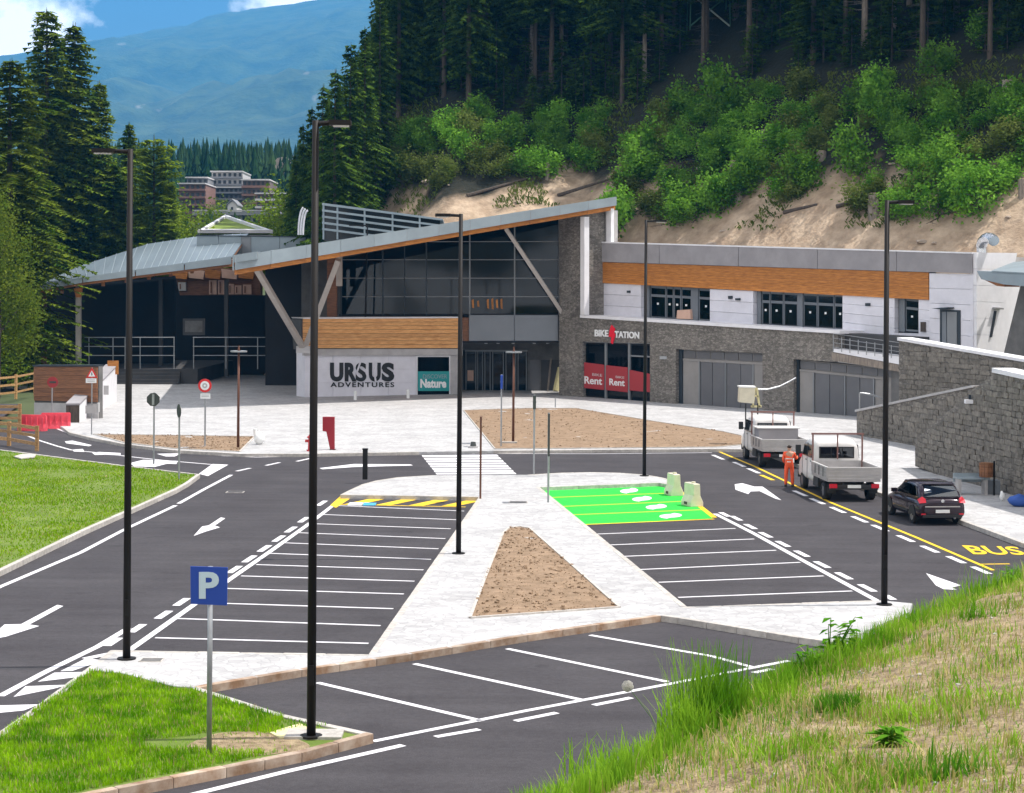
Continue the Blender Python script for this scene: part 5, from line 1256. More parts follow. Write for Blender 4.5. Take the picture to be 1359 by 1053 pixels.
bb = Vector((W(1332, 400, 70.6).x, 70.6, Z1)); tag(lump(bb, (.1, .1), .38, 'white_plastic', None, 'white_can', 4), 'small white container on the ground right of the litter bin', 'container')
bb = Vector((W(1354, 400, 68.8).x, 68.8, Z1)); tag(lump(bb, (.36, .3), .45, 'bag_blue', None, 'blue_bag', 7), 'blue bag on the footway at the right picture edge', 'bag')
a_ = p3.at(1287, 533, .1); g = thing('wall_lamp', 'small white lamp fixed to the near stone wall', 'lamp', a_); MB().box(a_ + Vector((0, -.1, 0)), (.45, .3, .16)).build('body', 'white_wall', g); MB().box(a_ + Vector((0, .0, .12)), (.1, .1, .3)).build('bracket', 'dark_frame', g)
# round arch railing behind ramp wall
a_ = p2.at(1150, 548, -1.2); g = thing('bike_rack', 'thin curved grey hoop behind the end of the middle stone wall', 'rack', Vector((a_.x, a_.y, Z1)))
MB().path([W(1141 + 34 * k_ / 10, 533 - 11 * math.sin(math.pi * .5 + math.pi * .45 * k_ / 10) + 0, a_.y) for k_ in range(11)], .05, 6).build('hoop', 'galvanised', g)
MB().tube(W(1141, 522, a_.y), Vector((W(1141, 522, a_.y).x, a_.y, Z1)), .05, n=6).build('leg', 'galvanised', g); MB().tube(W(1175, 532, a_.y), Vector((W(1175, 532, a_.y).x, a_.y, Z1)), .05, n=6).build('leg', 'galvanised', g)
# cherry picker basket standing by the wing
Yb = 96.0; g = thing('lift_basket', 'cream aerial lift basket on folded arm behind the farther truck', 'lift basket', Vector((W(995, 400, Yb).x, Yb, Z1)))
pk2 = Plane((-10, Yb), (40, Yb))
for q in ([(982, 513.5), (1002, 514), (1001, 536), (981, 534)],): pane_on(pk2, q, -.7, .0, 'basket', 'cream_plastic', g)
pane_on(pk2, [(981, 512.5), (1003, 513), (1003, 515), (981, 514.5)], -.8, .06, 'rim', 'white_plastic', g)
for q in ([(1002, 514), (1004.5, 514), (1001.5, 541), (999.5, 541)], [(1004, 514), (1007, 516), (1010.5, 541), (1008, 541)], [(998, 539), (1012, 539), (1012, 541.5), (998, 541.5)], [(1003, 525), (1008, 526), (1008, 528), (1003, 527)]): pane_on(pk2, q, -.5, -.3, 'arm_frame', 'yellow_plate', g)
MB().path([W(1003, 517, Yb + .4), W(1020, 517, Yb + .6), W(1035, 513, Yb + .9), W(1047, 507, Yb + 1.2), W(1056, 502, Yb + 1.4)], .05, 6).build('hose', 'galvanised', g)
for x in (990, 1006): pane_on(pk2, rect(x, 536, x + 1.5, 580), -.4, -.3, 'stand', 'chassis', g)

# ================================================================== VEHICLES
def wheel(parent, x, y, r, wd, m='rim', side=-1):
    t = MB(); n = 24
    prof = [(-wd / 2, r * .6), (-wd / 2, r * .93), (-wd / 2 + .03, r), (wd / 2 - .03, r), (wd / 2, r * .93), (wd / 2, r * .6)]
    vs = []; 
    for i in range(n):
        a = 2 * math.pi * i / n; vs += [(x + px_, y + pr * math.cos(a), r + pr * math.sin(a)) for px_, pr in prof]
    fs = []; q = len(prof)
    for i in range(n):
        for j in range(q - 1): fs.append((i * q + j, i * q + j + 1, ((i + 1) % n) * q + j + 1, ((i + 1) % n) * q + j))
    w_ = bpy.data.objects.new('wheel', None); COL.objects.link(w_); w_.parent = parent; w_['_local'] = 1; LOCALS.append(w_)
    t.add(vs, fs); t.build('tyre', 'tyre', w_, smooth=True)
    rm = MB(); rm.disc((x + side * wd * .36, y, r), (side, 0, 0), r * .62, .02, 20); rm.build('rim', m, w_)
    hb = MB()
    for k in range(5):
        a = 2 * math.pi * k / 5; hb.box((x + side * wd * .43, y + math.cos(a) * r * .34, r + math.sin(a) * r * .34), (.02, r * .5, r * .16), M=Matrix.Rotation(a, 3, 'X'))
    hb.disc((x + side * wd * .43, y, r), (side, 0, 0), r * .16, .03, 12); hb.build('spoke', m, w_)
def ring_loft(b, secs, mi=0, caps=True):
    n = len(secs[0]); o = len(b.v); vs = [p for s in secs for p in s]; fs = []
    for i in range(len(secs) - 1):
        for j in range(n): fs.append((i * n + j, i * n + (j + 1) % n, (i + 1) * n + (j + 1) % n, (i + 1) * n + j))
    if caps: fs += [tuple(range(n)), tuple(range(len(secs) * n - 1, (len(secs) - 1) * n - 1, -1))]
    b.add(vs, fs, mi)
def sup(y, hw, z0, z1, k=4.0, n=20, inset=0.0):
    """rounded cross section; y along the car, narrower at the top by inset"""
    r = []
    for i in range(n):
        t = 2 * math.pi * (i + .5) / n; c, s = math.cos(t), math.sin(t)
        x = math.copysign(abs(c) ** (2 / k), c); z = math.copysign(abs(s) ** (2 / k), s)
        zz = (z0 + z1) / 2 + z * (z1 - z0) / 2; f = 1 - inset * max(0, z)
        r.append(Vector((x * hw * f, y, zz)))
    return r
def truck(loc, rz, label, load=False):
    g = thing('flatbed_truck', label, 'truck', loc, rz, group='white flatbed trucks parked along the yellow line', local=True)
    # local: y forward, rear at y=0, x right
    W_ = 1.0
    ch = MB(); 
    for s in (-1, 1): ch.box((s * .4, 2.7, .62), (.1, 5.2, .2))
    for y in (.5, 2.0, 3.4): ch.box((0, y, .62), (.8, .08, .16))
    ch.box((0, .05, .55), (1.9, .1, .14)); ch.build('chassis', 'chassis', g)
    MB().box((-.7, 2.6, .55), (.45, .9, .4)).build('fuel_tank', 'chassis', g); MB().box((.7, 2.4, .55), (.4, .7, .35)).build('battery_box', 'chassis', g)
    # bed
    MB().box((0, 1.42, .83), (2.06, 2.84, .1)).build('bed_floor', 'alu', g)
    for k in range(12): MB().box((-.95 + k * .173, 1.42, .886), (.16, 2.76, .012)).build('bed_board', 'alu', g)
    for k in range(3):
        MB().box((0, .0, .97 + k * .135), (2.06, .05, .125)).build('tailgate_board', 'alu', g)
        for s in (-1, 1): MB().box((s * 1.03, 1.42, .97 + k * .135), (.045, 2.8, .125)).build('side_board', 'alu', g)
    MB().box((0, -.005, 1.33), (2.1, .07, .03)).build('tailgate_rim', 'truck_white', g)
    for s in (-1, 1):
        MB().box((s * 1.03, 1.42, 1.33), (.06, 2.84, .03)).build('side_rim', 'truck_white', g)
        MB().box((s * 1.035, .03, 1.12), (.09, .09, .44)).build('corner_post', 'alu', g)
        for y in (.7, 1.42, 2.1): MB().box((s * 1.058, y, 1.1), (.02, .05, .36)).build('latch', 'chassis', g)
        MB().box((s * .82, -.02, .62), (.30, .06, .16)).build('tail_light', 'lamp_red', g)
        MB().box((s * .82, .25, .5), (.32, .03, .36)).build('mud_flap', 'rubber', g)
    MB().box((0, -.03, .6), (.52, .02, .12)).build('number_plate', 'plate', g)
    MB().box((0, -.01, .62), (1.3, .05, .09)).build('rear_bar', 'chassis', g)
    # cab (crew cab) as loft
    yb = 2.95
    secs = []
    for y, z1, hw, ins, z0 in [(yb, 1.95, .92, .14, .55), (yb + .05, 2.12, .96, .13, .45), (yb + .5, 2.2, .97, .12, .42), (yb + 1.3, 2.2, .97, .12, .42), (yb + 1.75, 2.12, .97, .14, .42), (yb + 2.0, 1.85, .97, .15, .42), (yb + 2.35, 1.38, .97, .06, .42), (yb + 2.75, 1.22, .94, .05, .42), (yb + 2.9, .95, .88, .05, .45)]:
        secs.append(sup(y, hw, z0, z1, 7, 28, ins))
    b = MB(); ring_loft(b, secs); b.build('cab', 'truck_white', g, smooth=True)
    # rear window and door windows
    MB().box((0, yb - .01, 1.66), (1.42, .05, .46)).build('rear_window_frame', 'rubber', g)
    for s in (-1, 0, 1): MB().box((s * .45, yb - .04, 1.66), (.41, .02, .38)).build('rear_window', 'glass_car', g)
    for s in (-1, 1):
        for y0, y1 in ((yb + .22, yb + .95), (yb + 1.1, yb + 1.85)):
            xo = .875
            MB().ext([Vector((s * (xo + .055), y0, 1.42)), Vector((s * (xo + .055), y1, 1.42)), Vector((s * (xo - .0), y1 - (.18 if y1 > yb + 1.5 else 0), 1.95)), Vector((s * (xo - .0), y0, 1.95))], (s * .05, 0, 0)).build('side_window', 'glass_car', g)
            MB().box((s * .975, y0 + .1, 1.28), (.02, .14, .04)).build('door_handle', 'chassis', g)
            MB().box((s * .972, y1 + .06, 1.0), (.012, .02, .95)).build('door_seam', 'chassis', g)
        MB().box((s * 1.12, yb + 2.02, 1.62), (.2, .14, .36)).build('mirror', 'chassis', g); MB().box((s * 1.02, yb + 2.0, 1.5), (.2, .05, .05)).build('mirror_arm', 'chassis', g)
    MB().ext([Vector((-.8, yb + 2.02, 1.86)), Vector((.8, yb + 2.02, 1.86)), Vector((.86, yb + 2.36, 1.4)), Vector((-.86, yb + 2.36, 1.4))], (0, .03, .02)).build('windscreen', 'glass_car', g)
    for s in (-1, 1): MB().box((s * .72, yb + 2.88, .85), (.3, .08, .22)).build('headlight', 'lamp_clear', g)
    MB().box((0, yb + 2.9, .52), (1.85, .14, .24)).build('front_bumper', 'chassis', g)
    # rack behind the cab
    for s in (-1, 1): MB().box((s * 1.0, 2.78, 1.66), (.06, .06, 1.5)).build('rack_post', 'rack_red', g)
    MB().box((0, 2.78, 2.42), (2.12, .07, .07)).build('rack_bar', 'rack_red', g); MB().box((0, 2.78, 1.9), (.05, .05, 1.0)).build('rack_strut', 'rack_red', g)
    MB().box((0, 2.82, 1.1), (2.0, .05, .5)).build('headboard', 'alu', g)
    for s in (-1, 1):
        wheel(g, s * .86, .95, .34, .3, 'rim', s); wheel(g, s * .86, yb + 2.0, .34, .22, 'rim', s)
        MB().box((s * .86, .95, .74), (.34, .85, .04)).build('mudguard', 'rubber', g)
    if load:
        MB().ext([Vector((-.9, 2.65, 1.0)), Vector((.95, 2.65, 1.0)), Vector((.95, 2.65, 1.72)), Vector((-.9, 2.65, 1.72))], (0, -1.1, 0)).build('equipment_box', 'grey_wall', g)
        MB().box((.02, 2.1, 1.75), (2.0, 1.25, .05)).build('box_lid', 'truck_white', g)
    return g
HD = math.atan2(3.9, 40.7)
truck(Vector((13.25, 71.2, 0)), HD * .6, 'nearer white flatbed truck with empty grey bed and dark rack behind the crew cab')
truck(Vector((12.55, 84.6, 0)), HD * .6, 'farther white flatbed truck carrying a grey equipment box behind the cab', True)

def hatch(loc, rz):
    g = thing('hatchback_car', 'small dark plum hatchback parked behind the flatbed trucks', 'car', loc, rz, local=True)
    S_ = [(.02, .62, .74, .42, .72), (.0, .80, .80, .30, .86), (.10, .835, .84, .22, .93), (.6, .845, .86, .20, .96), (1.4, .855, .87, .19, .95), (2.4, .855, .87, .19, .93), (3.0, .85, .86, .19, .92), (3.5, .83, .84, .2, .82), (3.85, .76, .78, .24, .70), (3.98, .62, .66, .32, .6)]
    b = MB(); ring_loft(b, [sup(y, hw, z0, z1, 4.5, 32, .06) for y, hw, _, z0, z1 in S_]); body = b.build('body', 'car_paint', g, smooth=True)
    G = [(.14, .66, .86, 1.0), (.28, .67, .86, 1.22), (.55, .66, .84, 1.40), (1.0, .66, .84, 1.465), (1.7, .66, .84, 1.47), (2.2, .66, .84, 1.40), (2.75, .68, .84, 1.1), (3.05, .70, .84, .9)]
    b = MB()
    for y, hw, z0, z1 in G: pass
    ring_loft(b, [[Vector((s * (hw + .11 * (1 - f)), y, lerp(z0, z1, f))) for s, f in ((-1, 0), (-1, .35), (-1, .7), (-.93, .9), (-.75, .985), (0, 1.0), (.75, .985), (.93, .9), (1, .7), (1, .35), (1, 0))] for y, hw, z0, z1 in G])
    b.build('cabin', 'car_paint', g, smooth=True)
    # rear window
    def on(y0, z0, y1, z1, w0, w1, off): return [Vector((-w0, y0 - off, z0)), Vector((w0, y0 - off, z0)), Vector((w1, y1 - off, z1)), Vector((-w1, y1 - off, z1))]
    MB().ext([Vector((-.62, .11, .98)), Vector((.62, .11, .98)), Vector((.58, .22, 1.18)), Vector((.5, .44, 1.35)), Vector((-.5, .44, 1.35)), Vector((-.58, .22, 1.18))], (0, -.02, .02)).build('rear_window', 'glass_car', g)
    MB().box((0, .5, 1.425), (1.1, .22, .03), M=Matrix.Rotation(.25, 3, 'X')).build('spoiler', 'car_paint', g)
    for s in (-1, 1):
        MB().ext([Vector((s * .76, .42, .98)), Vector((s * .775, 1.15, .97)), Vector((s * .70, 1.1, 1.33)), Vector((s * .70, .7, 1.30))], (s * .018, 0, 0)).build('side_window', 'glass_car', g)
        MB().ext([Vector((s * .775, 1.22, .97)), Vector((s * .785, 2.45, .95)), Vector((s * .715, 1.95, 1.32)), Vector((s * .70, 1.2, 1.34))], (s * .018, 0, 0)).build('side_window', 'glass_car', g)
        MB().ext([Vector((s * .58, -.0, .80)), Vector((s * .80, .03, .78)), Vector((s * .82, .2, .90)), Vector((s * .70, .09, 1.0)), Vector((s * .60, .04, .93))], (s * .03, -.04, 0)).build('tail_light', 'lamp_red', g)
        MB().box((s * .93, 2.45, 1.0), (.2, .1, .13)).build('mirror', 'car_paint', g)
        MB().box((s * .865, 1.28, .72), (.012, .012, .5)).build('door_seam', 'rubber', g); MB().box((s * .868, 1.55, .82), (.03, .16, .03)).build('door_handle', 'car_paint', g)
        MB().box((s * .6, 3.93, .62), (.3, .1, .14)).build('headlight', 'lamp_clear', g)
        MB().box((s * .865, 1.9, .42), (.02, 1.5, .07)).build('side_trim', 'rubber', g)
        wheel(g, s * .765, .72, .30, .19, 'rim', s); wheel(g, s * .765, 3.22, .30, .19, 'rim', s)
        b = MB(); pts = [(s * .852, .72 + .36 * math.cos(t), .3 + .36 * math.sin(t)) for t in [math.pi * k / 10 for k in range(11)]]
        b.ext([Vector(p) for p in pts], (s * .012, 0, 0)); b.build('wheel_arch', 'rubber', g)
        b = MB(); b.ext([Vector((p[0], p[1] + 2.5, p[2])) for p in pts], (s * .012, 0, 0)); b.build('wheel_arch', 'rubber', g)
    MB().ext([Vector((-.66, 2.78, .98)), Vector((.66, 2.78, .98)), Vector((.58, 2.22, 1.36)), Vector((-.58, 2.22, 1.36))], (0, .02, .03)).build('windscreen', 'glass_car', g)
    MB().box((0, -.03, .50), (.5, .02, .11)).build('number_plate', 'plate', g)
    MB().box((0, -.02, .66), (1.25, .03, .035)).build('chrome_strip', 'alu', g); MB().disc((0, -.0, .86), (0, -1, 0), .06, .03, 16).build('badge', 'silver', g)
    MB().box((0, .0, .33), (1.4, .1, .1)).build('lower_bumper', 'rubber', g); MB().tube((.45, -.02, .26), (.45, .2, .26), .035, n=8).build('exhaust', 'galvanised', g)
    for s in (-1, 1): MB().box((s * .68, -.0, .4), (.16, .03, .05)).build('reflector', 'lamp_red', g)
hatch(Vector((15.0, 64.1, 0)), HD * 1.2)

# ================================================================== PERSON
def skinned(name, verts, edges, radii, m, parent, root=0, sub=2, label=None):
    me = bpy.data.meshes.new(name); me.from_pydata(verts, edges, []); me.materials.append(MATS[m])
    o = bpy.data.objects.new(name, me); COL.objects.link(o); o.parent = parent
    sk = o.modifiers.new('skin', 'SKIN'); sk.use_smooth_shade = True
    if not me.skin_vertices: 
        pass
    for i, r in enumerate(radii): 
        rr_ = r if isinstance(r, tuple) else (r, r); me.skin_vertices[0].data[i].radius = rr_
        me.skin_vertices[0].data[i].use_root = (i == root)
    ss = o.modifiers.new('sub', 'SUBSURF'); ss.levels = sub; ss.render_levels = sub
    return o
pl0 = P(1047, 646.5, 0)
per = thing('person', 'person in orange high visibility suit, one arm reaching to the nearer truck', 'person', pl0, -.25, local=True)
# local: faces +x/+y (towards the truck); y forward away from the viewer
BV = [(0, 0, .93), (0, .01, 1.12), (0, .03, 1.36), (0, .045, 1.47), (0, .06, 1.56), (0, .07, 1.66),       # pelvis..head
      (-.10, 0, .88), (-.12, .0, .48), (-.13, -.03, .08), (-.14, .10, .035),                                    # left leg
      (.10, .02, .88), (.13, .08, .48), (.14, .06, .08), (.15, .19, .035),                                      # right leg
      (-.19, .03, 1.40), (-.25, .02, 1.12), (-.20, .20, .98), (-.19, .26, .96),                                 # left arm
      (.19, .05, 1.40), (.27, .16, 1.16), (.30, .38, 1.22), (.31, .44, 1.23)]                                   # right arm, reaching the truck
BE = [(0, 1), (1, 2), (2, 3), (3, 4), (4, 5), (0, 6), (6, 7), (7, 8), (8, 9), (0, 10), (10, 11), (11, 12), (12, 13), (2, 14), (14, 15), (15, 16), (16, 17), (2, 18), (18, 19), (19, 20), (20, 21)]
BR = [(.145, .10), (.135, .095), (.165, .11), .055, (.085, .10), (.075, .085), .085, .058, .042, .035, .085, .058, .042, .035, .055, .042, .034, .03, .055, .042, .034, .03]
body = skinned('body', BV, BE, BR, 'skin', per)
# fingers on both hands
fm = MB()
for hx, hy, hz, s in ((-.19, .27, .955, -1), (.31, .45, 1.23, 1)):
    for k in range(4):
        o_ = (k - 1.5) * .022; a = Vector((hx, hy, hz + o_)); c_ = a + Vector((0, .045, 0)); e_ = c_ + Vector((-s * .015, .03 - abs(k - 1.4) * .006, -.004))
        fm.tube(a, c_, .010, .009, n=6); fm.tube(c_, e_, .009, .007, n=6)
    fm.tube(Vector((hx, hy - .03, hz + .03)), Vector((hx - s * .03, hy + .02, hz + .055)), .011, .008, n=6)
fm.build('fingers', 'skin', per)
suit = skinned('orange_suit', BV[:4] + BV[6:9] + BV[10:13] + BV[14:17] + BV[18:21], [(0, 1), (1, 2), (2, 3), (0, 4), (4, 5), (5, 6), (0, 7), (7, 8), (8, 9), (2, 10), (10, 11), (11, 12), (2, 13), (13, 14), (14, 15)],
               [(.17, .125), (.16, .12), (.19, .135), .07, .108, .082, .07, .108, .082, .07, .075, .062, .05, .075, .062, .05], 'hi_vis', per)
for zz, r in ((1.18, .175), (1.05, .17)):
    b = MB(); n = 20; vs = []
    for i in range(n):
        t = 2 * math.pi * i / n; vs += [(math.cos(t) * r, .015 + math.sin(t) * r * .76, zz - .02), (math.cos(t) * r, .015 + math.sin(t) * r * .76, zz + .02)]
    b.add(vs, [(2 * i, 2 * ((i + 1) % n), 2 * ((i + 1) % n) + 1, 2 * i + 1) for i in range(n)]); o = b.build('reflective_band', 'reflective', per); o.modifiers.new('s', 'SOLIDIFY').thickness = .006
hb = lump(Vector((0, .06, 1.60)), (.095, .11), .15, 'hair', None, 'hair', 2); hb.parent = per; hb.location = (0, .05, 1.60)
# face
fc = MB(); fc.tube((0, .145, 1.615), (0, .175, 1.60), .012, .016, n=6); 
for s in (-1, 1): fc.tube((s * .088, .06, 1.61), (s * .10, .06, 1.61), .025, .02, n=8)
fc.build('nose_and_ears', 'skin', per)
ey = MB()
for s in (-1, 1): ey.box((s * .032, .152, 1.63), (.02, .008, .01))
ey.box((0, .15, 1.565), (.04, .008, .008)); ey.build('eyes_and_mouth', 'hair', per)
bt = MB()
for (x, y) in ((-.135, .03), (.145, .12)): bt.ext([Vector((x - .05, y - .12, 0)), Vector((x + .05, y - .12, 0)), Vector((x + .055, y + .1, 0)), Vector((x, y + .16, 0)), Vector((x - .055, y + .1, 0))], (0, 0, .09))
o = bt.build('boots', 'boot', per)
# ================================================================== VEGETATION
def mesh_np(name, V, Fc, mats, mi=None, smooth=False):
    me = bpy.data.meshes.new(name); V = np.asarray(V, dtype=np.float32); Fc = np.asarray(Fc, dtype=np.int32)
    k = Fc.shape[1]; me.vertices.add(len(V)); me.vertices.foreach_set('co', V.ravel()); me.loops.add(Fc.size); me.loops.foreach_set('vertex_index', Fc.ravel())
    me.polygons.add(len(Fc)); me.polygons.foreach_set('loop_start', np.arange(0, Fc.size, k, dtype=np.int32)); me.polygons.foreach_set('loop_total', np.full(len(Fc), k, dtype=np.int32))
    for m in (mats if isinstance(mats, list) else [mats]): me.materials.append(MATS[m])
    if mi is not None: me.polygons.foreach_set('material_index', np.asarray(mi, dtype=np.int32))
    me.update(calc_edges=True); return me
def trunk_mesh(name, H, r0, m, bend=.02, dead=0, seed=0, hdead=(.15, .5)):
    R = random.Random(seed); b = MB(); n = 7; pts = []
    for i in range(n + 1):
        f = i / n; pts.append(Vector((bend * H * math.sin(f * 2.2 + seed) * f, bend * H * math.cos(f * 1.7 + seed) * f, f * H)))
    for i in range(n): b.tube(pts[i], pts[i + 1], max(.02, r0 * (1 - i / n) ** .8), max(.015, r0 * (1 - (i + 1) / n) ** .8), n=8, caps=False)
    for k in range(dead):
        z = H * R.uniform(*hdead); a = R.uniform(0, 6.28); l = R.uniform(.8, 2.2); p = Vector((0, 0, z)); e = p + Vector((math.cos(a) * l, math.sin(a) * l, R.uniform(-.35, .15)))
        b.tube(p, e, .035, .01, n=4, caps=False)
        for _ in range(3):
            f = R.uniform(.3, .9); q = p.lerp(e, f); b.tube(q, q + Vector((R.uniform(-.4, .4), R.uniform(-.4, .4), R.uniform(-.3, .05))), .015, .006, n=3, caps=False)
    me = bpy.data.meshes.new(name); me.from_pydata(b.v, [], b.f); me.materials.append(MATS[m]); me.update(); return me
def conifer_crown(seed, H, Rb, z0, m, dens=1.0, droop=.35, leafs=.34, conic=.75, lv=.42):
    R = np.random.default_rng(seed); V = []; Fq = []
    z = z0; 
    while z < H - .3:
        f = (z - z0) / (H - z0); rad = (Rb * (1 - f) ** conic * (1 if f > .08 else .75 + f * 3)) * (1 + .16 * math.sin(z * .9 + seed) + R.normal(0, .09)) + .15
        nb = max(4, int((5 + 4 * (1 - f)) * dens)); a0 = R.uniform(0, 6.28)
        for k in range(nb):
            a = a0 + 6.283 * k / nb + R.normal(0, .22); l = rad * R.uniform(.55, 1.12) * (1 + .2 * math.sin(2 * a + seed + z * .35)); zz = z + R.uniform(-.2, .2)
            ns = max(3, int(l / .26)); ca, sa = math.cos(a), math.sin(a); up = .25 if f > .75 else 0
            for s in range(ns):
                t = (s + .5 + R.uniform(-.3, .3)) / ns
                if t < .18: continue
                d = l * t; h = zz + up * d - droop * d * (t ** .8) + .12 * l * max(0, t - .7)
                w_ = leafs * R.uniform(.7, 1.35) * (1.1 - .5 * t)
                for side in (-1, 1):
                    c = np.array([ca * d, sa * d, h]); lat = np.array([-sa * side, ca * side, 0]); fw = np.array([ca, sa, -droop * .6])
                    tip = c + lat * w_ * 1.5 + fw * w_ * .9 + np.array([0, 0, -w_ * R.uniform(.15, .9)])
                    p1 = c + fw * w_ * .55; p0 = c - fw * w_ * .55
                    o = len(V); V += [p0, p1, tip]; Fq.append((o, o + 1, o + 2))
                if R.random() < .5:
                    c = np.array([ca * d, sa * d, h]); o = len(V); V += [c + [.0, 0, .03], c + np.array([ca, sa, 0]) * w_, c + np.array([ca * .4, sa * .4, 0]) * w_ + [0, 0, -w_ * 1.1]]; Fq.append((o, o + 1, o + 2))
        z += lv * R.uniform(.7, 1.3) * (1 - .45 * f)
    o = len(V); V += [np.array([-.08, 0, H - .7]), np.array([.08, 0, H - .7]), np.array([0, 0, H + .2])]; Fq.append((o, o + 1, o + 2))
    return mesh_np('crown', V, Fq, m)
def leaf_cloud(seed, lobes, n, size, m, name='crown', flatz=.8, shell=.55, droop=0):
    """leaf clumps scattered through uneven lobes [(cx,cy,cz,r)]"""
    R = np.random.default_rng(seed); V = []; Fq = []
    tot = sum(l[3] ** 2 for l in lobes)
    for cx, cy, cz, r in lobes:
        k = int(n * r * r / tot); ntw = max(6, k // 9)
        # twigs: small bunches of leaves so the outline stays ragged
        for _ in range(ntw):
            d = R.normal(size=3); d /= np.linalg.norm(d); rr = r * (shell + (1 - shell) * R.random() ** .5) * R.uniform(.75, 1.22); c = np.array([cx, cy, cz]) + d * rr * [1, 1, flatz]
            for _ in range(9):
                q = c + R.normal(0, size * 1.2, 3) - [0, 0, droop * abs(R.normal())]; u = R.normal(size=3); u[2] *= .6; u /= np.linalg.norm(u); v = np.cross(u, R.normal(size=3)); v /= np.linalg.norm(v); s = size * R.uniform(.6, 1.3)
                o = len(V); V += [q, q + u * s * .5 + v * s * .3, q + u * s, q + u * s * .5 - v * s * .3]; Fq.append((o, o + 1, o + 2, o + 3))
    return mesh_np(name, V, Fq, m)
def obj(name, me, parent=None, loc=(0, 0, 0)):
    o = bpy.data.objects.new(name, me); COL.objects.link(o); o.location = loc
    if parent: o.parent = parent
    return o
def plant(name, label, cat, group, loc, rz, sc, parts):
    g = bpy.data.objects.new(name, None); COL.objects.link(g); g.location = loc; g.rotation_euler = (0, 0, rz); g.scale = sc if isinstance(sc, tuple) else (sc, sc, sc)
    g['label'] = label; g['category'] = cat
    if group: g['group'] = group
    for pn, me in parts: obj(pn, me, g)
    return g
R_ = random.Random(11)
# prototypes (normalised heights in metres)
SPR = [(conifer_crown(s, 27, 3.6, z0, 'spruce', 1.05, .38, .40, .7, .5), trunk_mesh('trunk', 27, .30, 'bark', .004, dd, s, (.05, .4))) for s, z0, dd in ((1, 3.5, 14), (2, 7, 22), (3, 1.2, 4))]
BARE = [(conifer_crown(s, 27, 4.4, 11, 'spruce', 1.4, .4, .46, .6, .5), trunk_mesh('trunk', 27, .27, 'bark_pale' if s == 5 else 'bark', .004, 34, s, (.04, .45))) for s in (4, 5, 6)]
FULL = [(conifer_crown(s, 30, rb, 1.5, 'spruce_left', 1.45, .36, .36, cn_, .44), trunk_mesh('trunk', 30, .4, 'bark', .004, 6, s)) for s, rb, cn_ in ((7, 5.2, .62), (8, 4.4, .7), (9, 4.8, .55))]
LAR = [(conifer_crown(10, 22, 4.2, 1.0, 'larch', 1.3, .12, .36, .45, .42), trunk_mesh('trunk', 22, .3, 'bark', .006, 6, 10))]
def land(px):
    for lim, t_ in ((470, 'at the left end of the forest'), (560, 'above the glass skylight'), (650, 'above the middle of the sloping roof'), (740, 'left above the roof peak'), (830, 'above the roof peak'), (920, 'above the bike shop letters'), (1010, 'beside the lattice mast'), (1100, 'above the right wing windows'), (1200, 'above the large pale stump'), (1290, 'above the white tower')):
        if px < lim: return t_
    return 'at the right picture edge'
# forest on the slope (rows from the shrub edge upwards)
FG = 'spruces of the dark forest on the slope'
row = 0; y = 0
for d0 in (27, 30.5, 34.5, 39, 44, 49.5, 55, 61, 68):
    x = -34.0
    while x < 84:
        xx = x + R_.uniform(-1.4, 1.4); dd = d0 + R_.uniform(-2.0, 2.0) + min(2, max(0, xx - 8) * .2); yy = hill_y0(xx) + dd
        if xx < -9: dd = dd - min(20, (-9 - xx) * 1.7); yy = hill_y0(xx) + dd
        if yy < 60: x += 4.5; continue
        pxx = CX + xx / yy * F
        if pxx < 388 + row * 6: x += 4.4; continue
        z = hill(xx, yy) - .3
        left = pxx < 700; rown = ('front', 'second', 'third')[row] if row < 3 else 'back'
        if left: cr_, tr_ = R_.choice(SPR + ([SPR[2]] if pxx < 560 else []))
        else: cr_, tr_ = R_.choice(BARE if R_.random() < (.9 if row < 3 else .1) else [SPR[0], SPR[1]])
        s = R_.uniform(.85, 1.15)
        if pxx < 515: s = min(s, (W(pxx, max(0, 205 - (pxx - 388) * 1.75) + 8, yy).z - z) / 27.5)
        if s < .3: x += 3; continue
        sz = .68 if (not left and row < 3) else 1.0
        lab = (('leafy dark spruce, %s row, %s' if left else 'bare-trunked dark spruce, %s row, %s') % (rown, land(pxx)))
        plant('spruce_tree', lab, 'tree', FG + ', ' + rown + ' row ' + land(pxx), (xx, yy, z), R_.uniform(0, 6.28), (s * R_.uniform(.85, 1.1), s, s * sz), [('crown', cr_), ('trunk', tr_)])
        x += 4.3 + row * .12
    row += 1
# young spruces filling the dark gap under the trunks
YS = [(conifer_crown(s, 6, 1.5, .3, 'spruce', .9, .25, .26, .8, .3), trunk_mesh('trunk', 6, .07, 'bark', .004, 0, s)) for s in (14, 15)]
for i in range(130):
    xx = -8 + 62 * ((i * .618) % 1); dd = R_.uniform(24, 41) + min(3, max(0, xx - 8) * .2); yy = hill_y0(xx) + dd; s = R_.uniform(.5, 1.25); pxx = CX + xx / yy * F; k = R_.randrange(2)
    if 905 < pxx < 975: continue
    plant('young_spruce', 'small dark young spruce under the tall trunks, ' + land(pxx), 'young tree', 'young spruces under the tall trunks, ' + land(pxx), (xx, yy, hill(xx, yy) - .2), R_.uniform(0, 6), (s * 1.2, s * 1.2, s), [('crown', YS[k][0]), ('trunk', YS[k][1])])
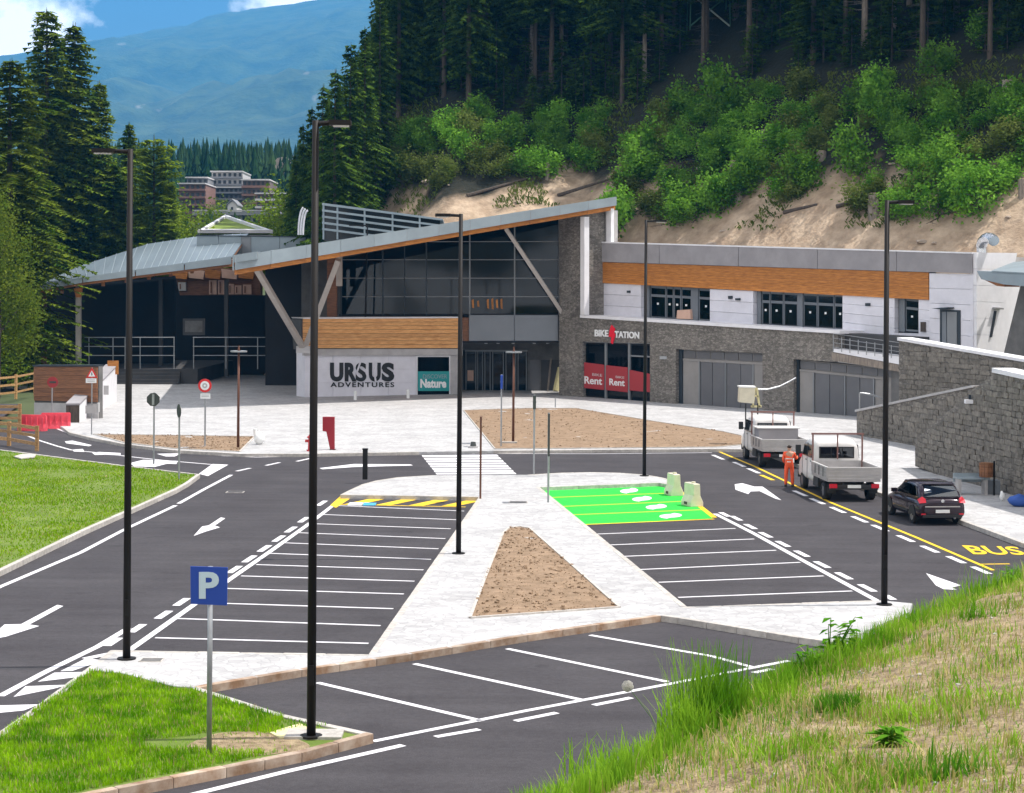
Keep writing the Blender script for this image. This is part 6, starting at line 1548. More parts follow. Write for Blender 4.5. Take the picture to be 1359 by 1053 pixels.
# edge of the forest seen against the mountain
for px, ptop, Y, s_ in [(505, -10, 176, 1), (484, 36, 172, .9), (466, 56, 168, .9), (446, 92, 166, .85), (430, 112, 170, .8), (414, 142, 178, .9), (402, 165, 188, .8), (392, 205, 198, .7)]:
    top = W(px, ptop, Y); z = hill(top.x, Y) - .5; H = top.z - z; me = R_.choice(SPR)
    plant('spruce_tree', '%s spruce of the stepped forest edge against the blue mountain, from the right' % {505: 'first', 484: 'second', 466: 'third', 446: 'fourth', 430: 'fifth', 414: 'sixth', 402: 'seventh', 392: 'eighth and lowest'}[px], 'tree', 'edge spruces against the mountain', (top.x, Y, z), R_.uniform(0, 6), (H / 27 * 1.0, H / 27, H / 27), [('crown', SPR[2][0]), ('trunk', SPR[2][1])])
# big conifers left
TL = [(62, 12, 188, 0, 1.35, 'tallest dark spruce at upper left, its tip reaching nearly the top of the picture'),
      (97, 30, 190, 1, 1.4, 'second tallest spruce, just right of the tallest one at upper left'),
      (16, 78, 150, 2, 1.5, 'dark spruce cut by the left picture edge below the cloud'),
      (132, 108, 192, 1, 1.35, 'mid-height spruce on the right flank of the tall pair'),
      (-25, 60, 158, 0, 1.1, 'dark spruce standing just outside the left picture edge'),
      (172, 162, 194, 1, 1.05, 'narrow dark spruce directly behind the head of the leftmost street lamp'),
      (205, 179, 189, 3, 1.15, 'lighter green larch right of the leftmost street lamp'),
      (150, 215, 190, 2, 1.5, 'lower bushy spruce left of the leftmost street lamp pole'),
      (-30, 190, 150, 2, .9, 'wide low spruce in front of the tall pair'),
      (105, 235, 192, 0, 1.7, 'broad spruce just above the left end of the grey roof'),
      (225, 240, 190, 3, .7, 'small larch at the right end of the left tree group'),
      (120, 270, 189, 3, 1.3, 'olive larch above the middle of the left roof'),
      (182, 262, 191, 1, 1.7, 'dark spruce filling the gap behind the leftmost street lamp pole'),
      (75, 262, 190, 3, 1.5, 'olive larch above the left tip of the roof'),
      (70, 120, 196, 0, 1.6, 'spruce between the two tallest ones and further back')]
for px, pt_, Y, k, wd, lab in TL:
    top = W(px, pt_, Y); H = top.z + .5; cr_, tr_ = (FULL + LAR)[k]; h0 = 22 if k == 3 else 30
    plant('spruce_tree' if k < 3 else 'larch_tree', lab, 'tree', None, (top.x, Y, -.5), R_.uniform(0, 6), (H / h0 * wd, H / h0 * wd, H / h0), [('crown', cr_), ('trunk', tr_)])
# light green tree at the left edge
lob = [(-1.2, 0, 9.5, 2.4), (1.4, .3, 8.2, 2.2), (-2.6, .2, 6.6, 2.2), (2.3, 0, 5.2, 1.9), (-.4, .4, 11.3, 1.8), (.6, -.5, 6.2, 2.3), (-3.6, 0, 4.0, 1.6), (3.3, .1, 3.5, 1.2), (-4.2, 0, 9.0, 2.0), (-3.4, 0, 12.2, 1.6)]
cr1 = leaf_cloud(21, lob, 15000, .17, 'light_leaf', flatz=.7, droop=.45)
tb = MB(); tb.tube((0, 0, -1), (.2, 0, 5), .30, .2, n=9); tb.tube((.2, 0, 5), (-.3, 0, 11), .2, .07, n=8)
for a_, z_, l_ in [(0.3, 3.6, 3), (2.9, 4.2, 3.4), (.1, 5.5, 2.6), (3.4, 6.5, 3.2), (.5, 8, 1.8), (2.6, 9, 2.4)]: tb.tube((.1, 0, z_), (.1 + math.cos(a_) * l_, math.sin(a_) * .6, z_ + l_ * .55), .10, .03, n=6)
me = bpy.data.meshes.new('trunk'); me.from_pydata(tb.v, [], tb.f); me.materials.append(MATS['bark']); me.update()
for px, Y, z0, sc, lab in [(-4, 138, -.2, (1.05, 1.05, 1.3), 'bright yellow-green leafy tree in front of the left tip of the roof'), (-40, 136, -.2, 1.5, 'larger yellow-green tree rising at the left picture edge')]:
    q = W(px, 400, Y); plant('leafy_tree', lab, 'tree', None, (q.x, Y, z0), 0 if px > 0 else 1.2, sc, [('crown', cr1), ('trunk', me)])
q = W(237, 400, 196); 
RND = leaf_cloud(22, [(0, 0, 3.4, 2.6), (1.6, 0, 2.4, 1.9), (-1.5, .2, 2.6, 2.1), (.2, 0, 4.9, 1.5)], 4200, .22, 'larch'); trm = trunk_mesh('trunk', 4.5, .16, 'bark', .01, 0, 3)
for px, ptop, Y, s_, lab in [(240, 292, 196, 1.9, 'round light green tree behind the roof at the right end of the left trees'), (256, 262, 230, 2.1, 'dark green tree between the left trees and the town'), (378, 262, 235, 1.9, 'round green tree right of the green-roofed house'), (362, 285, 225, 1.6, 'smaller round tree at the right slope of the grass roof'), (345, 300, 222, 1.1, 'low bush behind the right end of the grass roof'), (262, 296, 232, 1.2, 'low round tree left behind the grass-roofed house'), (395, 232, 240, 2.6, 'green tree under the pale rock face'), (335, 262, 425, 2.0, 'dark green tree amid the town blocks'), (296, 262, 425, 2.4, 'tall green tree before the pale grey block')]:
    top = W(px, ptop, Y); z = top.z - 6.2 * s_; plant('leafy_tree', lab, 'tree', None, (top.x, Y, z), R_.uniform(0, 6), s_, [('crown', RND), ('trunk', trm)])
    # stand it on the ground
# background greenery low at far left (behind fence)
for px, Y, s_ in [(8, 150, .9), (35, 160, 1.0), (-20, 145, 1.1), (45, 170, .9), (20, 175, 1.3), (60, 185, 1.5)]:
    q = W(px, 400, Y); plant('bush', 'green bush in the gap between the left fence and the hall', 'bush', 'bushes behind the left fence', (q.x, Y, -.6), R_.uniform(0, 6), s_, [('foliage', RND)])
# far wood behind the town, one mass
V = []; Fq = []; R2 = np.random.default_rng(5)
lowc = []
def add_cone(V, Fq, x, y, z, h, r, R2):
    for lv in range(7):
        f = lv / 7; rr = r * (1 - f) * 1.05 + .2; zz = z + h * f
        for k in range(9):
            a = 6.283 * k / 9 + R2.uniform(-.3, .3); l = rr * R2.uniform(.65, 1.2); o = len(V)
            V.extend([(x, y, zz + h * .20), (x + math.cos(a - .3) * l, y + math.sin(a - .3) * l, zz - h * .03 * R2.uniform(0, 2)), (x + math.cos(a + .35) * l, y + math.sin(a + .35) * l, zz)]); Fq.append((o, o + 1, o + 2))
for i in range(900):
    Y = R2.uniform(440, 640); px = R2.uniform(60, 560); q = W(px, 400, Y); z = far_h(q.x, Y)
    if Y < 490 and 232 < px < 400: continue
    h = R2.uniform(11, 18); add_cone(V, Fq, q.x, Y, z - 1, h, h * .2, R2)
for i in range(260):
    Y = R2.uniform(300, 430); px = R2.uniform(150, 450); q = W(px, 400, Y); z = far_h(q.x, Y)
    if 300 < Y and 236 < px < 392 and Y > 360: continue
    h = R2.uniform(5, 10); add_cone(V, Fq, q.x, Y, z - 1, h, h * .28, R2)
leafmat('far_leaf', (.016, .045, .014), (.05, .09, .03), .08, 0, .1)
o = obj('far_forest', mesh_np('far_forest', V, Fq, 'far_leaf')); tag(o, 'dense conifer wood on the low hill behind the town', 'forest'); o['kind'] = 'stuff'

# shrubs on the cut slope
SH = []
for s in range(6):
    R3 = random.Random(40 + s); lb = [(R3.uniform(-.9, .9), R3.uniform(-.6, .6), R3.uniform(.5, 1.7), R3.uniform(.45, .85)) for _ in range(7)]
    SH.append(leaf_cloud(30 + s, lb, 2100, .20, 'shrub_leaf' if s < 4 else 'shrub_leaf_b', 'foliage', .9, .35))
STM = trunk_mesh('stems', 1.6, .05, 'bark', .02, 6, 9, (.1, .6))
nb_ = 0
for d0 in (9.4, 11.0, 13.2, 15.8, 18, 20.3, 22.8, 25.5, 28.5, 31.0, 33.5):
    x = -15.0
    while x < 58:
        xx = x + R_.uniform(-.9, .9); dd = d0 + R_.uniform(-1, 1) + 2.0 * noise.noise(Vector((xx * .2, 0, 5))); yy = hill_y0(xx) + dd
        pxx = CX + xx / yy * F; n_ = noise.noise(Vector((xx * .14, yy * .14, 9)))
        ok = True
        if pxx < 520 and d0 < 24: ok = False
        if d0 < 10 and (n_ < -.02 or xx < 9): ok = False
        if 10 < d0 < 12.5 and n_ < -.22: ok = False
        if n_ < -.28: ok = False
        if d0 > 25: ok = False
        if pxx < 817 and d0 < 15: ok = False
        if ok and 470 < pxx < 1400:
            s = R_.uniform(.8, 1.5) * (1 if d0 < 24 else 1.25); k = R_.randrange(6); side = 'left of the peak of the roof' if pxx < 817 else ('above the bike shop wing' if pxx < 1100 else 'at the right end of the slope')
            pos = 'low on the sandy cut' if d0 < 16 else ('midway up the slope' if d0 < 22 else 'close under the dark forest')
            plant('shrub', ('bright green' if k < 4 else 'yellowish green') + ' shrub %s, %s' % (pos, side), 'shrub', 'shrubs %s, %s' % (pos, side), (xx, yy, hill(xx, yy) - .25), R_.uniform(0, 6), (s, s, s * R_.uniform(.8, 1.2)), [('foliage', SH[k]), ('stems', STM)]); nb_ += 1
        x += 1.9
# young tree-like shrubs
for px, py, Y, s in [(1240, 185, 150, 1.5), (1165, 200, 150, 1.8), (1300, 140, 150, 1.4), (1130, 255, 146, 1.9), (1245, 250, 136, 1.7), (960, 195, 163, 2.2), (850, 215, 163, 2.1), (820, 262, 158, 2.0), (900, 190, 166, 1.7), (1340, 190, 140, 1.6), (1000, 270, 152, 1.7), (1060, 262, 148, 1.7)]:
    q = W(px, py, Y); yy = Y; z = hill(q.x, yy) - .3
    plant('shrub', 'tall bright green sapling standing out of the shrubs, ' + {1240: 'upper right under the bare trunks', 1165: 'above the large pale stump', 1300: 'highest one near the right edge', 1130: 'left beside the large pale stump', 1245: 'just above the silver duct side', 960: 'straight below the lattice mast', 850: 'high above the bike shop letters', 820: 'dark one right behind the roof peak', 900: 'above the two slim stumps', 1340: 'at the right picture edge', 1000: 'right of the two slim stumps', 1060: 'left of the fallen branch'}[px], 'shrub', 'tall saplings on the shrub slope', (q.x, yy, z), R_.uniform(0, 6), (s * .8, s * .8, s * 1.05), [('foliage', SH[R_.randrange(4)]), ('stems', STM)])
# low herbs
V = []; Fq = []
for _ in range(9000):
    x = R2.uniform(-12, 52); y0 = hill_y0(x); d = R2.uniform(7.5, 27)
    nn_ = noise.noise(Vector((x * .16, (y0 + d) * .16, 4)))
    if nn_ < .02 + (.28 if d < 11 else 0): continue
    y = y0 + d; z = hill(x, y)
    for _ in range(3):
        a = R2.uniform(0, 6.28); l = R2.uniform(.15, .45); ox, oy = R2.normal(0, .25, 2); o = len(V); V.extend([(x + ox, y + oy, z - .05), (x + ox + math.cos(a) * l * .5 + .05, y + oy + math.sin(a) * l * .5, z + l * .7), (x + ox + math.cos(a) * l, y + oy + math.sin(a) * l, z + l), (x + ox + math.cos(a) * l * .5 - .08, y + oy + math.sin(a) * l * .5 + .05, z + l * .6)]); Fq.append((o, o + 1, o + 2, o + 3))
o = obj('ground_herbs', mesh_np('ground_herbs', V, Fq, 'shrub_leaf_b')); tag(o, 'low grass and herbs scattered over the sandy slope', 'herbs'); o['kind'] = 'stuff'
# stumps
def slope_hit(px, py):
    d = ray(px, py); t = 110.0
    while t < 220:
        p = C0 + d * t
        if p.z <= hill(p.x, p.y) and p.y > hill_y0(p.x): return p
        t += .25
    return C0 + d * 165
for px, pyb, pyt, w_, lab in [(1160, 288, 257, 14, 'large pale tree stump at the lower shrub edge, left of the right lamp head'), (892, 252, 232, 7, 'left one of two slim stumps above the bike shop wing'), (909, 258, 240, 9, 'right one of two slim stumps above the bike shop wing'), (938, 275, 250, 5, 'thin pointed stump right of the slim pair'), (981, 268, 253, 10, 'reddish short stump low on the slope'), (1269, 200, 179, 14, 'pale sawn stump among the shrubs at right'), (1090, 212, 201, 13, 'short grey stump half hidden in shrubs'), (1016, 202, 173, 10, 'pale upright trunk remnant in the dark gap of the shrubs'), (1336, 150, 107, 14, 'tall stump near the right picture edge under the forest'), (1356, 262, 238, 8, 'grey stump at the right picture edge'), (726, 238, 216, 5, 'thin dead stem on the slope behind the roof peak'), (973, 238, 214, 8, 'leaning grey stump amid the middle shrubs')]:
    p = slope_hit(px, pyb); k = p.y / F; g = thing('tree_stump', lab, 'stump', p, group='sawn tree stumps on the slope'); h = (pyb - pyt) * k; r = w_ * k / 2
    MB().tube(p - Vector((0, 0, .5)), p + Vector((R_.uniform(-.1, .1), 0, h)), r * 1.15, r, n=9).build('trunk', 'bark_pale', g); MB().tube(p + Vector((0, 0, h + .002)), p + Vector((0, 0, h + .03)), r * .93, n=9).build('cut_face', 'cut_wood', g)
for a_, b_, lab in [((1110, 277), (1165, 262), 'long fallen branch lying left of the large pale stump'), ((620, 262), (700, 240), 'brown fallen trunk on the sandy slope behind the roof'), ((740, 262), (812, 240), 'reddish fallen log just behind the roof peak'), ((1040, 285), (1085, 275), 'thin fallen branch on the sand above the wing')]:
    p, q = slope_hit(*a_), slope_hit(*b_); g = tag(MB().tube(p + Vector((0, 0, .15)), q + Vector((0, 0, .2)), .18, .1, n=7).build('fallen_log', 'bark'), lab, 'log')
# rocks on the slope
RK = []
for k in range(3):
    bm = bmesh.new(); bmesh.ops.create_icosphere(bm, subdivisions=2, radius=1)
    for v in bm.verts: v.co *= 1 + .35 * noise.noise(v.co * 1.3 + Vector((k * 5, 0, 0))); v.co.z *= .6
    me = bpy.data.meshes.new('rock'); bm.to_mesh(me); bm.free(); me.materials.append(MATS['rock']); RK.append(me)
for _ in range(45):
    x = R_.uniform(-11, 45); d = R_.uniform(5, 20); y = hill_y0(x) + d; s = R_.uniform(.12, .5); o = obj('rock', R_.choice(RK), None, (x, y, hill(x, y))); o.scale = (s, s * .8, s * .7); o.rotation_euler = (0, 0, R_.uniform(0, 6)); tag(o, 'weathered rock lying on the sandy cut slope', 'rock', 'rocks on the sandy slope')
# lattice mast in the forest
Y = 176.0; cM = W(940, 60, Y); zb = hill(cM.x, Y); g = thing('lattice_mast', 'dark green lattice mast with crossed bars standing in the forest gap', 'mast', (cM.x, Y, zb))
mat('mast_green', (.05, .12, .075), .5, metal=.3); mat('mast_light', (.32, .36, .34), .5, metal=.4)
MB_ = lambda a, b_, r, m='mast_green': MB().tube(a, b_, r, n=5).build('strut', m, g)
for s in (-1, 1): 
    for dy in (-1, 1): MB().tube(Vector((cM.x + s * 1.9, Y + dy * 1.6, zb)), Vector((cM.x + s * 1.5, Y + dy * 1.3, zb + 22)), .06, n=5).build('leg', 'mast_green', g)
for k in range(5):
    z0 = zb + .4 + k * 3.0
    for s in (-1, 1): MB_(Vector((cM.x - s * 1.85, Y - 1.5, z0)), Vector((cM.x + s * 1.8, Y - 1.4, z0 + 3.0)), .085, 'mast_light' if (k + (s > 0)) % 3 == 0 else 'mast_green')

# ---------------------------------------------------------------- grass on the islands
def blades(name, n, sampler, hrange, wd, mats, label, zfun, lean=.35, mi=None, seed=3, cat='grass'):
    R = np.random.default_rng(seed); P_ = sampler(R, n); m_ = len(P_); h = R.uniform(hrange[0], hrange[1], m_) * (P_[:, 2] if P_.shape[1] > 2 else 1)
    a = R.uniform(0, 2 * np.pi, m_); ln = R.uniform(.1, 1, m_) * lean * h; zz = np.array([zfun(x, y) for x, y in P_[:, :2]]) if callable(zfun) else np.full(m_, zfun)
    b0 = np.stack([P_[:, 0], P_[:, 1], zz - .01], 1); dirv = np.stack([np.cos(a), np.sin(a), np.zeros(m_)], 1); side = np.stack([-np.sin(a), np.cos(a), np.zeros(m_)], 1)
    w = wd * R.uniform(.6, 1.4, m_)[:, None]
    mid = b0 + dirv * (ln * .35)[:, None] + np.array([0, 0, 1]) * (h * .6)[:, None]; tip = b0 + dirv * ln[:, None] + np.array([0, 0, 1]) * (h * (1 - .25 * (ln / h)))[:, None]
    V = np.stack([b0 - side * w / 2, b0 + side * w / 2, mid + side * w * .42, mid - side * w * .42, tip], 1).reshape(-1, 3)
    i = np.arange(m_)[:, None] * 5
    T = np.concatenate([i + [0, 1, 2], i + [0, 2, 3], i + [3, 2, 4]], 1).reshape(-1, 3)
    midx = None
    if len(mats) > 1:
        sel = (R.random(m_) < (P_[:, 3] if P_.shape[1] > 3 else mi)).astype(np.int32); midx = np.repeat(sel, 3)
    o = obj(name, mesh_np(name, V, T, mats, midx)); tag(o, label, cat); o['kind'] = 'stuff'; return o
def poly_sampler(pts, z, thin=None):
    q = [P(x, y, z) for x, y in pts]; qq = [(p.x, p.y) for p in q]; x0, x1 = min(a for a, _ in qq), max(a for a, _ in qq); y0, y1 = min(b_ for _, b_ in qq), max(b_ for _, b_ in qq)
    X = np.array([a for a, _ in qq]); Y = np.array([b_ for _, b_ in qq])
    def f(R, n):
        x = R.uniform(x0, x1, n); y = R.uniform(y0, y1, n); ins = np.zeros(n, bool); j = len(X) - 1
        for i in range(len(X)):
            c = ((Y[i] > y) != (Y[j] > y)) & (x < (X[j] - X[i]) * (y - Y[i]) / (Y[j] - Y[i] + 1e-9) + X[i]); ins ^= c; j = i
        x, y = x[ins], y[ins]; k = np.ones(len(x))
        if thin is not None:
            k = np.array([thin(a, b_) for a, b_ in zip(x, y)]); s = R.random(len(x)) < np.clip(k, 0, 1); x, y, k = x[s], y[s], k[s]
        return np.stack([x, y, .5 + .5 * np.clip(k, 0, 1)], 1)
    return f
bare = P(330, 985, .13); lp = P(413, 978, .13)
def thin_island(x, y):
    d = ((x - bare.x) / 1.7) ** 2 + ((y - bare.y) / .55) ** 2; d2 = ((x - lp.x - .25) / .9) ** 2 + ((y - lp.y) / .7) ** 2
    n = noise.noise(Vector((x * 1.1, y * 1.1, 0)))
    k = 1.0 if d > 1.3 + n else .06
    if d2 < 1: k = 0
    if x > bare.x + .4: k *= .5
    return k * (.85 + .3 * n)
ISG2 = [(120, 892), (160, 896), (230, 914), (258, 917), (372, 953), (480, 974), (400, 994), (80, 1056), (-40, 1078), (-40, 1000), (0, 976)]
blades('lawn_grass', 75000, poly_sampler(ISG2, .13, thin_island), (.06, .17), .016, ['grass', 'bank_dry'], 'lush green grass covering the island around the blue parking sign', .13, .5, mi=.10)
FLD2 = [(-120, 603), (0, 599), (164, 620), (258, 631), (248, 640), (232, 647), (106, 703), (0, 754), (-120, 806)]
blades('lawn_grass', 90000, poly_sampler(FLD2, .13, lambda x, y: .8 + .8 * noise.noise(Vector((x * .4, y * .4, 3)))), (.05, .13), .032, ['grass_field', 'bank_dry'], 'sunlit green lawn beside the left road', .13, .6, mi=.06, seed=4)
# bare patch around the parking sign
pp = [P(330 + 78 * math.cos(t) * (1 + .12 * math.sin(3 * t)), 987 + 16 * math.sin(t), .134) for t in [2 * math.pi * k / 28 for k in range(28)]]
flat('bare_soil_patch', [Vector((p.x, p.y, .136)) for p in pp if True], 'dry_soil')

# ---------------------------------------------------------------- foreground bank
CRP = [(500, 1160, 11), (600, 1110, 12), (720, 1056, 13), (860, 985, 14.5), (1000, 905, 16), (1060, 876, 16.8), (1120, 855, 17.5), (1200, 815, 19), (1300, 772, 21), (1359, 748, 22), (1500, 695, 25), (1750, 620, 30), (2400, 560, 31), (3600, 520, 27)]
CR = [W(x, y, Y) for x, y, Y in CRP]
def crest(s):
    n = len(CR) - 1; i = min(int(s * n), n - 1); f = s * n - i; return CR[i].lerp(CR[i + 1], f)
def bank(s, t):
    """t<0 outer face, 0 crest, 1 near the camera"""
    c = crest(s)
    if t >= 0:
        x = c.x * (1 - .70 * t) + .6 * t; y = c.y * (1 - .86 * t) - 1.0 * t; z = c.z + t * (5.95 - c.z)
        z += (.10 * noise.noise(Vector((x * .55, y * .55, 1))) + .03 * noise.noise(Vector((x * 2.5, y * 2.5, 1)))) * min(1, t * 8)
        z -= .25 * math.exp(-t * 22)
        return Vector((x, y, z))
    o = Vector((c.x * .08 - .75, 1, 0)).normalized(); u = -t
    return Vector((c.x + o.x * 6 * u, c.y + o.y * 6 * u, lerp(c.z - .25, -.1, u ** .8)))
ns_, nt_ = 130, 90
ts = np.concatenate([np.linspace(-1, -.02, 14), np.linspace(0, 1, nt_)])
b = MB(); b.v = [tuple(bank(i / (ns_ - 1), t)) for t in ts for i in range(ns_)]
b.f = [(j * ns_ + i, j * ns_ + i + 1, (j + 1) * ns_ + i + 1, (j + 1) * ns_ + i) for j in range(len(ts) - 1) for i in range(ns_ - 1)]; b.m = [0] * len(b.f)
struct(b.build('grassy_bank', 'dry_soil', smooth=True, fix=False))
def zgreen(s, t): return
def bank_blades(name, n, trange, hr, wd, mats, label, dens, dryp, seed, lean=.5):
    R = np.random.default_rng(seed); pts = []
    while len(pts) < n:
        s = R.uniform(.08, .86); t = R.uniform(*trange); d = dens(s, t)
        p = None
        if R.random() < d:
            p = bank(s, t); k = min(1.0, .55 + d * .6); pts.append((p.x, p.y, k, dryp(s, t), p.z))
        else: n -= .25
    A_ = np.array(pts); zz = {}
    o = blades(name, len(A_), lambda R, n: A_[:, :4], hr, wd, mats, label, 0.0, lean, seed=seed)
    me = o.data; V = np.zeros(len(me.vertices) * 3); me.vertices.foreach_get('co', V); V = V.reshape(-1, 3); V[:, 2] += np.repeat(A_[:, 4], 5); me.vertices.foreach_set('co', V.ravel()); me.update(); return o
nz_ = lambda s, t, f, k: noise.noise(Vector((bank(s, t).x * f, bank(s, t).y * f, k)))
fr_ = lambda s: .05 + .03 * math.sin(s * 17) + (.05 if s < .36 else 0)
bank_blades('bank_fringe_grass', 38000, (-.18, .16), (.10, .33), .010, ['bank_grass', 'bank_dry'], 'tall green grass fringe along the crest of the near bank', lambda s, t: (1.0 if t < fr_(s) else .25 * math.exp(-(t - fr_(s)) * 30)), lambda s, t: .06, 8)
bank_blades('bank_sparse_grass', 50000, (.02, .95), (.04, .17), .008, ['bank_grass', 'bank_dry'], 'thin sparse grass on the dry near bank', lambda s, t: max(.05, min(1, .42 + 1.8 * nz_(s, t, .9, 5))), lambda s, t: .45, 9, .7)
bank_blades('bank_dry_stalks', 36000, (.02, .95), (.03, .09), .006, ['bank_dry', 'bank_grass'], 'short straw stalks over the near bank', lambda s, t: .8, lambda s, t: .25, 10, 1.4)
# tufts: taller clumps standing on the bank
def at_bank(px, py):
    """first point of the bank along the pixel ray"""
    d = ray(px, py); best = None
    for i in range(130):
        for t in np.linspace(-.1, 1, 80):
            p = bank(i / 129, t); q = p - C0
            if q.y < 1: continue
            u = ((q.x * cr + q.z * sr) / q.y) * F + CX; v = HY - ((-q.x * sr + q.z * cr) / q.y) * F
            e = (u - px) ** 2 + (v - py) ** 2
            if best is None or e < best[0]: best = (e, p)
    return best[1]
def tuft(px, py, n, h, spread, label, wd=.014, lean=.6, m='bank_grass', seed=0):
    p0 = at_bank(px, py); R = random.Random(seed + px); b = MB()
    for _ in range(n):
        a = R.uniform(0, 6.28); r = spread * R.random() ** .7; x, y = math.cos(a) * r, math.sin(a) * r * .7; hh = h * R.uniform(.5, 1.1); la = R.uniform(0, 6.28); l = hh * lean * R.uniform(.1, 1); w = wd * R.uniform(.6, 1.3)
        pr = None
        for k in range(4):
            f = k / 3; cx0 = x + math.cos(la) * l * f * f; cy0 = y + math.sin(la) * l * f * f; cz = hh * f * (1 - .3 * f * (l / hh)); ww = w * (1 - f * .85)
            q = (Vector((cx0 - math.sin(la) * ww, cy0 + math.cos(la) * ww, cz - .03)), Vector((cx0 + math.sin(la) * ww, cy0 - math.cos(la) * ww, cz - .03)))
            if pr: b.add([pr[0], pr[1], q[1], q[0]], [(0, 1, 2, 3)])
            pr = q
    me = bpy.data.meshes.new('grass_tuft'); me.from_pydata(b.v, [], b.f); me.materials.append(MATS[m]); me.update(); o = obj('grass_tuft', me, None, p0); tag(o, label, 'grass tuft')
    if px in (1290, 1320): o['kind'] = 'stuff'
    return o
tuft(912, 905, 380, .74, .30, 'tallest dark green grass clump rising over the parking bays', .009, .35)
tuft(885, 925, 260, .5, .26, 'left shoulder of the tall green clump, with bent blades', .009, .6)
tuft(955, 895, 200, .42, .3, 'shorter grass right of the tallest clump', .009, .6)
tuft(862, 930, 24, .85, .12, 'few tall thin dark stalks left of the tallest clump', .006, .3)
tuft(1150, 905, 70, .34, .45, 'spreading tuft of broad curved blades in the middle of the bank', .013, 1.3, 'weed')
tuft(1215, 890, 60, .3, .35, 'right neighbour of the spreading broad-bladed tuft', .013, 1.3, 'weed')
tuft(1113, 945, 380, .16, .17, 'small round bright green cushion of grass on the bank', .008, .5, 'weed')
tuft(1200, 960, 60, .25, .2, 'loose green tuft right of the round cushion', .008, .9)
tuft(1300, 820, 60, .22, .25, 'green tuft high on the bank towards the right edge', .009, .8)
tuft(1050, 1000, 90, .2, .3, 'low sparse tuft at the bottom middle of the bank', .007, .9)
tuft(1290, 930, 70, .2, .35, 'low green tuft on the right part of the bank', .007, .9)
tuft(1250, 1030, 60, .22, .25, 'upright tuft at the bottom edge right of the dry patch', .012, .5, 'weed')
tuft(830, 1010, 220, .33, .6, 'dense grass at the lower left end of the bank', .008, .6)
tuft(1320, 760, 120, .34, .5, 'thin tall grass in front of the yellow road lettering', .006, .4)
# leafy weeds
def weed(px, py, h, n, leaf, label, seed):
    p0 = at_bank(px, py); R = random.Random(seed); g = thing('leafy_weed', label, 'weed', p0, local=True); st_ = MB(); lf = MB()
    for s in range(n):
        a = R.uniform(0, 6.28); l = h * R.uniform(.6, 1.1); e = Vector((math.cos(a) * l * .45, math.sin(a) * l * .3, l * .85)); st_.tube((0, 0, -.02), e * .5 + Vector((0, 0, l * .06)), .008, .006, n=5); st_.tube(e * .5 + Vector((0, 0, l * .06)), e, .006, .003, n=5)
        for k in range(9):
            f = .2 + .8 * k / 8; c_ = e * f; la = R.uniform(0, 6.28); ll = leaf * R.uniform(.6, 1.2); d = Vector((math.cos(la), math.sin(la), R.uniform(-.2, .4))).normalized(); sd_ = d.cross(Vector((0, 0, 1))).normalized() * ll * .2
            lf.add([c_, c_ + d * ll * .45 + sd_, c_ + d * ll - Vector((0, 0, ll * .2)), c_ + d * ll * .45 - sd_], [(0, 1, 2), (0, 2, 3)])
    st_.build('stems', 'weed', g, fix=False); lf.build('leaves', 'weed', g, fix=False)
weed(1092, 868, .52, 9, .15, 'leafy weed with broad dark leaves rising before the white paving corner', 3)
weed(1062, 876, .30, 6, .12, 'smaller leafy weed left of the tall broad-leaved one', 5)
weed(1180, 990, .14, 6, .14, 'flat broad-leaved weed near the bottom of the bank', 6)
weed(1330, 735 + 30, .25, 5, .1, 'small leafy weed on the crest at the right edge', 8)
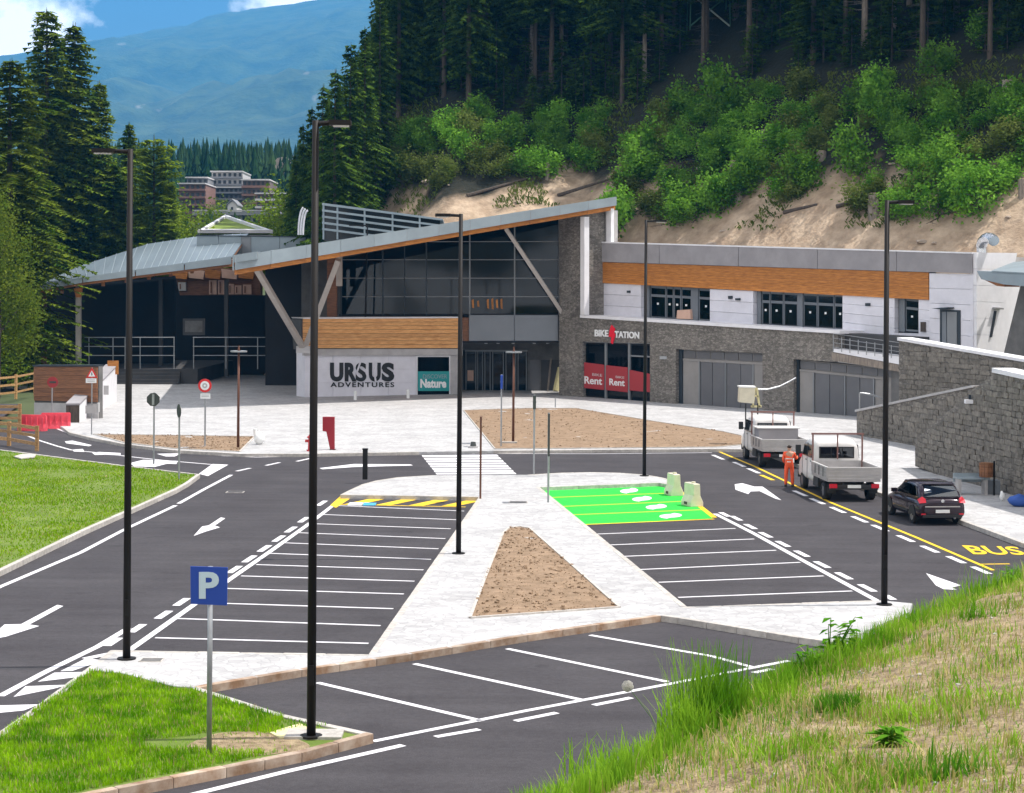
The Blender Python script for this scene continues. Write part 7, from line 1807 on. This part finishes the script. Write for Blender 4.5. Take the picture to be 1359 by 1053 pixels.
# dandelion clock
p0 = at_bank(872, 985); g = thing('dandelion_clock', 'single round white dandelion seed head above the lower bay line', 'flower', p0, local=True)
hd = W(833, 911, p0.y) - p0; MB().path([Vector((0, 0, 0)), hd * .5 + Vector((.03, 0, .03)), hd], .0018, 5).build('stem', 'weed', g)
b = MB(); R = random.Random(2)
for _ in range(420):
    d = Vector((R.gauss(0, 1), R.gauss(0, 1), R.gauss(0, 1))).normalized(); r = .042 * R.uniform(.85, 1.05); s_ = d.orthogonal().normalized(); s2 = d.cross(s_)
    b.add([hd + d * .006 + s_ * .0006, hd + d * .006 - s_ * .0006, hd + d * r], [(0, 1, 2)])
    for q in (s_, s2): b.add([hd + d * r - q * .009, hd + d * r + q * .009, hd + d * (r + .003) + q.cross(d) * .004], [(0, 1, 2)])
b.build('seed_head', 'fluff', g, fix=False)
co_ = lump(Vector((0, 0, 0)), (.008, .008), .016, 'bark', None, 'core', 1, 1); co_.parent = g; co_.location = hd
# pebbles on the bank
V = []; Fq = []; R2 = np.random.default_rng(12)
b = MB()
for _ in range(420):
    p = bank(R2.uniform(.1, .97), R2.uniform(.03, .9)); s = R2.uniform(.004, .016); b.box(p + Vector((0, 0, s * .3)), (s * 2, s * 1.5, s), M=Matrix.Rotation(R2.uniform(0, 6), 3, 'Z') @ Matrix.Rotation(R2.uniform(-.6, .6), 3, 'X'))
o = b.build('pebbles', 'kerb', fix=False); tag(o, 'small pale pebbles scattered over the dry bank', 'pebbles'); o['kind'] = 'stuff'

# ================================================================== HAZE
hb = MB(); hb.box((0, 4230, 678), (8800, 8560, 1360)); hz = hb.build('haze', 'asphalt'); hz['kind'] = 'stuff'; hz.data.materials.clear()
hm = bpy.data.materials.new('air'); hm.use_nodes = True; t = hm.node_tree; t.nodes.clear(); pv = t.nodes.new('ShaderNodeVolumePrincipled'); ho = t.nodes.new('ShaderNodeOutputMaterial')
pv.inputs['Color'].default_value = (.075, .43, .93, 1); pv.inputs['Density'].default_value = HAZE; pv.inputs['Anisotropy'].default_value = 0.0
t.links.new(pv.outputs[0], ho.inputs['Volume']); hz.data.materials.append(hm); hz['label'] = 'thin blue haze in the valley air'
for o in LOCALS:
    if '_local' in o: del o['_local']
